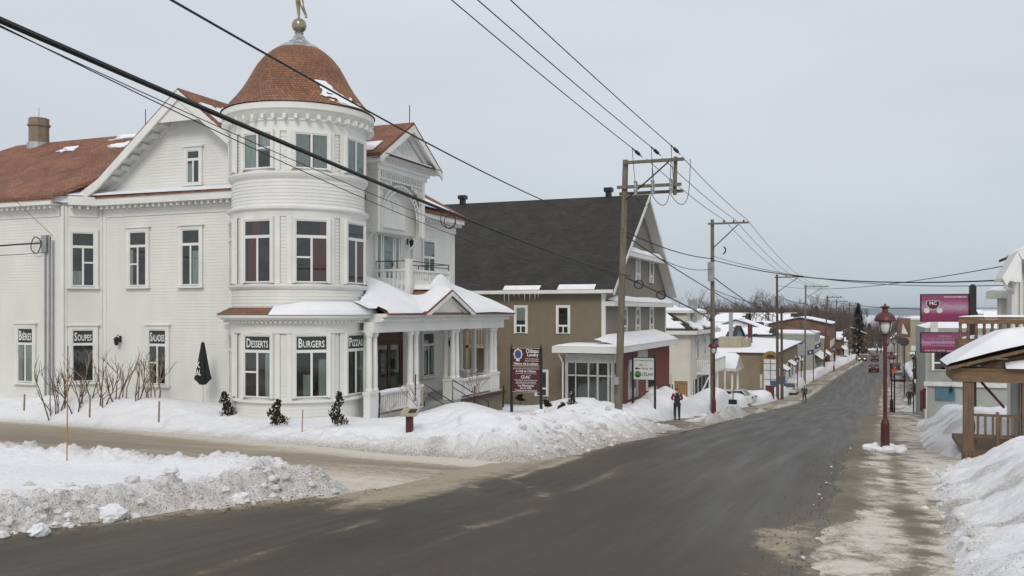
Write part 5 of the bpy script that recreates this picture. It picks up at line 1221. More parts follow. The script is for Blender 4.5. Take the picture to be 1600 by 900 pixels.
# houses behind the left row
shop('teal_trim_house', 'snow-roofed house with teal band behind the tan building', 'house', -33, -19.5, 140, 152, 1.9, 'teal', roof='x', ridge=1.9, wins=2, rows=((3.5, 4.8),))
shop('snowy_bungalow', 'tan house with wide white roof and brick chimney behind the tan building', 'house', -30, -19.6, 172, 186, 1.4, 'beige', roof='x', ridge=2.6, wins=2)
shop('pale_house', 'pale house with white roof between the poles behind the left row', 'house', -34, -20.5, 200, 214, 1.2, 'offwhite', roof='x', ridge=2.6, wins=2)
shop('green_grey_house', 'grey-green house with small square window below the bare trees', 'house', -26, -18.5, 205, 215, 3.2, 'grey', roof='flat', wins=2, rows=((5.8, 7.2),))
shop('corner_house', 'cream house with grey porch roof behind the double pole', 'house', -26, -15.5, 160.5, 167, 1.9, 'cream', roof='x', ridge=1.2, wins=2)
for i, (px, D, w_, zt, m, rr_, lab) in enumerate((
    (1150, 165, 12, 2.4, 'offwhite', 2.2, 'white-roofed house under the leftmost bare trees'), (1198, 235, 14, 3.0, 'beige', 2.6, 'beige house with snowy roof left of the double pole'),
    (1228, 190, 9, 2.3, 'brickbrown', 1.8, 'brown house with snowy roof right of the double pole'), (1120, 210, 13, 3.2, 'cream', 2.4, 'cream house partly hidden behind the wooden street pole'),
    (1330, 300, 9, -1.5, 'brickbrown', 2.2, 'brown house under the dark spruce at the far end'), (1365, 460, 12, -8.5, 'offwhite', 3.0, 'white house beyond the low shop at the street end'),
    (1385, 520, 16, -8.5, 'beige', 3.2, 'beige house with snowy gable beyond the street end'), (1400, 420, 12, -6.5, 'grey', 2.6, 'grey house beyond the right row near the lake'),
    (1352, 560, 16, -9.5, 'brickbrown', 3.6, 'dark brown house farthest down at the street end'))):
    rx, ry = ray(px); x, y = rx * D, ry * D
    shop('distant_house', lab, 'house', x - w_ / 2, x + w_ / 2, y, y + 10, zt, m, roof='x' if i % 2 else 'y', ridge=rr_, wins=2, rows=((g1(y) * 0 + 1.0, 2.2),), group='small snow-roofed houses in the distance')

# ================================================================ street lamps
def street_lamp(label, px, py, D, h=4.75):
    x, y, z = at_depth(px, py, D); t = thing('street_lamp', label, 'street lamp', (x, y, z), 'dark red street lamps along both pavements')
    p = P(); p.lathe(x, y, [(0.19, z - 0.4), (0.19, z + 0.05), (0.145, z + 0.12), (0.135, z + 0.85), (0.10, z + 0.98), (0.07, z + 1.02), (0.06, z + 1.1), (0.062, z + h * 0.8), (0.09, z + h * 0.805), (0.10, z + h * 0.815)], 12); p.build('pole', 'lamp_red', t, smooth=False)
    zb = z + h * 0.815
    p = P(); p.lathe(x, y, [(0.10, zb), (0.17, zb + 0.1), (0.205, zb + 0.25), (0.21, zb + 0.40)], 16); p.build('globe', 'globe', t, smooth=True)
    p = P()
    for i in range(4):
        a = PI / 4 + i * PI / 2; p.path([(x + r_ * math.cos(a), y + r_ * math.sin(a), zb + q_) for r_, q_ in ((0.09, 0), (0.18, 0.08), (0.225, 0.22), (0.235, 0.42))], 0.018, 5)
    p.build('cage', 'lamp_red', t)
    p = P(); p.lathe(x, y, [(0.24, zb + 0.40), (0.345, zb + 0.42), (0.34, zb + 0.47), (0.29, zb + 0.60), (0.20, zb + 0.69), (0.11, zb + 0.73), (0.085, zb + 0.80), (0.10, zb + 0.86), (0.15, zb + 0.89), (0.15, zb + 0.91), (0.04, zb + 0.94), (0.03, zb + 1.0), (0.0, zb + 1.01)], 20); p.build('hood', 'lamp_red', t, smooth=True)
    return t
L1 = street_lamp('nearest dark red street lamp, standing on the slushy right pavement', 1383, 702, 30)
for px, py, D, lab in ((1393, 648, 72, 'dark red street lamp farther down the right pavement behind the orange marker'), (1115.5, 645, 57.5, 'dark red street lamp in front of the cream house balcony'),
                       (1246, 617, 113, 'dark red street lamp right of the double pole'), (1303, 586, 166, 'dark red street lamp past the blue and white flags'), (1338, 566, 225, 'small distant street lamp near the end of the left row'), (1428, 590, 118, 'dark red street lamp before the long beige building')):
    x, y, z = at_depth(px, py, D); z = g1(y) + 0.05; o = copy_tree(L1); o.location = (x, y, z); o['label'] = lab
p = P(); x, y, z = at_depth(1383, 702, 30)
for i in range(26): a = i * 2.4; chunk(p, (x + 0.34 * math.cos(a) * (1 + .5 * (i % 3)) * 0.8, y + 0.3 * math.sin(a) * (1 + .4 * (i % 2)), z + 0.02), 0.11 + 0.05 * (i % 3), i, n=7, m=5)
tag(p.build('snow_heap', 'snow', org=(x, y, z)), 'small heap of grey snow around the foot of the nearest street lamp', 'snow heap')

# ================================================================ poles
def arm_ins(p, a, b, n, r=0.03):
    for i in range(n):
        k = (i + 0.5) / n; x, y, z = [a[j] * (1 - k) + b[j] * k for j in range(3)]; p.lathe(x, y, [(0.03, z + 0.04), (0.06, z + 0.07), (0.06, z + 0.12), (0.03, z + 0.2)], 8)
def utility_pole(label, base, top, m='pole', arm=2.4, brace=True, cans=0, group='wooden power poles along the left side of the street', mid=None, r=0.16, dark=False):
    t = thing('utility_pole', label, 'utility pole', base, group)
    p = P(); b = Vector(base); tp = Vector(top); b2 = b - Vector((0, 0, 0.8)); p.tube(b2, tp, r * 1.1, r * 0.72, 12); p.build('shaft', m, t)
    ax = Vector((1, 0, 0.0))
    if arm:
        p = P(); a0 = tp + Vector((-0.25, -0.2, -0.3)); a1 = tp + Vector((arm, -0.2, -0.3)); p.hexa([(a0.x, a0.y - .05, a0.z - .06), (a1.x, a1.y - .05, a1.z - .06), (a1.x, a1.y + .05, a1.z - .06), (a0.x, a0.y + .05, a0.z - .06)], [(a0.x, a0.y - .05, a0.z + .06), (a1.x, a1.y - .05, a1.z + .06), (a1.x, a1.y + .05, a1.z + .06), (a0.x, a0.y + .05, a0.z + .06)]); p.build('crossarm', m, t)
        if brace: p = P(); p.tube(tp + Vector((0.1, -0.16, -1.9)), tp + Vector((arm * 0.72, -0.2, -0.4)), 0.035, n=5); p.build('brace', 'black', t)
        p = P(); arm_ins(p, a0 + Vector((arm * 0.3, 0, 0.02)), a1, 3); p.build('insulators', 'black', t)
    for i in range(cans):
        p = P(); cx, cy, cz = b.x + (0.42 if i % 2 else -0.42) * (1 if cans > 1 else 1), b.y - 0.15, mid; p.lathe(cx, cy, [(0.26, cz), (0.27, cz + 0.05), (0.27, cz + 1.0), (0.2, cz + 1.1), (0.06, cz + 1.12), (0.06, cz + 1.3)], 12); p.build('transformer', 'steel', t)
    return t
D1 = 42.0
b1 = Vector(at_depth(965, 657, D1)); t1 = Vector(at_depth(977.5, 250, D1))
P1 = thing('utility_pole', 'tall greenish wooden pole with double crossarms in front of the brown building', 'utility pole', tuple(b1), 'wooden power poles along the left side of the street')
p = P(); p.tube(b1 - Vector((0, 0, 0.8)), t1, 0.19, 0.13, 14); p.build('shaft', 'pole', P1)
def beam(p, a, b, w, h):
    p.hexa([(a[0], a[1] - w, a[2] - h), (b[0], b[1] - w, b[2] - h), (b[0], b[1] + w, b[2] - h), (a[0], a[1] + w, a[2] - h)], [(a[0], a[1] - w, a[2] + h), (b[0], b[1] - w, b[2] + h), (b[0], b[1] + w, b[2] + h), (a[0], a[1] + w, a[2] + h)])
AX = 2.78
for dz, x0, x1, dy in ((-0.16, 0.0, AX, -0.2), (-1.30, -0.35, AX - 0.12, -0.22), (-1.55, -0.35, AX - 0.12, 0.22), ):
    p = P(); beam(p, t1 + Vector((x0, dy, dz)), t1 + Vector((x1, dy, dz)), 0.06, 0.07); p.build('crossarm', 'pole', P1)
p = P(); p.tube(t1 + Vector((2.35, 0, 0.0)), t1 + Vector((2.32, 0, -1.75)), 0.09, n=8); p.build('stub_post', 'pole', P1)
p = P(); p.tube(t1 + Vector((0.1, -0.3, -1.9)), t1 + Vector((2.1, -0.3, -0.25)), 0.035, n=5); p.build('brace', 'black', P1)
for dx in (0.55, 1.35, 2.2):
    p = P(); c_ = t1 + Vector((dx, -0.34, -1.42)); p.tube(c_ + Vector((0, 0, -0.3)), c_ + Vector((0, 0, 0.35)), 0.055, n=8); p.tube(c_ + Vector((0.08, 0, -0.2)), c_ + Vector((0.08, 0, 0.3)), 0.03, n=6)
    for zz in (-0.28, -0.1, 0.1, 0.3): p.tube(c_ + Vector((0, 0, zz)), c_ + Vector((0, 0, zz + 0.06)), 0.09, n=8)
    p.build('fuse_cutout', 'steel', P1)
def arc(a, b, sag, n=14, side=0.0):
    a = Vector(a); b = Vector(b); return [a.lerp(b, i / n) + Vector((side * math.sin(PI * i / n), 0, -sag * 4 * (i / n) * (1 - i / n))) for i in range(n + 1)]
WP = []
for i, (px, py) in enumerate(((725, 0), (765, 0), (815, 0))):
    dx = (0.85, 1.72, 2.62)[i]; att = t1 + Vector((dx, -0.25, 0.05)); WP.append(att)
    p = P(); far = Vector(at_depth(px, py, 25)); d = (far - att).normalized(); a = att; p.tube(a, a + d * 0.5, 0.02); 
    for k in range(5): p.tube(a + d * (0.5 + k * 0.11), a + d * (0.57 + k * 0.11), 0.075, n=8)
    p.tube(a + d * 1.05, a + d * 1.6, 0.03); p.build('strain_insulator', 'black', P1)
    p = P(); p.path(arc(a + d * 1.6, t1 + Vector((dx - 0.3, -0.36, -1.05)), 0.2), 0.014, 5); p.path(arc(t1 + Vector(((0.55, 1.35, 2.2)[i], -0.4, -1.75)), t1 + Vector((dx + 0.35, 0.3, -0.1)), 1.15, 18, 0.25), 0.016, 5); p.build('jumper_lead', 'wire', P1)
p = P(); p.box(b1.x - 0.12, b1.x + 0.12, b1.y - 0.25, b1.y - 0.19, 2.6, 2.95); p.build('tag_plate', 'steel', P1)
def dpole(px0, py0, px1, py1, D, **k):
    return at_depth(px0, py0, D), at_depth(px1, py1, D)
b2, t2 = dpole(1114, 646, 1113, 343, 60)
P2 = utility_pole('wooden pole with single crossarm and grey box beside the cream house', b2, t2, 'pole', 2.4)
p = P(); p.box(b2[0] - 0.28, b2[0] + 0.12, b2[1] - 0.45, b2[1] - 0.15, at_depth(1113, 440, 60)[2], at_depth(1113, 410, 60)[2]); p.build('grey_box', 'steel', P2)
p = P(); c_ = Vector(t2) + Vector((0.75, -0.2, -2.35)); p.path([c_ + Vector((0.16 * math.sin(t), 0, 0.5 * t / 3)) for t in np.linspace(0, 3, 12)], 0.05, 6); p.build('arrester', 'black', P2)
b3, t3 = dpole(1215, 618, 1214, 429, 98)
P3 = utility_pole('brown wooden pole carrying grey transformers by the arched sign', b3, t3, 'pole2', 3.0, cans=2, mid=at_depth(1215, 478, 98)[2])
b3b, t3b = dpole(1222, 616, 1221, 470, 99)
utility_pole('shorter bare pole twinned with the transformer pole', b3b, t3b, 'pole2', 0)
b4, t4 = dpole(1257, 600, 1259, 445, 130)
utility_pole('pale wooden pole rising behind the lamp right of the double pole', b4, t4, 'pole', 3.2)
b5, t5 = dpole(1287, 580, 1293, 462, 166)
utility_pole('dark leaning pole beside the grey shop', b5, t5, 'pole2', 2.6)
b6, t6 = dpole(1304, 573, 1307, 469, 198)
utility_pole('dark pole in front of the brown brick block', b6, t6, 'pole2', 2.4)
b7, t7 = dpole(1327, 563, 1327, 472, 245)
utility_pole('dark pole just left of the tall spruce', b7, t7, 'pole2', 2.4)
for i, (px, py0, py1, D, lab) in enumerate(((1318, 566, 476, 232, 'thin pole between the brick block and the spruce'), (1334, 560, 480, 290, 'thin pole right against the spruce crown'), (1347, 556, 482, 330, 'thin pole rising right of the spruce'), (1402, 562, 498, 210, 'dark post among the signs of the right row'))):
    ba, ta = dpole(px, py0, px, py1, D); utility_pole(lab, ba, ta, 'pole2', 2.0 if i < 3 else 0, group='thin poles far down the street', r=0.15)

# ================================================================ wires
def wire(label, pts, D0, D1_, r, group='overhead power and telephone wires', r1=None, end=None, start=None):
    a = Vector(start) if start is not None else Vector(at_depth(pts[0][0], pts[0][1], D0)); b = Vector(end) if end is not None else Vector(at_depth(pts[-1][0], pts[-1][1], D1_))
    Ks = [0.0]; Zs = [a.z]; dxy = Vector((b.x - a.x, b.y - a.y))
    for px, py in pts[1:-1]:
        rx, ry = ray(px); det = rx * (-dxy.y) + ry * dxy.x     # solve rx*D = a + k*dxy
        D = (a.x * (-dxy.y) + a.y * dxy.x) / det; k = ((rx * D - a.x) * dxy.x + (ry * D - a.y) * dxy.y) / dxy.length_squared
        if 0.001 < k < 0.999: Ks.append(k); Zs.append(CZ - (py - HY) / F * D)
    Ks.append(1.0); Zs.append(b.z); n = 40
    # smooth curve through the heights: least squares parabola
    Ks = np.array(Ks); Zs = np.array(Zs)
    lin = Zs - (a.z + (b.z - a.z) * Ks); base = Ks * (1 - Ks); c_ = float((lin * base).sum() / max((base * base).sum(), 1e-9)) if len(Ks) > 2 else -0.35 * 4 * (dxy.length / 50)
    P_ = []
    for i in range(n + 1):
        k = i / n; P_.append((a.x + dxy.x * k, a.y + dxy.y * k, a.z + (b.z - a.z) * k + c_ * k * (1 - k)))
    p = P(); p.path([Vector(q) for q in P_], r if r1 is None else [r + (r1 - r) * i / n for i in range(n + 1)], 6)
    o = p.build('overhead_wire', 'wire', org=tuple(a)); tag(o, label, 'wire', group); return o
for i, (px, wl) in enumerate(((725, 'leftmost'), (765, 'middle'), (815, 'rightmost'))):
    far = Vector(at_depth(px, 0, 25)); d = (far - WP[i]).normalized(); a = WP[i] + d * 1.6; e_ = WP[i] + d * 46
    wire('%s of the three wires rising from the front pole to the picture top' % wl, [(0, 0), (0, 0)], 0, 0, 0.017, start=a, end=e_)
wire('thick black cable crossing in front of the turret to the front pole', [(-60, 5), (0, 30), (350, 178), (700, 332), (985, 432)], 7.2, D1, 0.032)
wire('long black cable passing the top of the dome to the front pole', [(190, -45), (270, 0), (420, 85), (560, 165), (700, 246), (862, 316), (975, 358)], 9.5, D1, 0.016)
wire('thin dark wire crossing the gable window towards the front pole', [(-60, 10), (0, 40), (165, 122), (345, 222), (560, 300), (972, 432)], 9, D1, 0.008)
wire('lower thin dark wire crossing the gable beside the turret', [(-60, 14), (0, 46), (165, 130), (345, 236), (700, 340), (972, 436)], 9.1, D1, 0.007)
wire('service cable entering from the left to the conduits of the white house', [(-40, 388), (0, 385), (30, 381), (62, 380)], 27, 33.6, 0.028)
wire('lower thin service wire at the conduits of the white house', [(-40, 399), (0, 399), (76, 393)], 27, 33.6, 0.010)
wire('thin guy wire slanting down the wing of the white house', [(20, 310), (50, 338), (83, 369)], 33.2, 34.0, 0.008)
for i, (a, b) in enumerate((((1.0, 2.0), (0.85, 1.2)), ((1.75, 2.5), (1.55, 1.9)), ((2.65, 2.8), (2.3, 2.3)))):
    nm = ('inner', 'middle', 'outer')[i]
    A1 = t1 + Vector((a[0], 0, -0.02)); A2 = Vector(t2) + Vector((b[0], -0.2, -0.12)); A3 = Vector(t3) + Vector((b[0], -0.2, -0.12)); A4 = Vector(t4) + Vector((b[0], -0.2, -0.12)); A5 = Vector(t5) + Vector((b[0], -0.2, -0.12)); A6 = Vector(t6) + Vector((b[0], -0.2, -0.12)); A7 = Vector(t7) + Vector((b[0], -0.2, -0.12))
    for q0, q1, lab in ((A1, A2, 'from the front pole to the pole by the cream house'), (A2, A3, 'from the cream house pole to the transformer pole'), (A3, A4, 'from the transformer pole to the pale pole'), (A4, A5, 'from the pale pole to the leaning pole'), (A5, A6, 'from the leaning pole to the brick block'), (A6, A7, 'from the brick block to the spruce')):
        wire('%s thin power wire %s' % (nm, lab), [(0, 0), (0, 0)], 0, 0, 0.016, start=q0, end=q1)
S1 = lambda py: Vector(at_depth(974, py, D1)); S2 = lambda py: Vector(at_depth(1113.5, py, 60)); S3 = lambda py: Vector(at_depth(1215, py, 98)); S4 = lambda py: Vector(at_depth(1258, py, 130)); S5 = lambda py: Vector(at_depth(1290, py, 166))
wire('upper telephone cable from front pole to the cream house pole', [(0, 0), (1040, 388), (0, 0)], 0, 0, 0.03, start=S1(360), end=S2(404))
wire('second telephone cable from front pole to the cream house pole', [(0, 0), (1040, 408), (0, 0)], 0, 0, 0.02, start=S1(364), end=S2(420))
wire('sagging cable with coils leaving the front pole for the red extension', [(0, 0), (1040, 462), (0, 0)], 0, 0, 0.035, start=S1(432), end=S2(500))
wire('low twisted cable over the cream house roof', [(0, 0), (0, 0)], 0, 0, 0.03, start=S1(366), end=S3(505))
wire('middle telephone cable from the cream house pole to the transformer pole', [(0, 0), (0, 0)], 0, 0, 0.035, start=S2(432), end=S3(496))
wire('upper telephone cable from the cream house pole to the transformer pole', [(0, 0), (0, 0)], 0, 0, 0.025, start=S2(452), end=S3(478))
wire('cable from the transformer pole to the pale pole', [(0, 0), (0, 0)], 0, 0, 0.045, start=S3(462), end=S4(474))
wire('lower cable from the transformer pole to the pale pole', [(0, 0), (0, 0)], 0, 0, 0.045, start=S3(500), end=S4(512))
wire('cable from the pale pole to the leaning pole', [(0, 0), (0, 0)], 0, 0, 0.05, start=S4(474), end=S5(486))
wire('lower cable from the pale pole to the leaning pole', [(0, 0), (0, 0)], 0, 0, 0.05, start=S4(512), end=S5(522))
wire('cable from the leaning pole down the brick block', [(0, 0), (0, 0)], 0, 0, 0.05, start=S5(486), end=Vector(at_depth(1327, 492, 245)))
wire('black cable crossing the street to the eave at the right edge', [(0, 0), (1250, 432), (1400, 441), (0, 0)], 0, 0, 0.028, start=S2(406), end=Vector(at_depth(1571, 437.5, 34)))
wire('grey wire crossing the street below the black cable', [(0, 0), (1400, 445), (0, 0)], 0, 0, 0.016, start=S2(400), end=Vector(at_depth(1592, 445, 35)))
wire('thin wire rising from the transformer pole to the right edge', [(0, 0), (1400, 442), (1560, 420), (0, 0)], 0, 0, 0.018, start=S3(446), end=Vector(at_depth(1640, 402, 30)))
wire('thin wire sinking from the pale pole towards the pink sign', [(0, 0), (0, 0)], 0, 0, 0.03, start=S4(460), end=Vector(at_depth(1445, 483, 62)))
p = P()
for c0, r0 in (((700, 338), 0.18), ((703, 342), 0.14)):
    cc = Vector(at_depth(c0[0], c0[1], 18.3)); p.path([cc + Vector((r0 * 0.7 * math.cos(t), r0 * .5 * math.cos(t), r0 * math.sin(t) - 0.06)) for t in np.linspace(0, 4.2 * PI, 40)], 0.008, 5)
tag(p.build('cable_loop', 'wire', org=at_depth(700, 338, 18.3)), 'small loops of spare wire hanging from the thick cable', 'cable loop')
p = P()
for (px, py) in ((998, 441), (1033, 458)):
    cc = Vector(at_depth(px, py, D1 + 1.5)); p.path([cc + Vector((0.22 * math.cos(t), 0, 0.2 * math.sin(t) - 0.1)) for t in np.linspace(0, 4.2 * PI, 30)], 0.03, 5)
tag(p.build('cable_loop', 'wire', org=at_depth(998, 441, D1 + 1.5)), 'black coils on the cable right of the front pole', 'cable loop')

# ================================================================ signs
def two_post_sign(name, label, px0, px1, py_top, pyb, py_base, D, m_post, board_rows, cap=True, pw=0.05):
    x0, y, zb = at_depth(px0, py_base, D); yy = y
    xa, xb = x_at(px0, yy), x_at(px1, yy); t = thing(name, label, 'sign', ((xa + xb) / 2, yy, zb)); zt = at_depth(px0, py_top, D)[2]
    for x in (xa, xb):
        p = P(); p.box(x - pw, x + pw, yy - pw, yy + pw, zb - 0.6, zt - 0.15)
        if cap: p.lathe(x, yy, [(0.06, zt - 0.15), (0.03, zt - 0.1), (0.05, zt - 0.06), (0.0, zt + 0.06)], 8)
        p.build('post', m_post, t)
    return t, xa, xb, yy
Zd = lambda py, D: CZ - (py - HY) / F * D
t, xa, xb, yy = two_post_sign('heritage_sign', 'maroon two-panel house sign with white lettering between dark posts in the snow', 799.5, 845.5, 538, 0, 641, 38, 'black', 0)
fr = Fr((xa + xb) / 2, yy - 0.02, 0, -1); W_ = xb - xa - 0.1
for (p0, p1) in ((543, 571), (575, 612)):
    p = P(); p.ob(fr, -W_ / 2, W_ / 2, -0.02, 0.03, Zd(p1, 38), Zd(p0, 38)); bd = p.build('board', 'maroon', t)
    p = P()
    for (a0, a1, z0, z1) in ((-W_ / 2 + .01, W_ / 2 - .01, Zd(p1, 38) + .01, Zd(p1, 38) + .025), (-W_ / 2 + .01, W_ / 2 - .01, Zd(p0, 38) - .025, Zd(p0, 38) - .01)): p.ob(fr, a0, a1, 0.03, 0.034, z0, z1)
    p.build('border', 'offwhite', bd)
    if p0 == 543:
        z0 = Zd(571, 38); H_ = Zd(543, 38) - z0
        text('lettering', 'Château', 'letter', bd, fr, z0 + H_ * 0.72, width=0.56, d=0.035, align='r', off=W_ / 2 - 0.05, vfill=0.17)
        text('lettering', 'Landry', 'letter', bd, fr, z0 + H_ * 0.48, width=0.50, d=0.035, align='r', off=W_ / 2 - 0.05, vfill=0.17)
        text('lettering', 'Ville de Mont-Joli', 'letter', bd, fr, z0 + H_ * 0.35, width=0.60, d=0.035, align='r', off=W_ / 2 - 0.05, vfill=0.055)
        text('lettering', 'Bureau du tourisme', 'letter', bd, fr, z0 + H_ * 0.25, width=0.60, d=0.035, align='r', off=W_ / 2 - 0.05, vfill=0.05)
        text('lettering', 'Maison de la culture', 'letter', bd, fr, z0 + H_ * 0.06, width=W_ * 0.88, d=0.035, vfill=0.10)
        ec = fr.p(-W_ / 2 + 0.26, 0, 0)[0]; zc = z0 + H_ * 0.64
        p = P(); p.ob(fr.at(-W_ / 2 + 0.25), -0.08, 0.08, 0.031, 0.036, zc - 0.3, zc - 0.1)
        p.prism([(ec + 0.2 * math.cos(a) * (1 + 0.08 * math.cos(8 * a)), fr.p(0, 0.034, 0)[1], zc + 0.23 * math.sin(a) * (1 + 0.08 * math.cos(8 * a))) for a in np.linspace(0, 2 * PI, 33)[:-1]], (0, -0.004, 0)); p.build('emblem', 'offwhite', bd)
        p = P(); p.prism([(ec + 0.145 * math.cos(a), fr.p(0, 0.040, 0)[1], zc + 0.175 * math.sin(a)) for a in np.linspace(0, 2 * PI, 25)[:-1]], (0, -0.004, 0)); p.build('emblem_centre', 'blue', bd)
    else:
        z0 = Zd(612, 38); H_ = Zd(575, 38) - z0
        for s_, zf, wf, hf, sh in (('le Café du Château', 0.84, 0.75, 0.10, 0.3), ('CLAC', 0.58, 0.36, 0.13, 0.3), ('Carrefour de la littérature,', 0.48, 0.84, 0.055, 0), ('des arts et de la culture', 0.40, 0.72, 0.055, 0), ('Les Marmitons', 0.24, 0.58, 0.09, 0), ('de la Ville', 0.14, 0.42, 0.08, 0), ('Traiteurs de banquets', 0.035, 0.82, 0.08, 0)):
            text('lettering', s_, 'letter', bd, fr, z0 + H_ * zf, width=W_ * wf, d=0.035, vfill=hf, shear=sh)
        p = P(); p.ob(fr, -W_ * .4, W_ * .4, 0.031, 0.035, z0 + H_ * 0.775, z0 + H_ * 0.785); p.ob(fr, -W_ * .38, W_ * .38, 0.031, 0.035, z0 + H_ * 0.355, z0 + H_ * 0.365); p.build('rule_line', 'letter', bd)
t, xa, xb, yy = two_post_sign('direction_sign', 'white two-post sign with green logo and black arrow before the red extension', 989, 1023.5, 553, 0, 638, 47, 'black', 0, cap=True)
fr = Fr((xa + xb) / 2, yy - 0.02, 0, -1); W_ = xb - xa - 0.1; z0, z1 = Zd(592.5, 47), Zd(559, 47); H_ = z1 - z0
p = P(); p.ob(fr, -W_ / 2, W_ / 2, -0.02, 0.03, z0, z1); bd = p.build('board', 'offwhite', t)
p = P(); p.ob(fr, -W_ / 2 - .02, W_ / 2 + .02, -0.03, 0.04, z1, z1 + 0.04); p.ob(fr, -W_ / 2 - .02, W_ / 2 + .02, -0.03, 0.04, z0 - 0.03, z0); p.build('frame', 'black', bd)
MT['green'] = mat('leaf_green', (0.10, 0.26, 0.05), 0.5)
text('lettering', 'ACCOMMODATION', 'green', bd, fr, z1 - 0.17, width=W_ * 0.9, d=0.035, vfill=0.09)
text('lettering', 'Bur.', 'black', bd, fr, z1 - 0.40, width=0.18, d=0.035, vfill=0.08, off=-0.1)
text('lettering', 'Porte 107', 'black', bd, fr, z1 - 0.60, width=W_ * 0.56, d=0.035, align='r', off=W_ / 2 - 0.04, vfill=0.10)
text('lettering', "L'ÉLAN", 'black', bd, fr, z0 + 0.20, width=W_ * 0.55, d=0.035, align='r', off=W_ / 2 - 0.05, vfill=0.20)
p = P(); za = z1 - 0.55; p.ob(fr, -W_ / 2 + 0.16, -W_ / 2 + 0.36, 0.031, 0.035, za - 0.025, za + 0.025); p.prism([fr.p(-W_ / 2 + 0.06, 0.031, za), fr.p(-W_ / 2 + 0.18, 0.031, za - 0.07), fr.p(-W_ / 2 + 0.18, 0.031, za + 0.07)], (0, -0.004, 0))
p.build('arrow', 'black', bd)
cx_ = -W_ / 2 + 0.23
p = P(); p.prism([fr.p(cx_ + 0.17 * math.cos(a), 0.031, z0 + 0.28 + 0.17 * math.sin(a)) for a in np.linspace(0, 2 * PI, 25)[:-1]], (0, -0.004, 0)); p.build('logo', 'green', bd)
p = P(); p.prism([fr.p(cx_ + 0.17 * math.cos(a), 0.037, z0 + 0.28 + 0.17 * math.sin(a)) for a in np.linspace(PI * 1.12, PI * 1.88, 12)], (0, -0.004, 0)); p.build('logo_base', 'black', bd)
# interpretive lectern panel
x, y, z = at_depth(640, 684, 27); t = thing('info_panel', 'slanted information panel on a maroon post in the snow before the porch', 'information panel', (x, y, z))
p = P(); p.box(x - 0.1, x + 0.1, y - 0.06, y + 0.06, z - 0.5, z + 0.72); p.build('post', 'maroon', t)
za = z + 0.72; q_ = [(x - 0.22, y - 0.22, za - 0.03), (x + 0.35, y - 0.22, za), (x + 0.24, y + 0.22, za + 0.17), (x - 0.33, y + 0.22, za + 0.14)]
p = P(); p.slab(q_, 0.04); bd = p.build('panel', 'beige', t); p = P(); p.slab([(x - 0.0, y - 0.1, za + .046), (x + 0.25, y - 0.1, za + .058), (x + 0.2, y + 0.12, za + 0.143), (x - 0.05, y + 0.12, za + 0.13)], 0.004); p.build('printed_picture', 'dark_in', bd)
# pink lightbox signs on the right
mp_, nt_, b_ = M_new('pink_print'); tcn = nt_.nodes.new('ShaderNodeTexCoord'); sp_ = nt_.nodes.new('ShaderNodeSeparateXYZ'); nt_.links.new(tcn.outputs['Generated'], sp_.inputs[0])
rp = nt_.nodes.new('ShaderNodeValToRGB'); e_ = rp.color_ramp.elements; e_[0].position = 0; e_[0].color = (0.20, 0.025, 0.08, 1); e_[1].position = 1; e_[1].color = (0.23, 0.05, 0.12, 1)
for pp, cc in ((0.25, (0.22, 0.035, 0.10, 1)), (0.5, (0.42, 0.22, 0.34, 1)), (0.8, (0.25, 0.06, 0.14, 1))): k_ = e_.new(pp); k_.color = cc
nt_.links.new(sp_.outputs['Z'], rp.inputs[0]); nt_.links.new(rp.outputs[0], b_.inputs['Base Color']); b_.inputs['Roughness'].default_value = 0.3; MT['pink'] = mp_
D = 50; xs0, ys0, _ = at_depth(1477, 487, D); t = thing('pylon_sign', 'two pink advertising panels hung on a black column', 'sign', (xs0, ys0, g1(ys0)))
xa = x_at(1439, ys0); xb = x_at(1514, ys0); fr = Fr((xa + xb) / 2, ys0, 0, -1); W_ = xb - xa
p = P(); xc = x_at(1520, ys0); p.box(xc - 0.17, xc + 0.17, ys0 - 0.15, ys0 + 0.3, -1.5, Zd(447, D)); p.box(xc - 0.1, xc + 0.1, ys0 - 0.1, ys0 + 0.2, Zd(447, D), Zd(446, D) + 0.05); p.build('column', 'black', t)
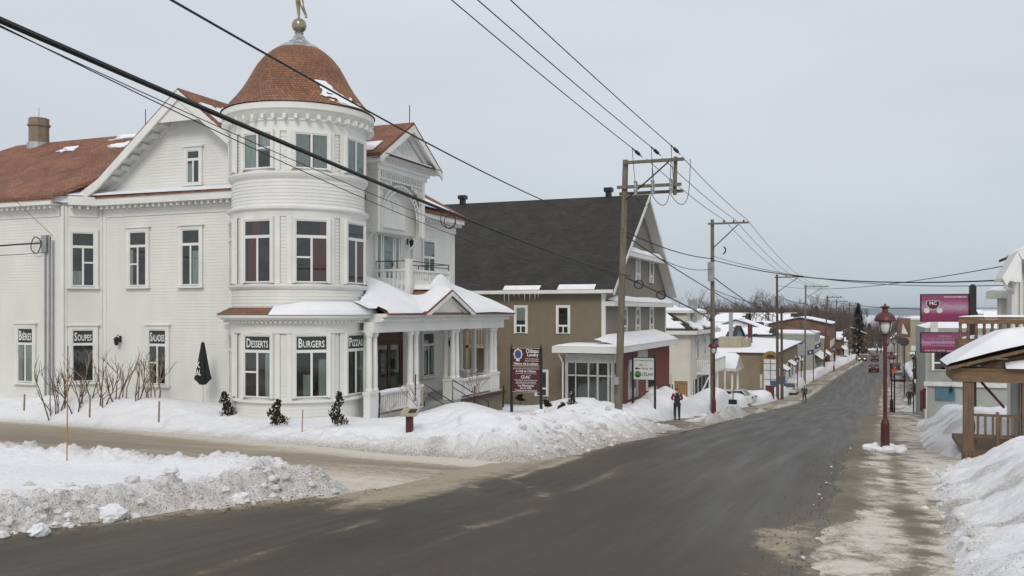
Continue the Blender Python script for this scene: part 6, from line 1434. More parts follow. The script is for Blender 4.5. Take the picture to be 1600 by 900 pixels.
for (py0, py1) in ((460, 502), (520, 551)):
    z0, z1 = Zd(py1, D), Zd(py0, D); p = P(); p.ob(fr, -W_ / 2 - 0.04, W_ / 2, -0.3, 0.0, z0 - 0.03, z1 + 0.03); cab = p.build('cabinet', 'black', t)
    p = P(); p.ob(fr, -W_ / 2 + 0.03, W_ / 2 - 0.02, 0.001, 0.02, z0 + 0.02, z1 - 0.02); p.build('printed_face', 'pink', cab)
    H_ = z1 - z0
    if py0 == 460:
        text('lettering', 'www.mc-prestige.com', 'letter', cab, fr, z1 - 0.20, width=W_ * 0.48, d=0.025, align='r', off=W_ / 2 - 0.1, vfill=0.11)
        text('lettering', 'Prestige', 'steel', cab, fr, z0 + H_ * 0.40, width=W_ * 0.50, d=0.025, align='r', off=W_ / 2 - 0.15, vfill=0.40, shear=0.5)
        cx_ = -W_ / 2 + 0.62; zc = z0 + H_ * 0.62
        for rr_, mm in ((1.12, 'offwhite'), (1.0, 'maroon')):
            p = P(); p.prism([fr.p(cx_ + rr_ * 0.33 * a, 0.021 if rr_ > 1 else 0.027, zc + rr_ * 0.3 * b) for a, b in ((-1, 0.6), (-0.95, -0.1), (-0.55, -0.65), (0, -0.85), (0.55, -0.65), (0.95, -0.1), (1, 0.6), (0.4, 0.72), (-0.4, 0.72))], (0, -0.004, 0)); p.build('carriage_logo', mm, cab)
        text('lettering', 'MC', 'letter', cab, fr, zc - 0.02, width=0.36, d=0.035, off=cx_, vfill=0.19)
        for sg in (-1, 1):
            p = P(); p.prism([fr.p(cx_ + sg * 0.33 + 0.15 * math.cos(a), 0.03, zc - 0.33 + 0.15 * math.sin(a)) for a in np.linspace(0, 2 * PI, 17)[:-1]], (0, -0.004, 0)); p.build('wheel_logo', 'offwhite', cab)
    else:
        for s_, zf, wf, hf, of, mm in (('Chantale', 0.80, 0.28, 0.1, 0.0, 'steel'), ('Robes de bal, de mariée et +', 0.58, 0.85, 0.10, -0.02, 'black'), ('prêt-à-porter féminin', 0.38, 0.62, 0.10, 0.1, 'black'), ('accessoires pour elle', 0.22, 0.55, 0.07, 0.15, 'maroon'), ('418 775-3773  tenue soirée', 0.06, 0.85, 0.08, 0, 'offwhite')):
            text('lettering', s_, mm, cab, fr, z0 + H_ * zf, width=W_ * wf, d=0.025, off=of, vfill=hf)

# ================================================================ small things on the left
x, y, z = at_depth(317, 612, 32.6); t = thing('patio_umbrella', 'folded dark green parasol standing in the snow by the white house wall', 'parasol', (x, y, z))
p = P(); p.tube((x, y, z - 0.6), (x, y, Zd(533, 32.6)), 0.022); p.build('pole', 'offwhite', t)
p = P(); zt, zb_ = Zd(534, 32.6), Zd(594, 32.6); n = 24; o0 = 0
prof = [(0.0, zt), (0.05, zt - 0.03), (0.07, zt - 0.15), (0.11, zt - 0.4), (0.17, zt - 0.8), (0.23, zt - 1.15), (0.28, zb_ + 0.06), (0.10, zb_ - 0.16)]
for r, zz in prof:
    for i in range(n):
        a = 2 * PI * i / n; k = 1 + 0.22 * (1 if i % 3 == 0 else -0.4) ; p.v.append((x + r * k * math.cos(a), y + r * k * 0.8 * math.sin(a), zz - (0.05 if i % 3 else 0) * (r > 0.2)))
for j in range(len(prof) - 1):
    for i in range(n): p.f.append((j * n + i, j * n + (i + 1) % n, (j + 1) * n + (i + 1) % n, (j + 1) * n + i))
cn_ = p.build('folded_canopy', mat('dark_canvas', (0.016, 0.022, 0.022), 0.8), t)
text('lettering', 'K', 'letter', cn_, Fr(x + 0.02, y - 0.235, 0, -1), zb_ + 0.46, width=0.18, d=0.03, vfill=0.22); text('lettering', 'EAL', 'letter', cn_, Fr(x + 0.03, y - 0.275, 0, -1), zb_ + 0.20, width=0.28, d=0.03, vfill=0.20)
x, y, z = at_depth(104.5, 708, 18); t = thing('snow_stake', 'tall thin orange snow marker stake on the near snow bank', 'marker stake', (x, y, z))
p = P(); p.tube((x, y, z - 0.3), (x + 0.02, y, Zd(583, 18)), 0.012, n=8); p.build('lower_rod', 'orange', t); p = P(); p.tube((x + 0.02, y, Zd(583, 18)), (x + 0.03, y, Zd(541, 18)), 0.009, n=8); p.build('upper_rod', 'maroon', t)
for px, py0, py1, D, r, m, lab in ((140, 617, 634, 31, 0.03, 'pale_twig', 'wooden stub in the snow below the left shrubs'), (248, 627, 641, 30, 0.03, 'pale_twig', 'wooden stub in the snow below the pale shrub'), (37.5, 616, 624, 32, 0.03, 'pale_twig', 'wooden stub in the snow under the left window'), (592, 613, 648, 30.5, 0.03, 'black', 'black stake in front of the porch railing'), (648.5, 585, 610, 33, 0.025, 'black', 'black stake behind the bush by the steps'),
                                   (741, 603, 625, 35, 0.03, 'black', 'black stake below the bush right of the steps'), (786, 602, 622, 39, 0.04, 'black', 'black stake left of the maroon sign'), (472, 640, 658, 27.5, 0.018, 'pale_twig', 'thin pale stake before the turret base'), (959, 638, 659, 43.5, 0.03, 'offwhite', 'pale leaning lath at the foot of the front pole')):
    a = Vector(at_depth(px, py1, D)); b = Vector(at_depth(px + 1, py0, D)); p = P(); p.tube(a - Vector((0, 0, 0.4)), b, r, n=6); tag(p.build('stake', m, org=tuple(a)), lab, 'stake', 'stakes in the snow')
a = at_depth(941, 655, 41); t = thing('garden_sign', 'small dark garden sign sticking out of the snow left of the front pole', 'garden sign', a)  # little dark sign stand, holds no lamp
p = P(); p.tube((a[0], a[1], a[2] - 0.3), (a[0], a[1], a[2] + 0.33), 0.03, n=6); p.build('post', 'black', t); p = P(); p.slab([(a[0] - 0.25, a[1] - 0.1, a[2] + 0.42), (a[0] + 0.2, a[1] - 0.15, a[2] + 0.28), (a[0] + 0.25, a[1] + 0.1, a[2] + 0.34), (a[0] - 0.2, a[1] + 0.15, a[2] + 0.48)], 0.04); p.build('plate', 'steel', t)
# snow shovel stuck in a mound
a = Vector(at_depth(1145, 626, 63)); t = thing('snow_shovel', 'shovel with wooden handle standing in the snow mound by the cream house', 'shovel', tuple(a))
p = P(); p.tube(a, a + Vector((0.05, 0, 0.95)), 0.045, n=6); p.build('shaft', 'ochre', t); p = P(); p.box(a.x - 0.28, a.x + 0.28, a.y - 0.1, a.y + 0.05, a.z - 0.25, a.z + 0.08); p.build('blade', 'black', t)

# ---- shrubs and cedars
def twigs(p, base, h, seed, n=5, spread=0.35, r=0.02, lev=2):
    R_ = random.Random(seed)
    def grow(a, d, ln, rr, lv):
        pts = [a]; q_ = a
        for i in range(4):
            d = (d + Vector((R_.gauss(0, .16), R_.gauss(0, .16), 0.06))).normalized(); q_ = q_ + d * ln / 4; pts.append(q_)
        p.path(pts, [rr * (1 - 0.18 * i) for i in range(5)], 4)
        if lv > 0:
            for k in range(R_.choice((2, 3))):
                i = R_.choice((1, 2, 3)); dd = (d + Vector((R_.gauss(0, .6), R_.gauss(0, .6), 0.35))).normalized(); grow(pts[i], dd, ln * R_.uniform(0.4, 0.6), rr * 0.6, lv - 1)
    for _ in range(n):
        a = R_.uniform(0, 2 * PI); s_ = R_.uniform(0, spread); grow(Vector(base) + Vector((math.cos(a) * 0.08, math.sin(a) * 0.08, -0.15)), Vector((math.cos(a) * s_, math.sin(a) * s_, 1)).normalized(), h * R_.uniform(0.75, 1.05), r, lev)
shr = ((80, 540, 'twig', 2, 0.6), (90, 560, 'twig', 3, .45), (103, 560, 'twig', 2, .4), (118, 562, 'twig', 3, .5), (128, 548, 'pale_twig', 2, .25), (141, 560, 'twig', 2, .4), (160, 552, 'twig', 3, .35), (180, 545, 'twig', 3, .4), (194, 534, 'pale_twig', 2, .5), (212, 545, 'twig', 3, .45), (232, 550, 'pale_twig', 4, .4), (247, 540, 'pale_twig', 3, .35))
pos_words = ('leftmost bare shrub, beside the conduits', 'second bare shrub from the left, by the conduits', 'bare shrub right of the conduits', 'bare shrub left of the soups window', 'pale upright shrub before the soups window', 'bare shrub right of the soups window', 'bare shrub between the two word windows', 'bare shrub below the wall lantern', 'tall forked pale shrub right of the wall lantern', 'bare shrub left of the salads window', 'thick pale shrub in front of the salads window', 'rightmost pale shrub before the salads window')
for i, (px, pt_, m, n, s_) in enumerate(shr):
    x, y, z = at_depth(px, 612, 32.6 + 0.25 * (i % 3)); z = g1(y) + float(lot_h(np.array([x]), np.array([y]))[0]); p = P(); twigs(p, (x, y, z), (Zd(pt_, 32.5) - z) * 0.92, 40 + i, n, s_, 0.027, 2)
    tag(p.build('bare_shrub', m, org=(x, y, z)), pos_words[i], 'shrub', 'bare shrubs along the white house wall')
for i, (px, pb, pt_, D, n, s_, lab) in enumerate(((655, 628, 588, 31.5, 9, 1.0, 'frosty bare bush by the porch steps'), (742, 612, 572, 34.5, 10, 1.1, 'frosty bare bush before the right porch railing'), (600, 646, 615, 30, 5, 0.9, 'sparse bare bush in the snow before the left porch railing'))):
    x, y, z = at_depth(px, pb, D); p = P(); twigs(p, (x, y, z), Zd(pt_, D) - z, 80 + i, n, s_, 0.014, 2); tag(p.build('bare_bush', 'pale_twig', org=(x, y, z)), lab, 'bush', 'bare bushes by the porch')
def cedar(px, pb, pt_, D, lab, w_=0.28, seed=1, lean=0.0):
    x, y, z = at_depth(px, pb, D); h = Zd(pt_, D) - z; R_ = random.Random(seed); t = thing('small_cedar', lab, 'cedar', (x, y, z), 'small cedars in the snow')
    p = P(); p.tube((x, y, z - 0.3), (x + lean * h, y, z + h), 0.02, 0.006, n=5); p.build('trunk', 'twig', t)
    p = P()
    for _ in range(420):
        k = R_.random() ** 1.2; a = R_.uniform(0, 2 * PI); rad = w_ * 0.85 * (1 - k) ** 0.7 * R_.uniform(0.2, 1.0) * (1 + 0.45 * math.sin(9 * k + seed + 2.0 * math.cos(a + seed))) + 0.02; x_j = 0.06 * math.sin(5 * k + seed)
        c_ = Vector((x + x_j + lean * h * k + rad * math.cos(a), y + rad * math.sin(a), z - 0.12 + h * 1.1 * k)); l_ = R_.uniform(0.04, 0.10)
        u_ = Vector((math.cos(a) * .5 + R_.gauss(0, .3), math.sin(a) * .5 + R_.gauss(0, .3), 1)).normalized(); v_ = u_.cross(Vector((R_.gauss(0, 1), R_.gauss(0, 1), R_.gauss(0, 1)))).normalized() * 0.035
        p.face(c_ - v_, c_ + v_, c_ + u_ * l_)
        p.face(c_ - v_ * .6 + u_ * .02, c_ + v_ * .6 + u_ * 0.02, c_ + u_ * l_ * 1.2 + v_)
    p.build('foliage', 'cedar', t)
    p = P()
    for _ in range(4): k = R_.uniform(.3, .95); a = R_.uniform(0, 6.28); rad = w_ * (1 - k) * .7; p.sphere((x + lean * h * k + rad * math.cos(a), y + rad * math.sin(a), z + h * k), R_.uniform(.02, .045), 7, 5, 1, 1, .5)
    p.build('clinging_snow', 'roof_snow', t, smooth=True)
cedar(358, 645, 612, 30.5, 'leaning brown-green cedar at the left side of the turret base', 0.3, 1, -0.25)
cedar(433, 657, 623, 28.4, 'snow-capped cedar under the desserts window of the turret', 0.32, 2); cedar(528, 657, 612, 28.2, 'narrow twisted cedar between burgers and pizzas windows', 0.27, 3); cedar(893, 640, 609, 40.5, 'slim cedar on the snow before the glazed entrance', 0.27, 5)
for px, py, lab in ((813, 619, 'dark cedar tip poking through the snow under the maroon sign'), (855, 628, 'dark cedar tip in the snow right of the maroon sign'), (878, 632, 'tiny dark cedar tip left of the slim cedar')):
    cedar(px, py + 3, py - 5, 39.5, lab, 0.16, px)

# ================================================================ right side: house, deck and porch
RH = thing('right_house', 'cream house with white eaves and brown upper deck at the right edge', 'house', (6.5, 36.0, g1(36)))
p = P(); p.siding(Fr(9.0, 34.6, 0, -1), 0.5, 7.9, const(-4.5, 4.5), e=0.13); p.siding(Fr(4.5, 35.3, -1, 0), 0.5, 7.3, const(-0.7, 0.7), e=0.13); p.siding(Fr(5.6, 40, -1, 0), 0.5, 7.3, const(-4.9, 4.0), e=0.13); p.build('wall', 'cream', RH)
p = P(); p.box(4.47, 4.62, 34.53, 34.6, 0.5, 7.25); p.box(4.43, 4.5, 34.6, 34.75, 0.5, 7.2); p.box(4.7, 4.78, 34.52, 34.6, 0.5, 7.3); p.build('corner_board', 'white', RH)
p = P(); p.box(4.86, 4.98, 34.5, 34.58, 5.2, 7.6); p.box(5.7, 5.82, 34.5, 34.58, 5.2, 7.6); p.box(4.981, 5.699, 34.53, 34.58, 5.2, 7.6); p.build('purple_trim', 'maroon', RH)
prf = [(4.05, 7.12), (4.5, 7.98), (9.0, 9.9)]
p = P()
for (xa, za), (xb, zb) in zip(prf[1:-1], prf[2:]): p.slab([(xa, 33.6, za), (xb, 33.6, zb), (xb, 36.0, zb), (xa, 36.0, za)], 0.12); p.slab([(5.3, 36.001, 8.3), (9, 36.001, 9.9), (9, 45, 9.9), (5.3, 45, 8.3)], 0.12)
p.build('roof', 'dark_roof', RH)
p = P()
for (xa, za), (xb, zb) in zip(prf[:-1], prf[1:]): p.prism([(xa, 33.55, za), (xa + 0.14, 33.55, za - 0.26), (xb + 0.10, 33.55, zb - 0.30), (xb, 33.55, zb)], (0, 0.05, 0))
p.prism([(4.05, 33.6, 7.1), (4.45, 33.6, 6.98), (4.62, 33.6, 6.98), (4.62, 33.6, 7.9), (4.5, 33.6, 7.86)], (0, 2.0, 0))
p.slab([(4.05, 33.6, 7.12), (4.5, 33.6, 7.98), (4.5, 35.6, 7.98), (4.05, 35.6, 7.12)], 0.1)
p.path([(4.12, 33.7, 7.05), (4.16, 33.8, 6.82), (4.48, 34.3, 6.72), (4.48, 34.5, 6.6), (4.48, 34.5, 5.3)], 0.045, 8)
p.build('eaves', 'white', RH)
p = P(); snow_roof(p, (4.5, 33.6, 7.98), (9, 33.6, 9.9), (9, 36, 9.9), (4.5, 36, 7.98), 0.14, 3); p.build('roof_snow', 'roof_snow', RH, smooth=True)
p = P(); p.box(4.56, 5.59, 38.0, 39.2, 4.6, 6.5); bo = p.build('bay', 'cream', RH); p = P(); p.box(4.2, 5.58, 37.7, 39.5, 6.5, 6.78); p.build('bay_roof', 'white', bo); p = P(); snow_roof(p, (4.2, 37.7, 6.78), (5.55, 37.7, 6.78), (5.55, 39.5, 6.9), (4.2, 39.5, 6.78), 0.15, 2); p.build('bay_snow', 'roof_snow', bo, smooth=True)
window(RH, Fr(5.6, 34.58, 0, -1), 0.9, 2.1, 3.6, None, casing=0.1)
DK = thing('upper_deck', 'stained brown upper deck with wooden balustrade above the snowy porch', 'deck', (5.5, 33.5, g1(33)))
dx0 = x_at(1498, 33.0)
p = P(); p.box(dx0, 9.0, 33.0, 34.5, 4.95, 5.1)
for i in range(5): p.box(dx0, 9.0, 33.0 - 0.03 + 0.004 * (i % 2), 33.03, 3.75 + i * 0.24, 3.97 + i * 0.24)
p.box(dx0, dx0 + 0.03, 33.03, 34.5, 3.75, 4.94); p.build('fascia', 'deck_wood', DK)
p = P(); p.box(dx0, 9.0, 32.98, 33.10, 5.76, 5.82); p.box(dx0, 9.0, 33.0, 33.06, 5.60, 5.75); rl = p.build('handrail', 'deck_wood', DK)
p = P(); x = dx0 + 0.05
while x < 9: p.lathe(x, 33.03, [(0.055, 5.1), (0.055, 5.2), (0.04, 5.25), (0.06, 5.38), (0.04, 5.5), (0.055, 5.6)], 8); x += 0.235
p.build('balusters', 'deck_wood', DK)
p = P(); snow_roof(p, (dx0 - 0.02, 32.96, 5.82), (9, 32.96, 5.82), (9, 33.1, 5.82), (dx0 - 0.02, 33.1, 5.82), 0.06, 2, 40, 4); snow_roof(p, (dx0 + 0.1, 33.1, 5.1), (9, 33.1, 5.1), (9, 34.3, 5.1), (dx0 + 0.1, 34.3, 5.1), 0.12, 3); p.build('deck_snow', 'roof_snow', DK, smooth=True)
WPH = thing('wooden_porch', 'weathered wooden porch under a thick cap of snow at the right edge', 'porch', (4.5, 31.0, g1(31)))
for x, y, w_ in ((2.74, 30.2, 0.14), (4.28, 30.2, 0.13)):
    p = P(); p.box(x - w_, x + w_, y - w_, y + w_, 1.0, 3.9); p.box(x - w_ - .03, x + w_ + .03, y - w_ - .03, y + w_ + .03, 1.0, 1.9); p.build('post', 'post_wood', WPH)
p = P(); p.lathe(3.0, 32.2, [(0.16, 1.2), (0.16, 1.9), (0.08, 2.0), (0.13, 2.3), (0.09, 2.6), (0.08, 3.3), (0.14, 3.4), (0.14, 3.9)], 12); p.build('turned_post', 'post_wood', WPH)
p = P(); p.box(2.3, 9.0, 30.02, 30.38, 3.9, 4.24); p.box(2.3, 2.6, 30.381, 32.6, 3.92, 4.2); p.box(2.3, 9.0, 29.98, 30.40, 4.241, 4.31); p.build('beam', 'deck_wood', WPH)
p = P(); p.box(2.6, 9.0, 30.0, 34.3, 1.66, 1.82); p.box(2.9, 9, 30.1, 30.14, 0.8, 1.655)
for i in range(60): p.box(2.62 + i * 0.105, 2.715 + i * 0.105, 29.96, 29.999, 1.0, 1.8)
p.build('floor', 'post_wood', WPH)
p = P(); p.box(2.88, 4.15, 30.16, 30.24, 2.86, 2.93); p.box(2.88, 4.15, 30.18, 30.22, 2.22, 2.28); x = 3.0
while x < 4.1: p.box(x - .03, x + .03, 30.17, 30.23, 2.28, 2.86); x += 0.2
p.box(3.48, 3.56, 30.15, 30.25, 1.82, 3.0); p.build('railing', 'post_wood', WPH)
p = P(); p.tube((3.1, 30.6, 3.9), (3.75, 30.6, 3.1), 0.05, n=4); p.build('brace', 'maroon', WPH)
r0 = [(2.15, 4.34), (6.0, 5.42), (9.85, 4.34)]
p = P()
for (xa, za), (xb, zb) in zip(r0[:-1], r0[1:]): p.slab([(xa, 29.75, za), (xb, 29.75, zb), (xb, 32.9, zb), (xa, 32.9, za)], 0.09)
rf_ = p.build('roof', 'post_wood', WPH)
p = P(); p.prism([(2.9, 30.15, 4.32), (9.1, 30.15, 4.32), (6.0, 30.15, 5.25)], (0, 0.06, 0)); p.build('gable', 'post_wood', WPH)
p = P(); snow_roof(p, (3.7, 29.8, 4.315), (8.6, 29.8, 4.315), (8.6, 30.14, 4.5), (3.7, 30.14, 4.5), 0.12, 7, 30, 5); p.build('ledge_snow', 'roof_snow', WPH, smooth=True)
def wsn(X, Y):
    e = np.minimum(np.minimum((X - 2.1) / 1.6, (Y - 29.7) / 0.35), (32.85 - Y) / 0.3); e2 = np.clip(e, 0, 1) ** 0.6
    return 0.03 + 0.62 * e2 * (0.85 + 0.2 * vnoise(X * 0.9, Y, 2)) * (0.62 + 0.38 * np.exp(-((X - 3.6) / 1.3) ** 2))
o = heightfield('roof_snow', np.arange(2.13, 9.8, 0.08), np.arange(29.72, 32.86, 0.07), wsn, 'roof_snow', base=lambda X, Y: 5.42 - np.abs(X - 6.0) * (1.08 / 3.85), mask=lambda X, Y: X > 0)
o.parent = WPH; o.location = tuple(-v for v in WPH['_o'])

# ================================================================ right row down the hill
GS = thing('grey_sided_shop', 'grey ribbed shop with blue panel and cream band under the pink signs', 'building', (8, 72, g1(72)))
gx = x_at(1446, 66.0)
wallbox(GS, gx, 16, 66, 80, -3, 4.9, 'grey')
p = P(); x = gx
while x < 9: p.box(x, x + 0.08, 65.97, 66.0, 1.35, 4.9); x += 0.24
p.build('ribs', 'grey', GS)
p = P(); p.box(gx - 0.1, 16, 65.8, 66.0, 1.05, 1.34); p.box(gx - 0.05, gx + 0.1, 65.9, 66.02, -3, 1.05); p.box(gx + 0.3, gx + 0.75, 65.85, 66, 3.5, 5.9); p.build('trim', 'offwhite', GS)
for px in (1478,): window(GS, Fr(x_at(px, 66), 65.95, 0, -1), 1.5, 2.1, 3.5, 2.6, casing=0.12, sill=False)
p = P(); p.box(x_at(1462, 66), x_at(1492, 66), 65.9, 65.99, 0.1, 0.95); p.build('blue_panel', 'teal', GS)
p = P(); snow_roof(p, (gx, 66, 4.9), (16, 66, 4.9), (16, 80, 4.9), (gx, 80, 4.9), 0.35, 3); p.build('roof_snow', 'roof_snow', GS, smooth=True)
lantern(GS, x_at(1486, 66), 65.9, 0.9, 0, -1)
TL = thing('timber_landing', 'brown timber stair landing with a small pale notice on the right side', 'stair landing', (4.6, 79, g1(79)))
x0, x1 = x_at(1426, 79), x_at(1445, 79)
p = P(); p.box(x0, x1, 78.5, 81, 1.1, 1.3); p.box(x0, x1, 78.5, 78.56, 2.2, 2.32); p.box(x0, x1, 78.44, 78.5, 0.6, 1.5); x = x0
while x < x1: p.box(x, x + 0.09, 78.51, 78.56, 1.3, 2.2); x += 0.18
for x in (x0, x1 - 0.1): p.box(x, x + 0.1, 78.5, 78.6, -2.5, 2.35)
p.tube((x0 + 0.2, 78.6, 0.9), (x1 + 0.6, 77.4, -0.9), 0.08, n=4); p.build('frame', 'post_wood', TL)
p = P(); p.box(x0 + 0.25, x1 - 0.1, 78.40, 78.435, 0.95, 1.4); p.build('notice', 'offwhite', TL)
shop('beige_block', 'long low beige building at the top of the right row before the lake', 'building', 5.0, 26, 150, 166, 4.7, 'beige', wins=3, face=-1, rows=((1.2, 2.6), (5.5, 6.6)))
shop('gable_shop', 'pale gabled shop with red awning on the right side', 'building', 5.4, 14, 96, 108, 0.1, 'offwhite', roof='x', ridge=1.6, wins=3, face=-1, awn='maroon')
shop('flat_shop', 'low cream shop with snowy flat roof on the right side', 'building', 5.6, 13, 110, 124, -0.8, 'cream', wins=3, face=-1, awn='teal')
shop('blue_awning_shop', 'brown shop with blue awning on the right side', 'building', 5.8, 13, 126, 146, -0.3, 'brickbrown', roof='y', ridge=1.4, wins=4, face=-1, awn='blue')
shop('far_right_shop', 'grey shop with snowy roof far down the right side', 'building', 7.4, 15, 170, 190, -1.6, 'grey', roof='x', ridge=1.8, wins=4, face=-1)
shop('end_right_shop', 'brown low shop near the street bend on the right', 'building', 8.6, 17, 200, 226, -2.6, 'tan', wins=4, face=-1, awn='maroon')
shop('long_cream_hall', 'long cream hall beyond the right row', 'building', 10.5, 20, 240, 290, -3.2, 'cream', roof='y', ridge=1.8, wins=5, face=-1)
for i, (px, D, w_, dz, lab) in enumerate(((1425, 300, 14, 4.5, 'pale hall roof seen above the beige building'), (1405, 260, 9, 4.0, 'snow-roofed house right of the near lamp head'), (1440, 230, 12, 5.5, 'snow-roofed house left of the lower pink sign'), (1530, 110, 10, 6.6, 'grey house roof seen above the upper deck'))):
    rx, ry = ray(px); x, y = rx * D, ry * D; shop('distant_house', lab, 'house', x, x + w_, y, y + 10, g1(y) + dz + (2.0 if i == 3 else 0), ('offwhite', 'beige', 'cream', 'grey')[i], roof='x' if i % 2 else 'y', ridge=2.0, wins=2, rows=((1.2, 2.4),), group='small snow-roofed houses in the distance')
# shop signs, notices and flags
def post_sign(name, label, px, pyt, pyb, D, w_, m, extra=None, ground=True):
    x, y, z = at_depth(px, pyb, D); zt = at_depth(px, pyt, D)[2]; t = thing(name, label, 'sign', (x, y, g1(y)), 'small signs down the street')
    p = P(); p.tube((x, y, g1(y) - 0.3), (x, y, zt), 0.06, n=6); p.build('post', 'black', t)
    p = P(); p.box(x - w_ / 2, x + w_ / 2, y - 0.12, y - 0.06, z, zt); bd = p.build('board', m, t)
    return t, bd, x, y, z, zt
t, bd, x, y, z, zt = post_sign('shop_sign', 'tall brown sign with a white sail shape in the right row', 1413, 497, 527, 120, 1.5, 'brickbrown')
p = P(); p.prism([(x - 0.35, y - 0.125, z + 0.5), (x + 0.45, y - 0.125, z + 0.4), (x - 0.2, y - 0.125, z + 1.9)], (0, -0.02, 0)); p.build('sail_shape', 'offwhite', bd)
t, bd, x, y, z, zt = post_sign('shop_sign', 'round green and red hanging sign below the brown sign', 1413, 527, 541, 112, 0.2, 'offwhite')
p = P(); p.prism([(x + 0.6 * math.cos(a), y - 0.16, (z + zt) / 2 + 0.55 * math.sin(a)) for a in np.linspace(0, 2 * PI, 17)[:-1]], (0, -0.03, 0)); p.build('disc', 'sign_green', bd)
p = P(); p.prism([(x - 0.4, y - 0.2, (z + zt) / 2 + 0.3), (x, y - 0.2, (z + zt) / 2 - 0.4), (x + 0.4, y - 0.2, (z + zt) / 2 + 0.3)], (0, -0.02, 0)); p.build('red_mark', 'lamp_red', bd)
t, bd, x, y, z, zt = post_sign('road_marker', 'orange-red cross-shaped road marker behind the second right lamp', 1397.5, 574, 583, 70, 0.12, 'salmon')
p = P(); p.box(x - 0.2, x + 0.2, y - 0.14, y - 0.125, (z + zt) / 2 - 0.08, (z + zt) / 2 + 0.08); p.build('arm', 'salmon', bd)
for px, pt_, pb, D, w_, m, lab in ((1391, 541, 550, 150, 1.2, 'offwhite', 'white panel sign right of the near lamp post'), (1430, 540, 548, 105, 0.9, 'offwhite', 'small white sign above the timber landing'), (1290, 546, 556, 180, 1.0, 'offwhite', 'white sign between the leaning pole and brick block'),
                                   (1252, 538, 555, 129, 1.0, 'steel', 'grey cabinet sign on the pale pole'), (1310, 545, 552, 215, 1.0, 'maroon', 'maroon sign before the brown brick block'), (1222, 588, 600, 104, 0.7, 'blue', 'small blue sign beside the double pole')):
    post_sign('shop_sign', lab, px, pt_, pb, D, w_, m)
x, y, z = at_depth(1271, 600, 140); t = thing('flag_pole', 'pole with blue and white flags left of the grey shop', 'flag', (x, y, g1(y)))
p = P(); p.tube((x, y, g1(y)), (x, y, Zd(548, 140)), 0.07, n=6); p.build('pole', 'maroon', t)
for s_, dx in ((0, -0.9), (1, 0.9)):
    p = P(); z0 = Zd(553 - 6 * s_, 140)
    for i in range(6):
        u0, u1 = i / 6, (i + 1) / 6; f_ = lambda u: (x + 0.1 + dx * (u + 0.1), y - 0.1 + 0.1 * math.sin(u * 6), z0 + 0.5 * u * (1 if s_ else -0.5) + 0.0)
        a, b = f_(u0), f_(u1); p.face(a, b, (b[0], b[1], b[2] + 0.75), (a[0], a[1], a[2] + 0.75))
    fl_ = p.build('flag', 'blue', t)
    a = f_(0.5); p = P(); p.box(a[0] - 0.12, a[0] + 0.12, a[1] - 0.16, a[1] - 0.12, a[2] + 0.25, a[2] + 0.5); p.build('white_square', 'offwhite', fl_)
x, y, z = at_depth(1203, 616, 95); t = thing('newspaper_box', 'dark red box on legs at the foot of the double pole', 'box', (x, y, g1(y)))
p = P(); p.box(x - 0.42, x + 0.42, y - 0.3, y + 0.3, g1(y) + 0.25, g1(y) + 1.55); p.box(x - 0.46, x + 0.46, y - 0.34, y + 0.34, g1(y) + 1.551, g1(y) + 1.63); p.build('body', 'lamp_red', t); p = P(); p.box(x - 0.3, x + 0.3, y - 0.25, y + 0.25, g1(y) - .2, g1(y) + 0.249); p.build('stand', 'black', t)
for px, pb, h, lab in ((1482, 640, 0.9, 'left'), (1487, 641, 0.9, 'right')): pass
for i, (px, py, lab) in enumerate(((1440, 632, 'short dark red bollard nearer the grey shop'), (1444.5, 629, 'short dark red bollard right against the grey shop'))):
    x, y, z = at_depth(px, py, 58); p = P(); p.lathe(x, y, [(0.09, z - .4), (0.09, z + 0.75), (0.11, z + 0.78), (0.11, z + 0.9), (0.03, z + 0.95)], 10); tag(p.build('bollard', 'lamp_red', org=(x, y, z)), lab, 'bollard', 'dark red bollards')

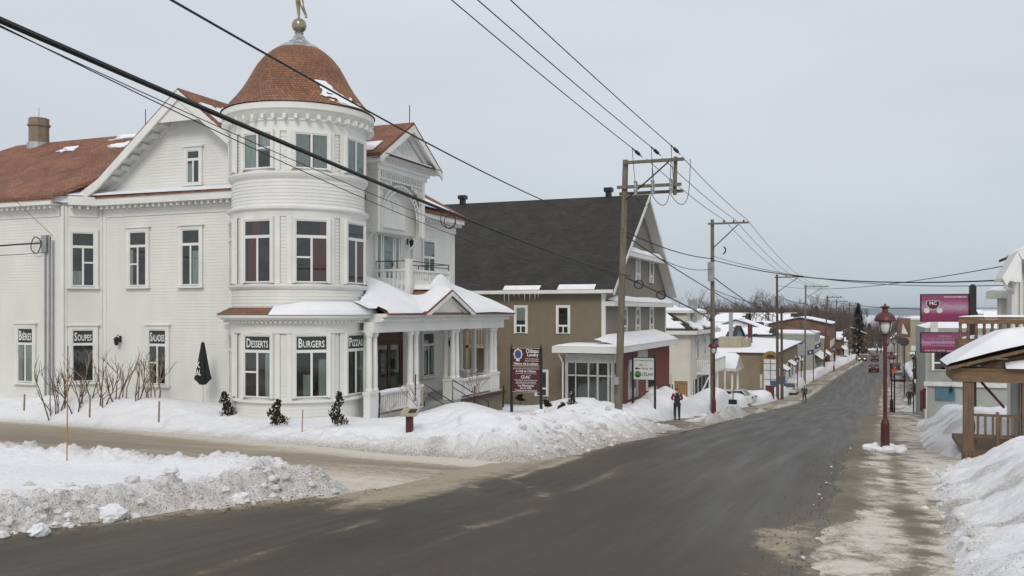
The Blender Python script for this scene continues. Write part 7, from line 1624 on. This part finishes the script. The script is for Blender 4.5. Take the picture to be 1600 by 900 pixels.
# ================================================================ people
MT['skin'] = mat('skin', (0.45, 0.28, 0.2), 0.6); MT['navy'] = mat('dark_navy_cloth', (0.025, 0.03, 0.045), 0.85); MT['crimson'] = mat('crimson_cloth', (0.24, 0.02, 0.045), 0.8); MT['charcoal'] = mat('charcoal_cloth', (0.03, 0.03, 0.035), 0.9); MT['slate'] = mat('slate_jacket', (0.05, 0.06, 0.08), 0.85)
def person(label, px, py, D, ang, h, arms, stride, sleeve, torso, legs, zfix=None):
    x, y, z = at_depth(px, py, D); z = g1(y) + 0.02 if zfix is None else zfix; t = thing('person', label, 'person', (x, y, z), None); t.rotation_euler = (0, 0, ang); k = h / 1.75; s_ = stride
    hip = [(-0.10, 0, 0.92), (0.10, 0, 0.92)]; kn = [(-0.11, 0.10 * s_ + .02, 0.50), (0.11, -0.06 * s_ + .02, 0.50)]; an = [(-0.11, 0.16 * s_, 0.09), (0.11, -0.22 * s_, 0.10)]
    sh = [(-0.19, 0, 1.42), (0.19, 0, 1.42)]
    el, ha = arms
    J = [(0, 0, 0.95, (0.145, 0.11)), (0, 0, 1.2, (0.14, 0.10)), (0, 0, 1.40, (0.16, 0.09)), (0, 0.0, 1.50, 0.055), (0, 0.01, 1.60, (0.075, 0.09)), (0, 0.015, 1.69, (0.075, 0.09))]
    E = [(0, 1), (1, 2), (2, 3), (3, 4), (4, 5)]
    for i in (0, 1):
        o = len(J); J += [hip[i] + (0.085,), kn[i] + (0.055,), an[i] + (0.035,), (an[i][0], an[i][1] + 0.14, 0.04, 0.032)]; E += [(0, o), (o, o + 1), (o + 1, o + 2), (o + 2, o + 3)]
        o = len(J); J += [sh[i] + (0.055,), el[i] + (0.04,), ha[i] + (0.028,)]; E += [(2, o), (o, o + 1), (o + 1, o + 2)]
        b_ = Vector(ha[i]); d = (b_ - Vector(el[i])).normalized()
        for f_ in range(4):
            o2 = len(J); sp = (f_ - 1.5) * 0.018; q1 = b_ + d * 0.07 + Vector((sp, 0, 0)); q2 = q1 + d * (0.05 + 0.01 * (f_ in (1, 2))) + Vector((0, 0.015, -0.01)); J += [tuple(q1) + (0.009,), tuple(q2) + (0.008,)]; E += [(o + 2, o2), (o2, o2 + 1)]
        o2 = len(J); q1 = b_ + d * 0.03 + Vector((0.03 * (-1 if i else 1), 0.02, 0)); J += [tuple(q1) + (0.011,), tuple(q1 + d * 0.04) + (0.010,)]; E += [(o + 2, o2), (o2, o2 + 1)]
    sc_ = lambda J: [tuple(v * k for v in j[:3]) + ((tuple(r * k for r in j[3]) if isinstance(j[3], tuple) else j[3] * k),) for j in J]
    skin('body', sc_(J), E, 'skin', t, (0, 0, 0), sub=1)
    Jt = [(0, 0, 0.86, (0.185, 0.15)), (0, 0, 1.08, (0.165, 0.13)), (0, 0, 1.28, (0.185, 0.135)), (0, 0, 1.43, (0.155, 0.11)), (0, 0, 1.52, 0.07)]
    skin('vest', sc_(Jt), [(0, 1), (1, 2), (2, 3), (3, 4)], torso, t, (0, 0, 0), sub=2)
    for i in (0, 1): skin('sleeve', sc_([(sh[i][0] * 0.72, 0, 1.43, 0.08), sh[i] + (0.083,), tuple(Vector(el[i])) + (0.066,), tuple(Vector(ha[i])) + (0.048,)]), [(0, 1), (1, 2), (2, 3)], sleeve, t, (0, 0, 0), sub=2)
    Jl = [(0, 0, 0.95, (0.15, 0.12))]; El = []
    for i in (0, 1): o = len(Jl); Jl += [hip[i][:2] + (0.86, 0.105), kn[i] + (0.078,), (an[i][0], an[i][1], 0.12, 0.062)]; El += [(0, o), (o, o + 1), (o + 1, o + 2)]
    skin('trousers', sc_(Jl), El, legs, t, (0, 0, 0), sub=2)
    for i in (0, 1): skin('boot', sc_([(an[i][0], an[i][1] - 0.03, 0.15, 0.06), (an[i][0], an[i][1] - 0.02, 0.06, 0.058), (an[i][0], an[i][1] + 0.15, 0.045, 0.045)]), [(0, 1), (1, 2)], 'charcoal', t, (0, 0, 0), sub=1)
    skin('hat', sc_([(0, -0.01, 1.64, (0.098, 0.112)), (0, -0.015, 1.73, (0.09, 0.10))]), [(0, 1)], 'charcoal', t, (0, 0, 0), sub=2)
    p = P(); p.sphere((0, 0.10 * k, 1.62 * k), 0.018, 8, 6); 
    for sg in (-1, 1): p.sphere((sg * 0.03 * k, 0.09 * k, 1.655 * k), 0.01, 6, 4); p.sphere((sg * 0.085 * k, 0, 1.63 * k), 0.022, 8, 6, 0.5, 1, 1.4)
    p.build('face', 'skin', t, org=(0, 0, 0)); return t
person('person seen from behind on the left pavement, dark vest with crimson sleeves', 1058, 662, 48, YAW + math.radians(-170) * 0, 1.74,
       ([(-0.29, 0.02, 1.17), (0.29, 0.02, 1.17)], [(-0.17, 0.2, 1.10), (0.17, 0.2, 1.10)]), 0.12, 'crimson', 'navy', 'charcoal')
person('distant person in a dark grey coat walking along the snowy road edge', 1257, 632, 96, 0.3, 1.72, ([(-0.27, -0.02, 1.14), (0.27, 0.04, 1.14)], [(-0.27, 0.05, 0.92), (0.27, 0.12, 0.92)]), 1.0, 'slate', 'slate', 'charcoal')
person('distant person in dark clothes on the right pavement by the timber landing', 1421, 582, 90, 2.8, 1.74, ([(-0.27, -0.02, 1.14), (0.27, 0.04, 1.14)], [(-0.27, 0.05, 0.92), (0.27, 0.12, 0.92)]), 0.6, 'navy', 'navy', 'charcoal')

# ================================================================ cars
MT['tyre'] = mat('tyre', (0.02, 0.02, 0.02), 0.8); MT['car_glass'] = mat('car_glass', (0.02, 0.025, 0.03), 0.08, spec=0.8)
MT['tail'] = mat('tail_lamp', (0.5, 0.02, 0.02), 0.3, emit=(1.0, 0.08, 0.05, 1.1)); MT['head'] = mat('head_lamp', (0.8, 0.7, 0.5), 0.3, emit=(1.0, 0.72, 0.38, 3.5))
def car(label, x, y, ang, col, lights=True, suv=False, zoff=0.0):
    z = g1(y) + 0.03 + zoff; sl = math.atan((g1(y + 2) - g1(y - 2)) / 4); t = thing('parked_car' if not lights else 'car', label, 'car', (x, y, z)); t.rotation_euler = (sl if abs(ang) < 1.5 else -sl, 0, ang)
    m = mat('car_paint', col, 0.3, spec=0.6); H0 = 0.15 if suv else 0.0
    st = [(-2.2, 0.35, 0.62, .70), (-2.15, 0.25, 0.85 + H0, .80), (-1.6, 0.22, 0.95 + H0, .86), (-0.6, 0.2, 0.93 + H0, .88), (0.8, 0.2, 0.92 + H0, .88), (1.7, 0.22, 0.80 + H0, .84), (2.15, 0.28, 0.66, .76), (2.25, 0.38, 0.55, .66)]
    p = P()
    for (yy, zl, zh, w_) in st: p.v += [(-w_, yy, zl + .08), (-w_ * .9, yy, zl), (w_ * .9, yy, zl), (w_, yy, zl + .08), (w_, yy, zh - .1), (w_ * .92, yy, zh), (-w_ * .92, yy, zh), (-w_, yy, zh - .1)]
    n = len(st)
    for j in range(n - 1):
        for i in range(8): p.f.append((j * 8 + i, j * 8 + (i + 1) % 8, (j + 1) * 8 + (i + 1) % 8, (j + 1) * 8 + i))
    p.f += [tuple(range(7, -1, -1)), tuple((n - 1) * 8 + i for i in range(8))]
    yb = -2.1 if suv else -1.75
    roof = [(-.62, -1.35 if not suv else -1.9, 1.42 + H0), (.62, -1.35 if not suv else -1.9, 1.42 + H0), (.62, 0.35, 1.42 + H0), (-.62, 0.35, 1.42 + H0)]
    p.slab(roof, 0.05)
    for sx in (-1, 1):
        for (ya, yb_) in ((yb, roof[0][1]), (-0.45, -0.45), (1.15, 0.35)): p.tube((sx * .78, ya, 0.92 + H0), (sx * .62, yb_, 1.39 + H0), 0.045, n=5)
    p.build('body', m, t, org=(0, 0, 0), smooth=False)
    g = P(); B_ = [(-.78, yb, 0.93 + H0), (.78, yb, 0.93 + H0), (.78, 1.15, 0.91 + H0), (-.78, 1.15, 0.91 + H0)]; T_ = [(a * .99, b, c - 0.03) for a, b, c in roof]; g.hexa(B_, T_); g.build('windows', 'car_glass', t, org=(0, 0, 0))
    for sx in (-1, 1):
        for yy in (-1.35, 1.38):
            q = P(); q.tube((sx * .66, yy, .32), (sx * .86, yy, .32), .32, n=16); wv = q.build('wheel', 'tyre', t, org=(0, 0, 0)); q = P(); q.tube((sx * .86, yy, .32), (sx * .87, yy, .32), .18, n=12); q.build('rim', 'steel', wv, org=(0, 0, 0))
        q = P(); q.box(sx * .62 - .14, sx * .62 + .14, -2.24, -2.15, .72, .86); q.build('tail_light', 'tail' if lights else 'lamp_red', t, org=(0, 0, 0))
        q = P(); q.sphere((sx * .58, 2.2, .62), .13, 10, 6, 1.3, .5, .8); q.build('headlight', 'head' if lights else 'offwhite', t, org=(0, 0, 0))
    q = P(); q.box(-.09, .09, -1.9 if not suv else -2.1, -1.84 if not suv else -2.02, 1.16 + H0, 1.22 + H0) if lights else q.box(-.2, .2, -2.22, -2.2, .5, .6); q.build('brake_light' if lights else 'plate', 'tail' if lights else 'offwhite', t, org=(0, 0, 0))
    return t
def road_pt(px, py): x, y, z = gp(px, py); return x, y
x, y = road_pt(1365.5, 580.5); car('dark red car with lit tail lamps driving down the street', x, y, -0.05, (0.055, 0.02, 0.02))
x, y = road_pt(1367, 564); car('dark grey car ahead of the red car', x, y, -0.06, (0.05, 0.05, 0.055), suv=True)
x, y = road_pt(1348, 564); car('dark oncoming car with glowing headlights', x, y, PI - 0.06, (0.03, 0.035, 0.05))
x, y = road_pt(1379, 555.5); car('dark red van standing far down the street', x, y, -0.06, (0.12, 0.02, 0.02), suv=True, lights=False)
x, y, z = at_depth(1140, 616, 78); car('white parked car half hidden behind the snow mound by the cream house', x, y, 1.45, (0.6, 0.6, 0.6), lights=False, zoff=-0.1)
x, y, z = at_depth(1227, 604, 112); car('white parked car in front of the tan building', x + 0.6, y, 0.0, (0.55, 0.55, 0.56), lights=False)

for px, D, col, lab in ((1404, 140, (0.35, 0.36, 0.38), 'silver parked car farther along the right row'), (1318, 215, (0.08, 0.085, 0.10), 'dark car parked before the brick shop on the left'), (1399, 175, (0.10, 0.03, 0.03), 'dark red parked car far along the right row'), (1294, 186, (0.45, 0.45, 0.46), 'pale parked car behind the leaning pole')):
    rx, ry = ray(px); car(lab, rx * D, ry * D, -0.05, col, lights=False)
# ================================================================ trees
def tree_tpl(seed, h, spread, lev=5, trunk_h=0.28, droop=0.0):
    R_ = random.Random(seed); pt = P(); pc = P()
    def grow(a, d, ln, rr, lv):
        pts = [a]; q_ = a; k_ = 3
        for i in range(k_):
            d = (d + Vector((R_.gauss(0, .14), R_.gauss(0, .14), 0.05))).normalized(); q_ = q_ + d * ln / k_; pts.append(q_)
        pc.path(pts, [rr * (1 - 0.22 * i) for i in range(k_ + 1)], 3)
        if lv > 0:
            for k in range(3 if lv > 1 else 4):
                i = R_.choice((1, 2, 3)); dd = (d * 0.9 + Vector((R_.gauss(0, spread), R_.gauss(0, spread), 0.25))).normalized(); grow(pts[i], dd, ln * R_.uniform(0.5, 0.72), rr * 0.58, lv - 1)
    pt.path([(0, 0, -0.5), (0.05, 0, h * .15), (0, 0.05, h * trunk_h)], [h * .022, h * .018, h * .015], 8)
    for i in range(6):
        a = i * 1.05 + R_.uniform(-.3, .3); grow(Vector((0, 0, h * trunk_h * R_.uniform(0.75, 1))), Vector((math.cos(a) * spread, math.sin(a) * spread, 1)).normalized(), h * 0.36, h * 0.010, lev)
    return pt, pc
TPL = []
MT['far_bark'] = mat('grey_brown_bark', (0.13, 0.10, 0.085), 0.9, (0.09, 0.07, 0.06), 2)
for i in range(4):
    pt, pc = tree_tpl(100 + i, 10.0, (0.55, 0.42, 0.62, 0.5)[i]); t = thing('bare_tree', 'bare tree', 'tree'); pt.build('trunk', 'far_bark', t); pc.build('crown', 'far_bark', t); TPL.append(t)
def spruce_tpl(seed):
    R_ = random.Random(seed); t = thing('spruce', 'dark spruce', 'tree'); p = P(); p.tube((0, 0, -0.5), (0, 0, 9.8), 0.17, 0.03, 8); p.build('trunk', 'twig', t); p = P()
    for _ in range(2600):
        z = 0.8 + 9.2 * R_.random() ** 1.15; k = (10.2 - z) / 9.4; a = R_.uniform(0, 2 * PI); lay = 0.75 + 0.35 * math.sin(z * 5.2 + 2 * math.sin(a * 3 + seed)); rad = 2.1 * k * lay * R_.uniform(0.15, 1.0) ** 0.5
        c_ = Vector((rad * math.cos(a), rad * math.sin(a), z - rad * 0.22)); u_ = Vector((math.cos(a), math.sin(a), -0.25 + R_.gauss(0, .15))) * R_.uniform(.25, .5); v_ = Vector((-math.sin(a), math.cos(a), R_.gauss(0, .3))) * R_.uniform(.1, .2)
        p.face(c_ - v_, c_ + v_, c_ + u_)
    p.build('foliage', 'spruce_green', t); return t
MT['spruce_green'] = mat('spruce_needles', (0.03, 0.04, 0.028), 0.9, (0.014, 0.02, 0.016), 1.2)
SPR = spruce_tpl(3)
used = [0, 0]
def put_tree(tpl, px, D, top, label, group, rz=0.0, w_=1.0, hmin=4):
    rx, ry = ray(px); x, y = rx * D, ry * D; z = g1(y) - 0.1; h = max(hmin, at_depth(px, top, D)[2] - z); o = copy_tree(tpl); o.location = (x, y, z); o.rotation_euler = (0, 0, rz); s_ = h / 10.0; o.scale = (s_ * w_, s_ * w_, s_)
    o['label'] = label; o['group'] = group; return o
put_tree(SPR, 1341, 262, 474, 'tall dark spruce rising over the far end of the street', 'dark evergreens', 0.4, 1.05)
RT = random.Random(11)
big = ((1186, 215, 452, 'large round bare tree left of the transformers', 1.25), (1096, 170, 466, 'bare tree just right of the brown gable', 1.2), (1128, 230, 470, 'bare tree between the street poles over the cream house', 1.2), (1232, 240, 462, 'bare tree behind the transformer pole', 1.15), (1258, 260, 460, 'tall bare tree behind the pale pole', 1.1), (1205, 250, 470, 'bare tree right of the large round tree', 1.1), (1278, 300, 474, 'bare tree right of the pale pole', 1.1))
for i, (px, D, top, lab, w_) in enumerate(big): put_tree(TPL[i % 4], px, D, top, lab, 'bare trees behind the left row', i * 1.3, w_)
for i in range(60):
    px = RT.uniform(1092, 1335); D = RT.uniform(240, 420); put_tree(TPL[i % 4], px, D, RT.uniform(472, 485), 'grey-brown bare tree in the wood behind the left row', 'bare trees of the wood behind the left row', RT.uniform(0, 6), RT.uniform(1.0, 1.4))
for i in range(12):
    px = RT.uniform(1130, 1300); D = RT.uniform(300, 430); put_tree(SPR, px, D, RT.uniform(477, 486), 'small dark evergreen in the wood behind the left row', 'dark evergreens of the wood behind the left row', RT.uniform(0, 6), 0.9)
for i in range(26):
    px = RT.uniform(1338, 1402); D = RT.uniform(330, 640); top = RT.uniform(493, 515) + (D > 500) * 4; put_tree(TPL[i % 4], px, D, top, 'brown bare tree among the houses beyond the street end', 'bare trees beyond the street end', RT.uniform(0, 6), RT.uniform(1.1, 1.5))
for i in range(5):
    px = RT.uniform(1345, 1385); D = RT.uniform(340, 560); put_tree(SPR, px, D, RT.uniform(505, 520), 'small dark evergreen beyond the street end', 'dark evergreens beyond the street end', RT.uniform(0, 6), 1.0)
put_tree(TPL[2], 1425, 260, 492, 'bare tree left of the upper pink sign', 'bare trees on the right', 1, 1.2); put_tree(TPL[1], 1409, 330, 499, 'small bare tree right of the near lamp head', 'bare trees on the right', 2, 1.3)
for t in TPL + [SPR]:
    for c_ in list(t.children): bpy.data.objects.remove(c_)
    bpy.data.objects.remove(t)

# far wood: the brown mass of twigs behind the left row
rw = random.Random(21); p = P()
for _ in range(26000):
    px = rw.uniform(1085, 1345); D = rw.uniform(330, 460); rx, ry = ray(px); x, y = rx * D, ry * D; g_ = g1(420); top = 6 - (479 + 7 * float(vnoise(np.array(px / 14.0), np.array(D / 40.0), 5)) + max(0, px - 1300) * 0.3 - HY) / F * D
    z0 = g_ + (top - g_) * rw.random() ** 0.8; l_ = rw.uniform(0.8, 2.4); d = Vector((rw.gauss(0, .5), rw.gauss(0, .5), 1)).normalized(); w_ = 0.06; a = Vector((x, y, z0 - l_)); b_ = a + d * l_
    p.face(a - Vector((w_, 0, 0)), a + Vector((w_, 0, 0)), b_)
tag(p.build('far_wood', 'far_bark'), 'brown leafless wood on the rise behind the left row', 'wood', kind='stuff')

# ================================================================ haze over the town and the lake
hm = bpy.data.materials.new('haze'); hm.use_nodes = True; hn = hm.node_tree; hn.nodes.remove(hn.nodes['Principled BSDF'])
pv = hn.nodes.new('ShaderNodeVolumePrincipled'); pv.inputs['Color'].default_value = (0.80, 0.87, 0.94, 1); pv.inputs['Density'].default_value = 0.00003; pv.inputs['Anisotropy'].default_value = 0.2
ho_ = [n for n in hn.nodes if n.type == 'OUTPUT_MATERIAL'][0]; hn.links.new(pv.outputs[0], ho_.inputs['Volume'])
hz = P(); hz.box(-29000, 29000, -400, 26000, -80, 140); ho = hz.build('haze', hm); ho['kind'] = 'stuff'; ho['label'] = 'thin winter haze over the town and the lake'
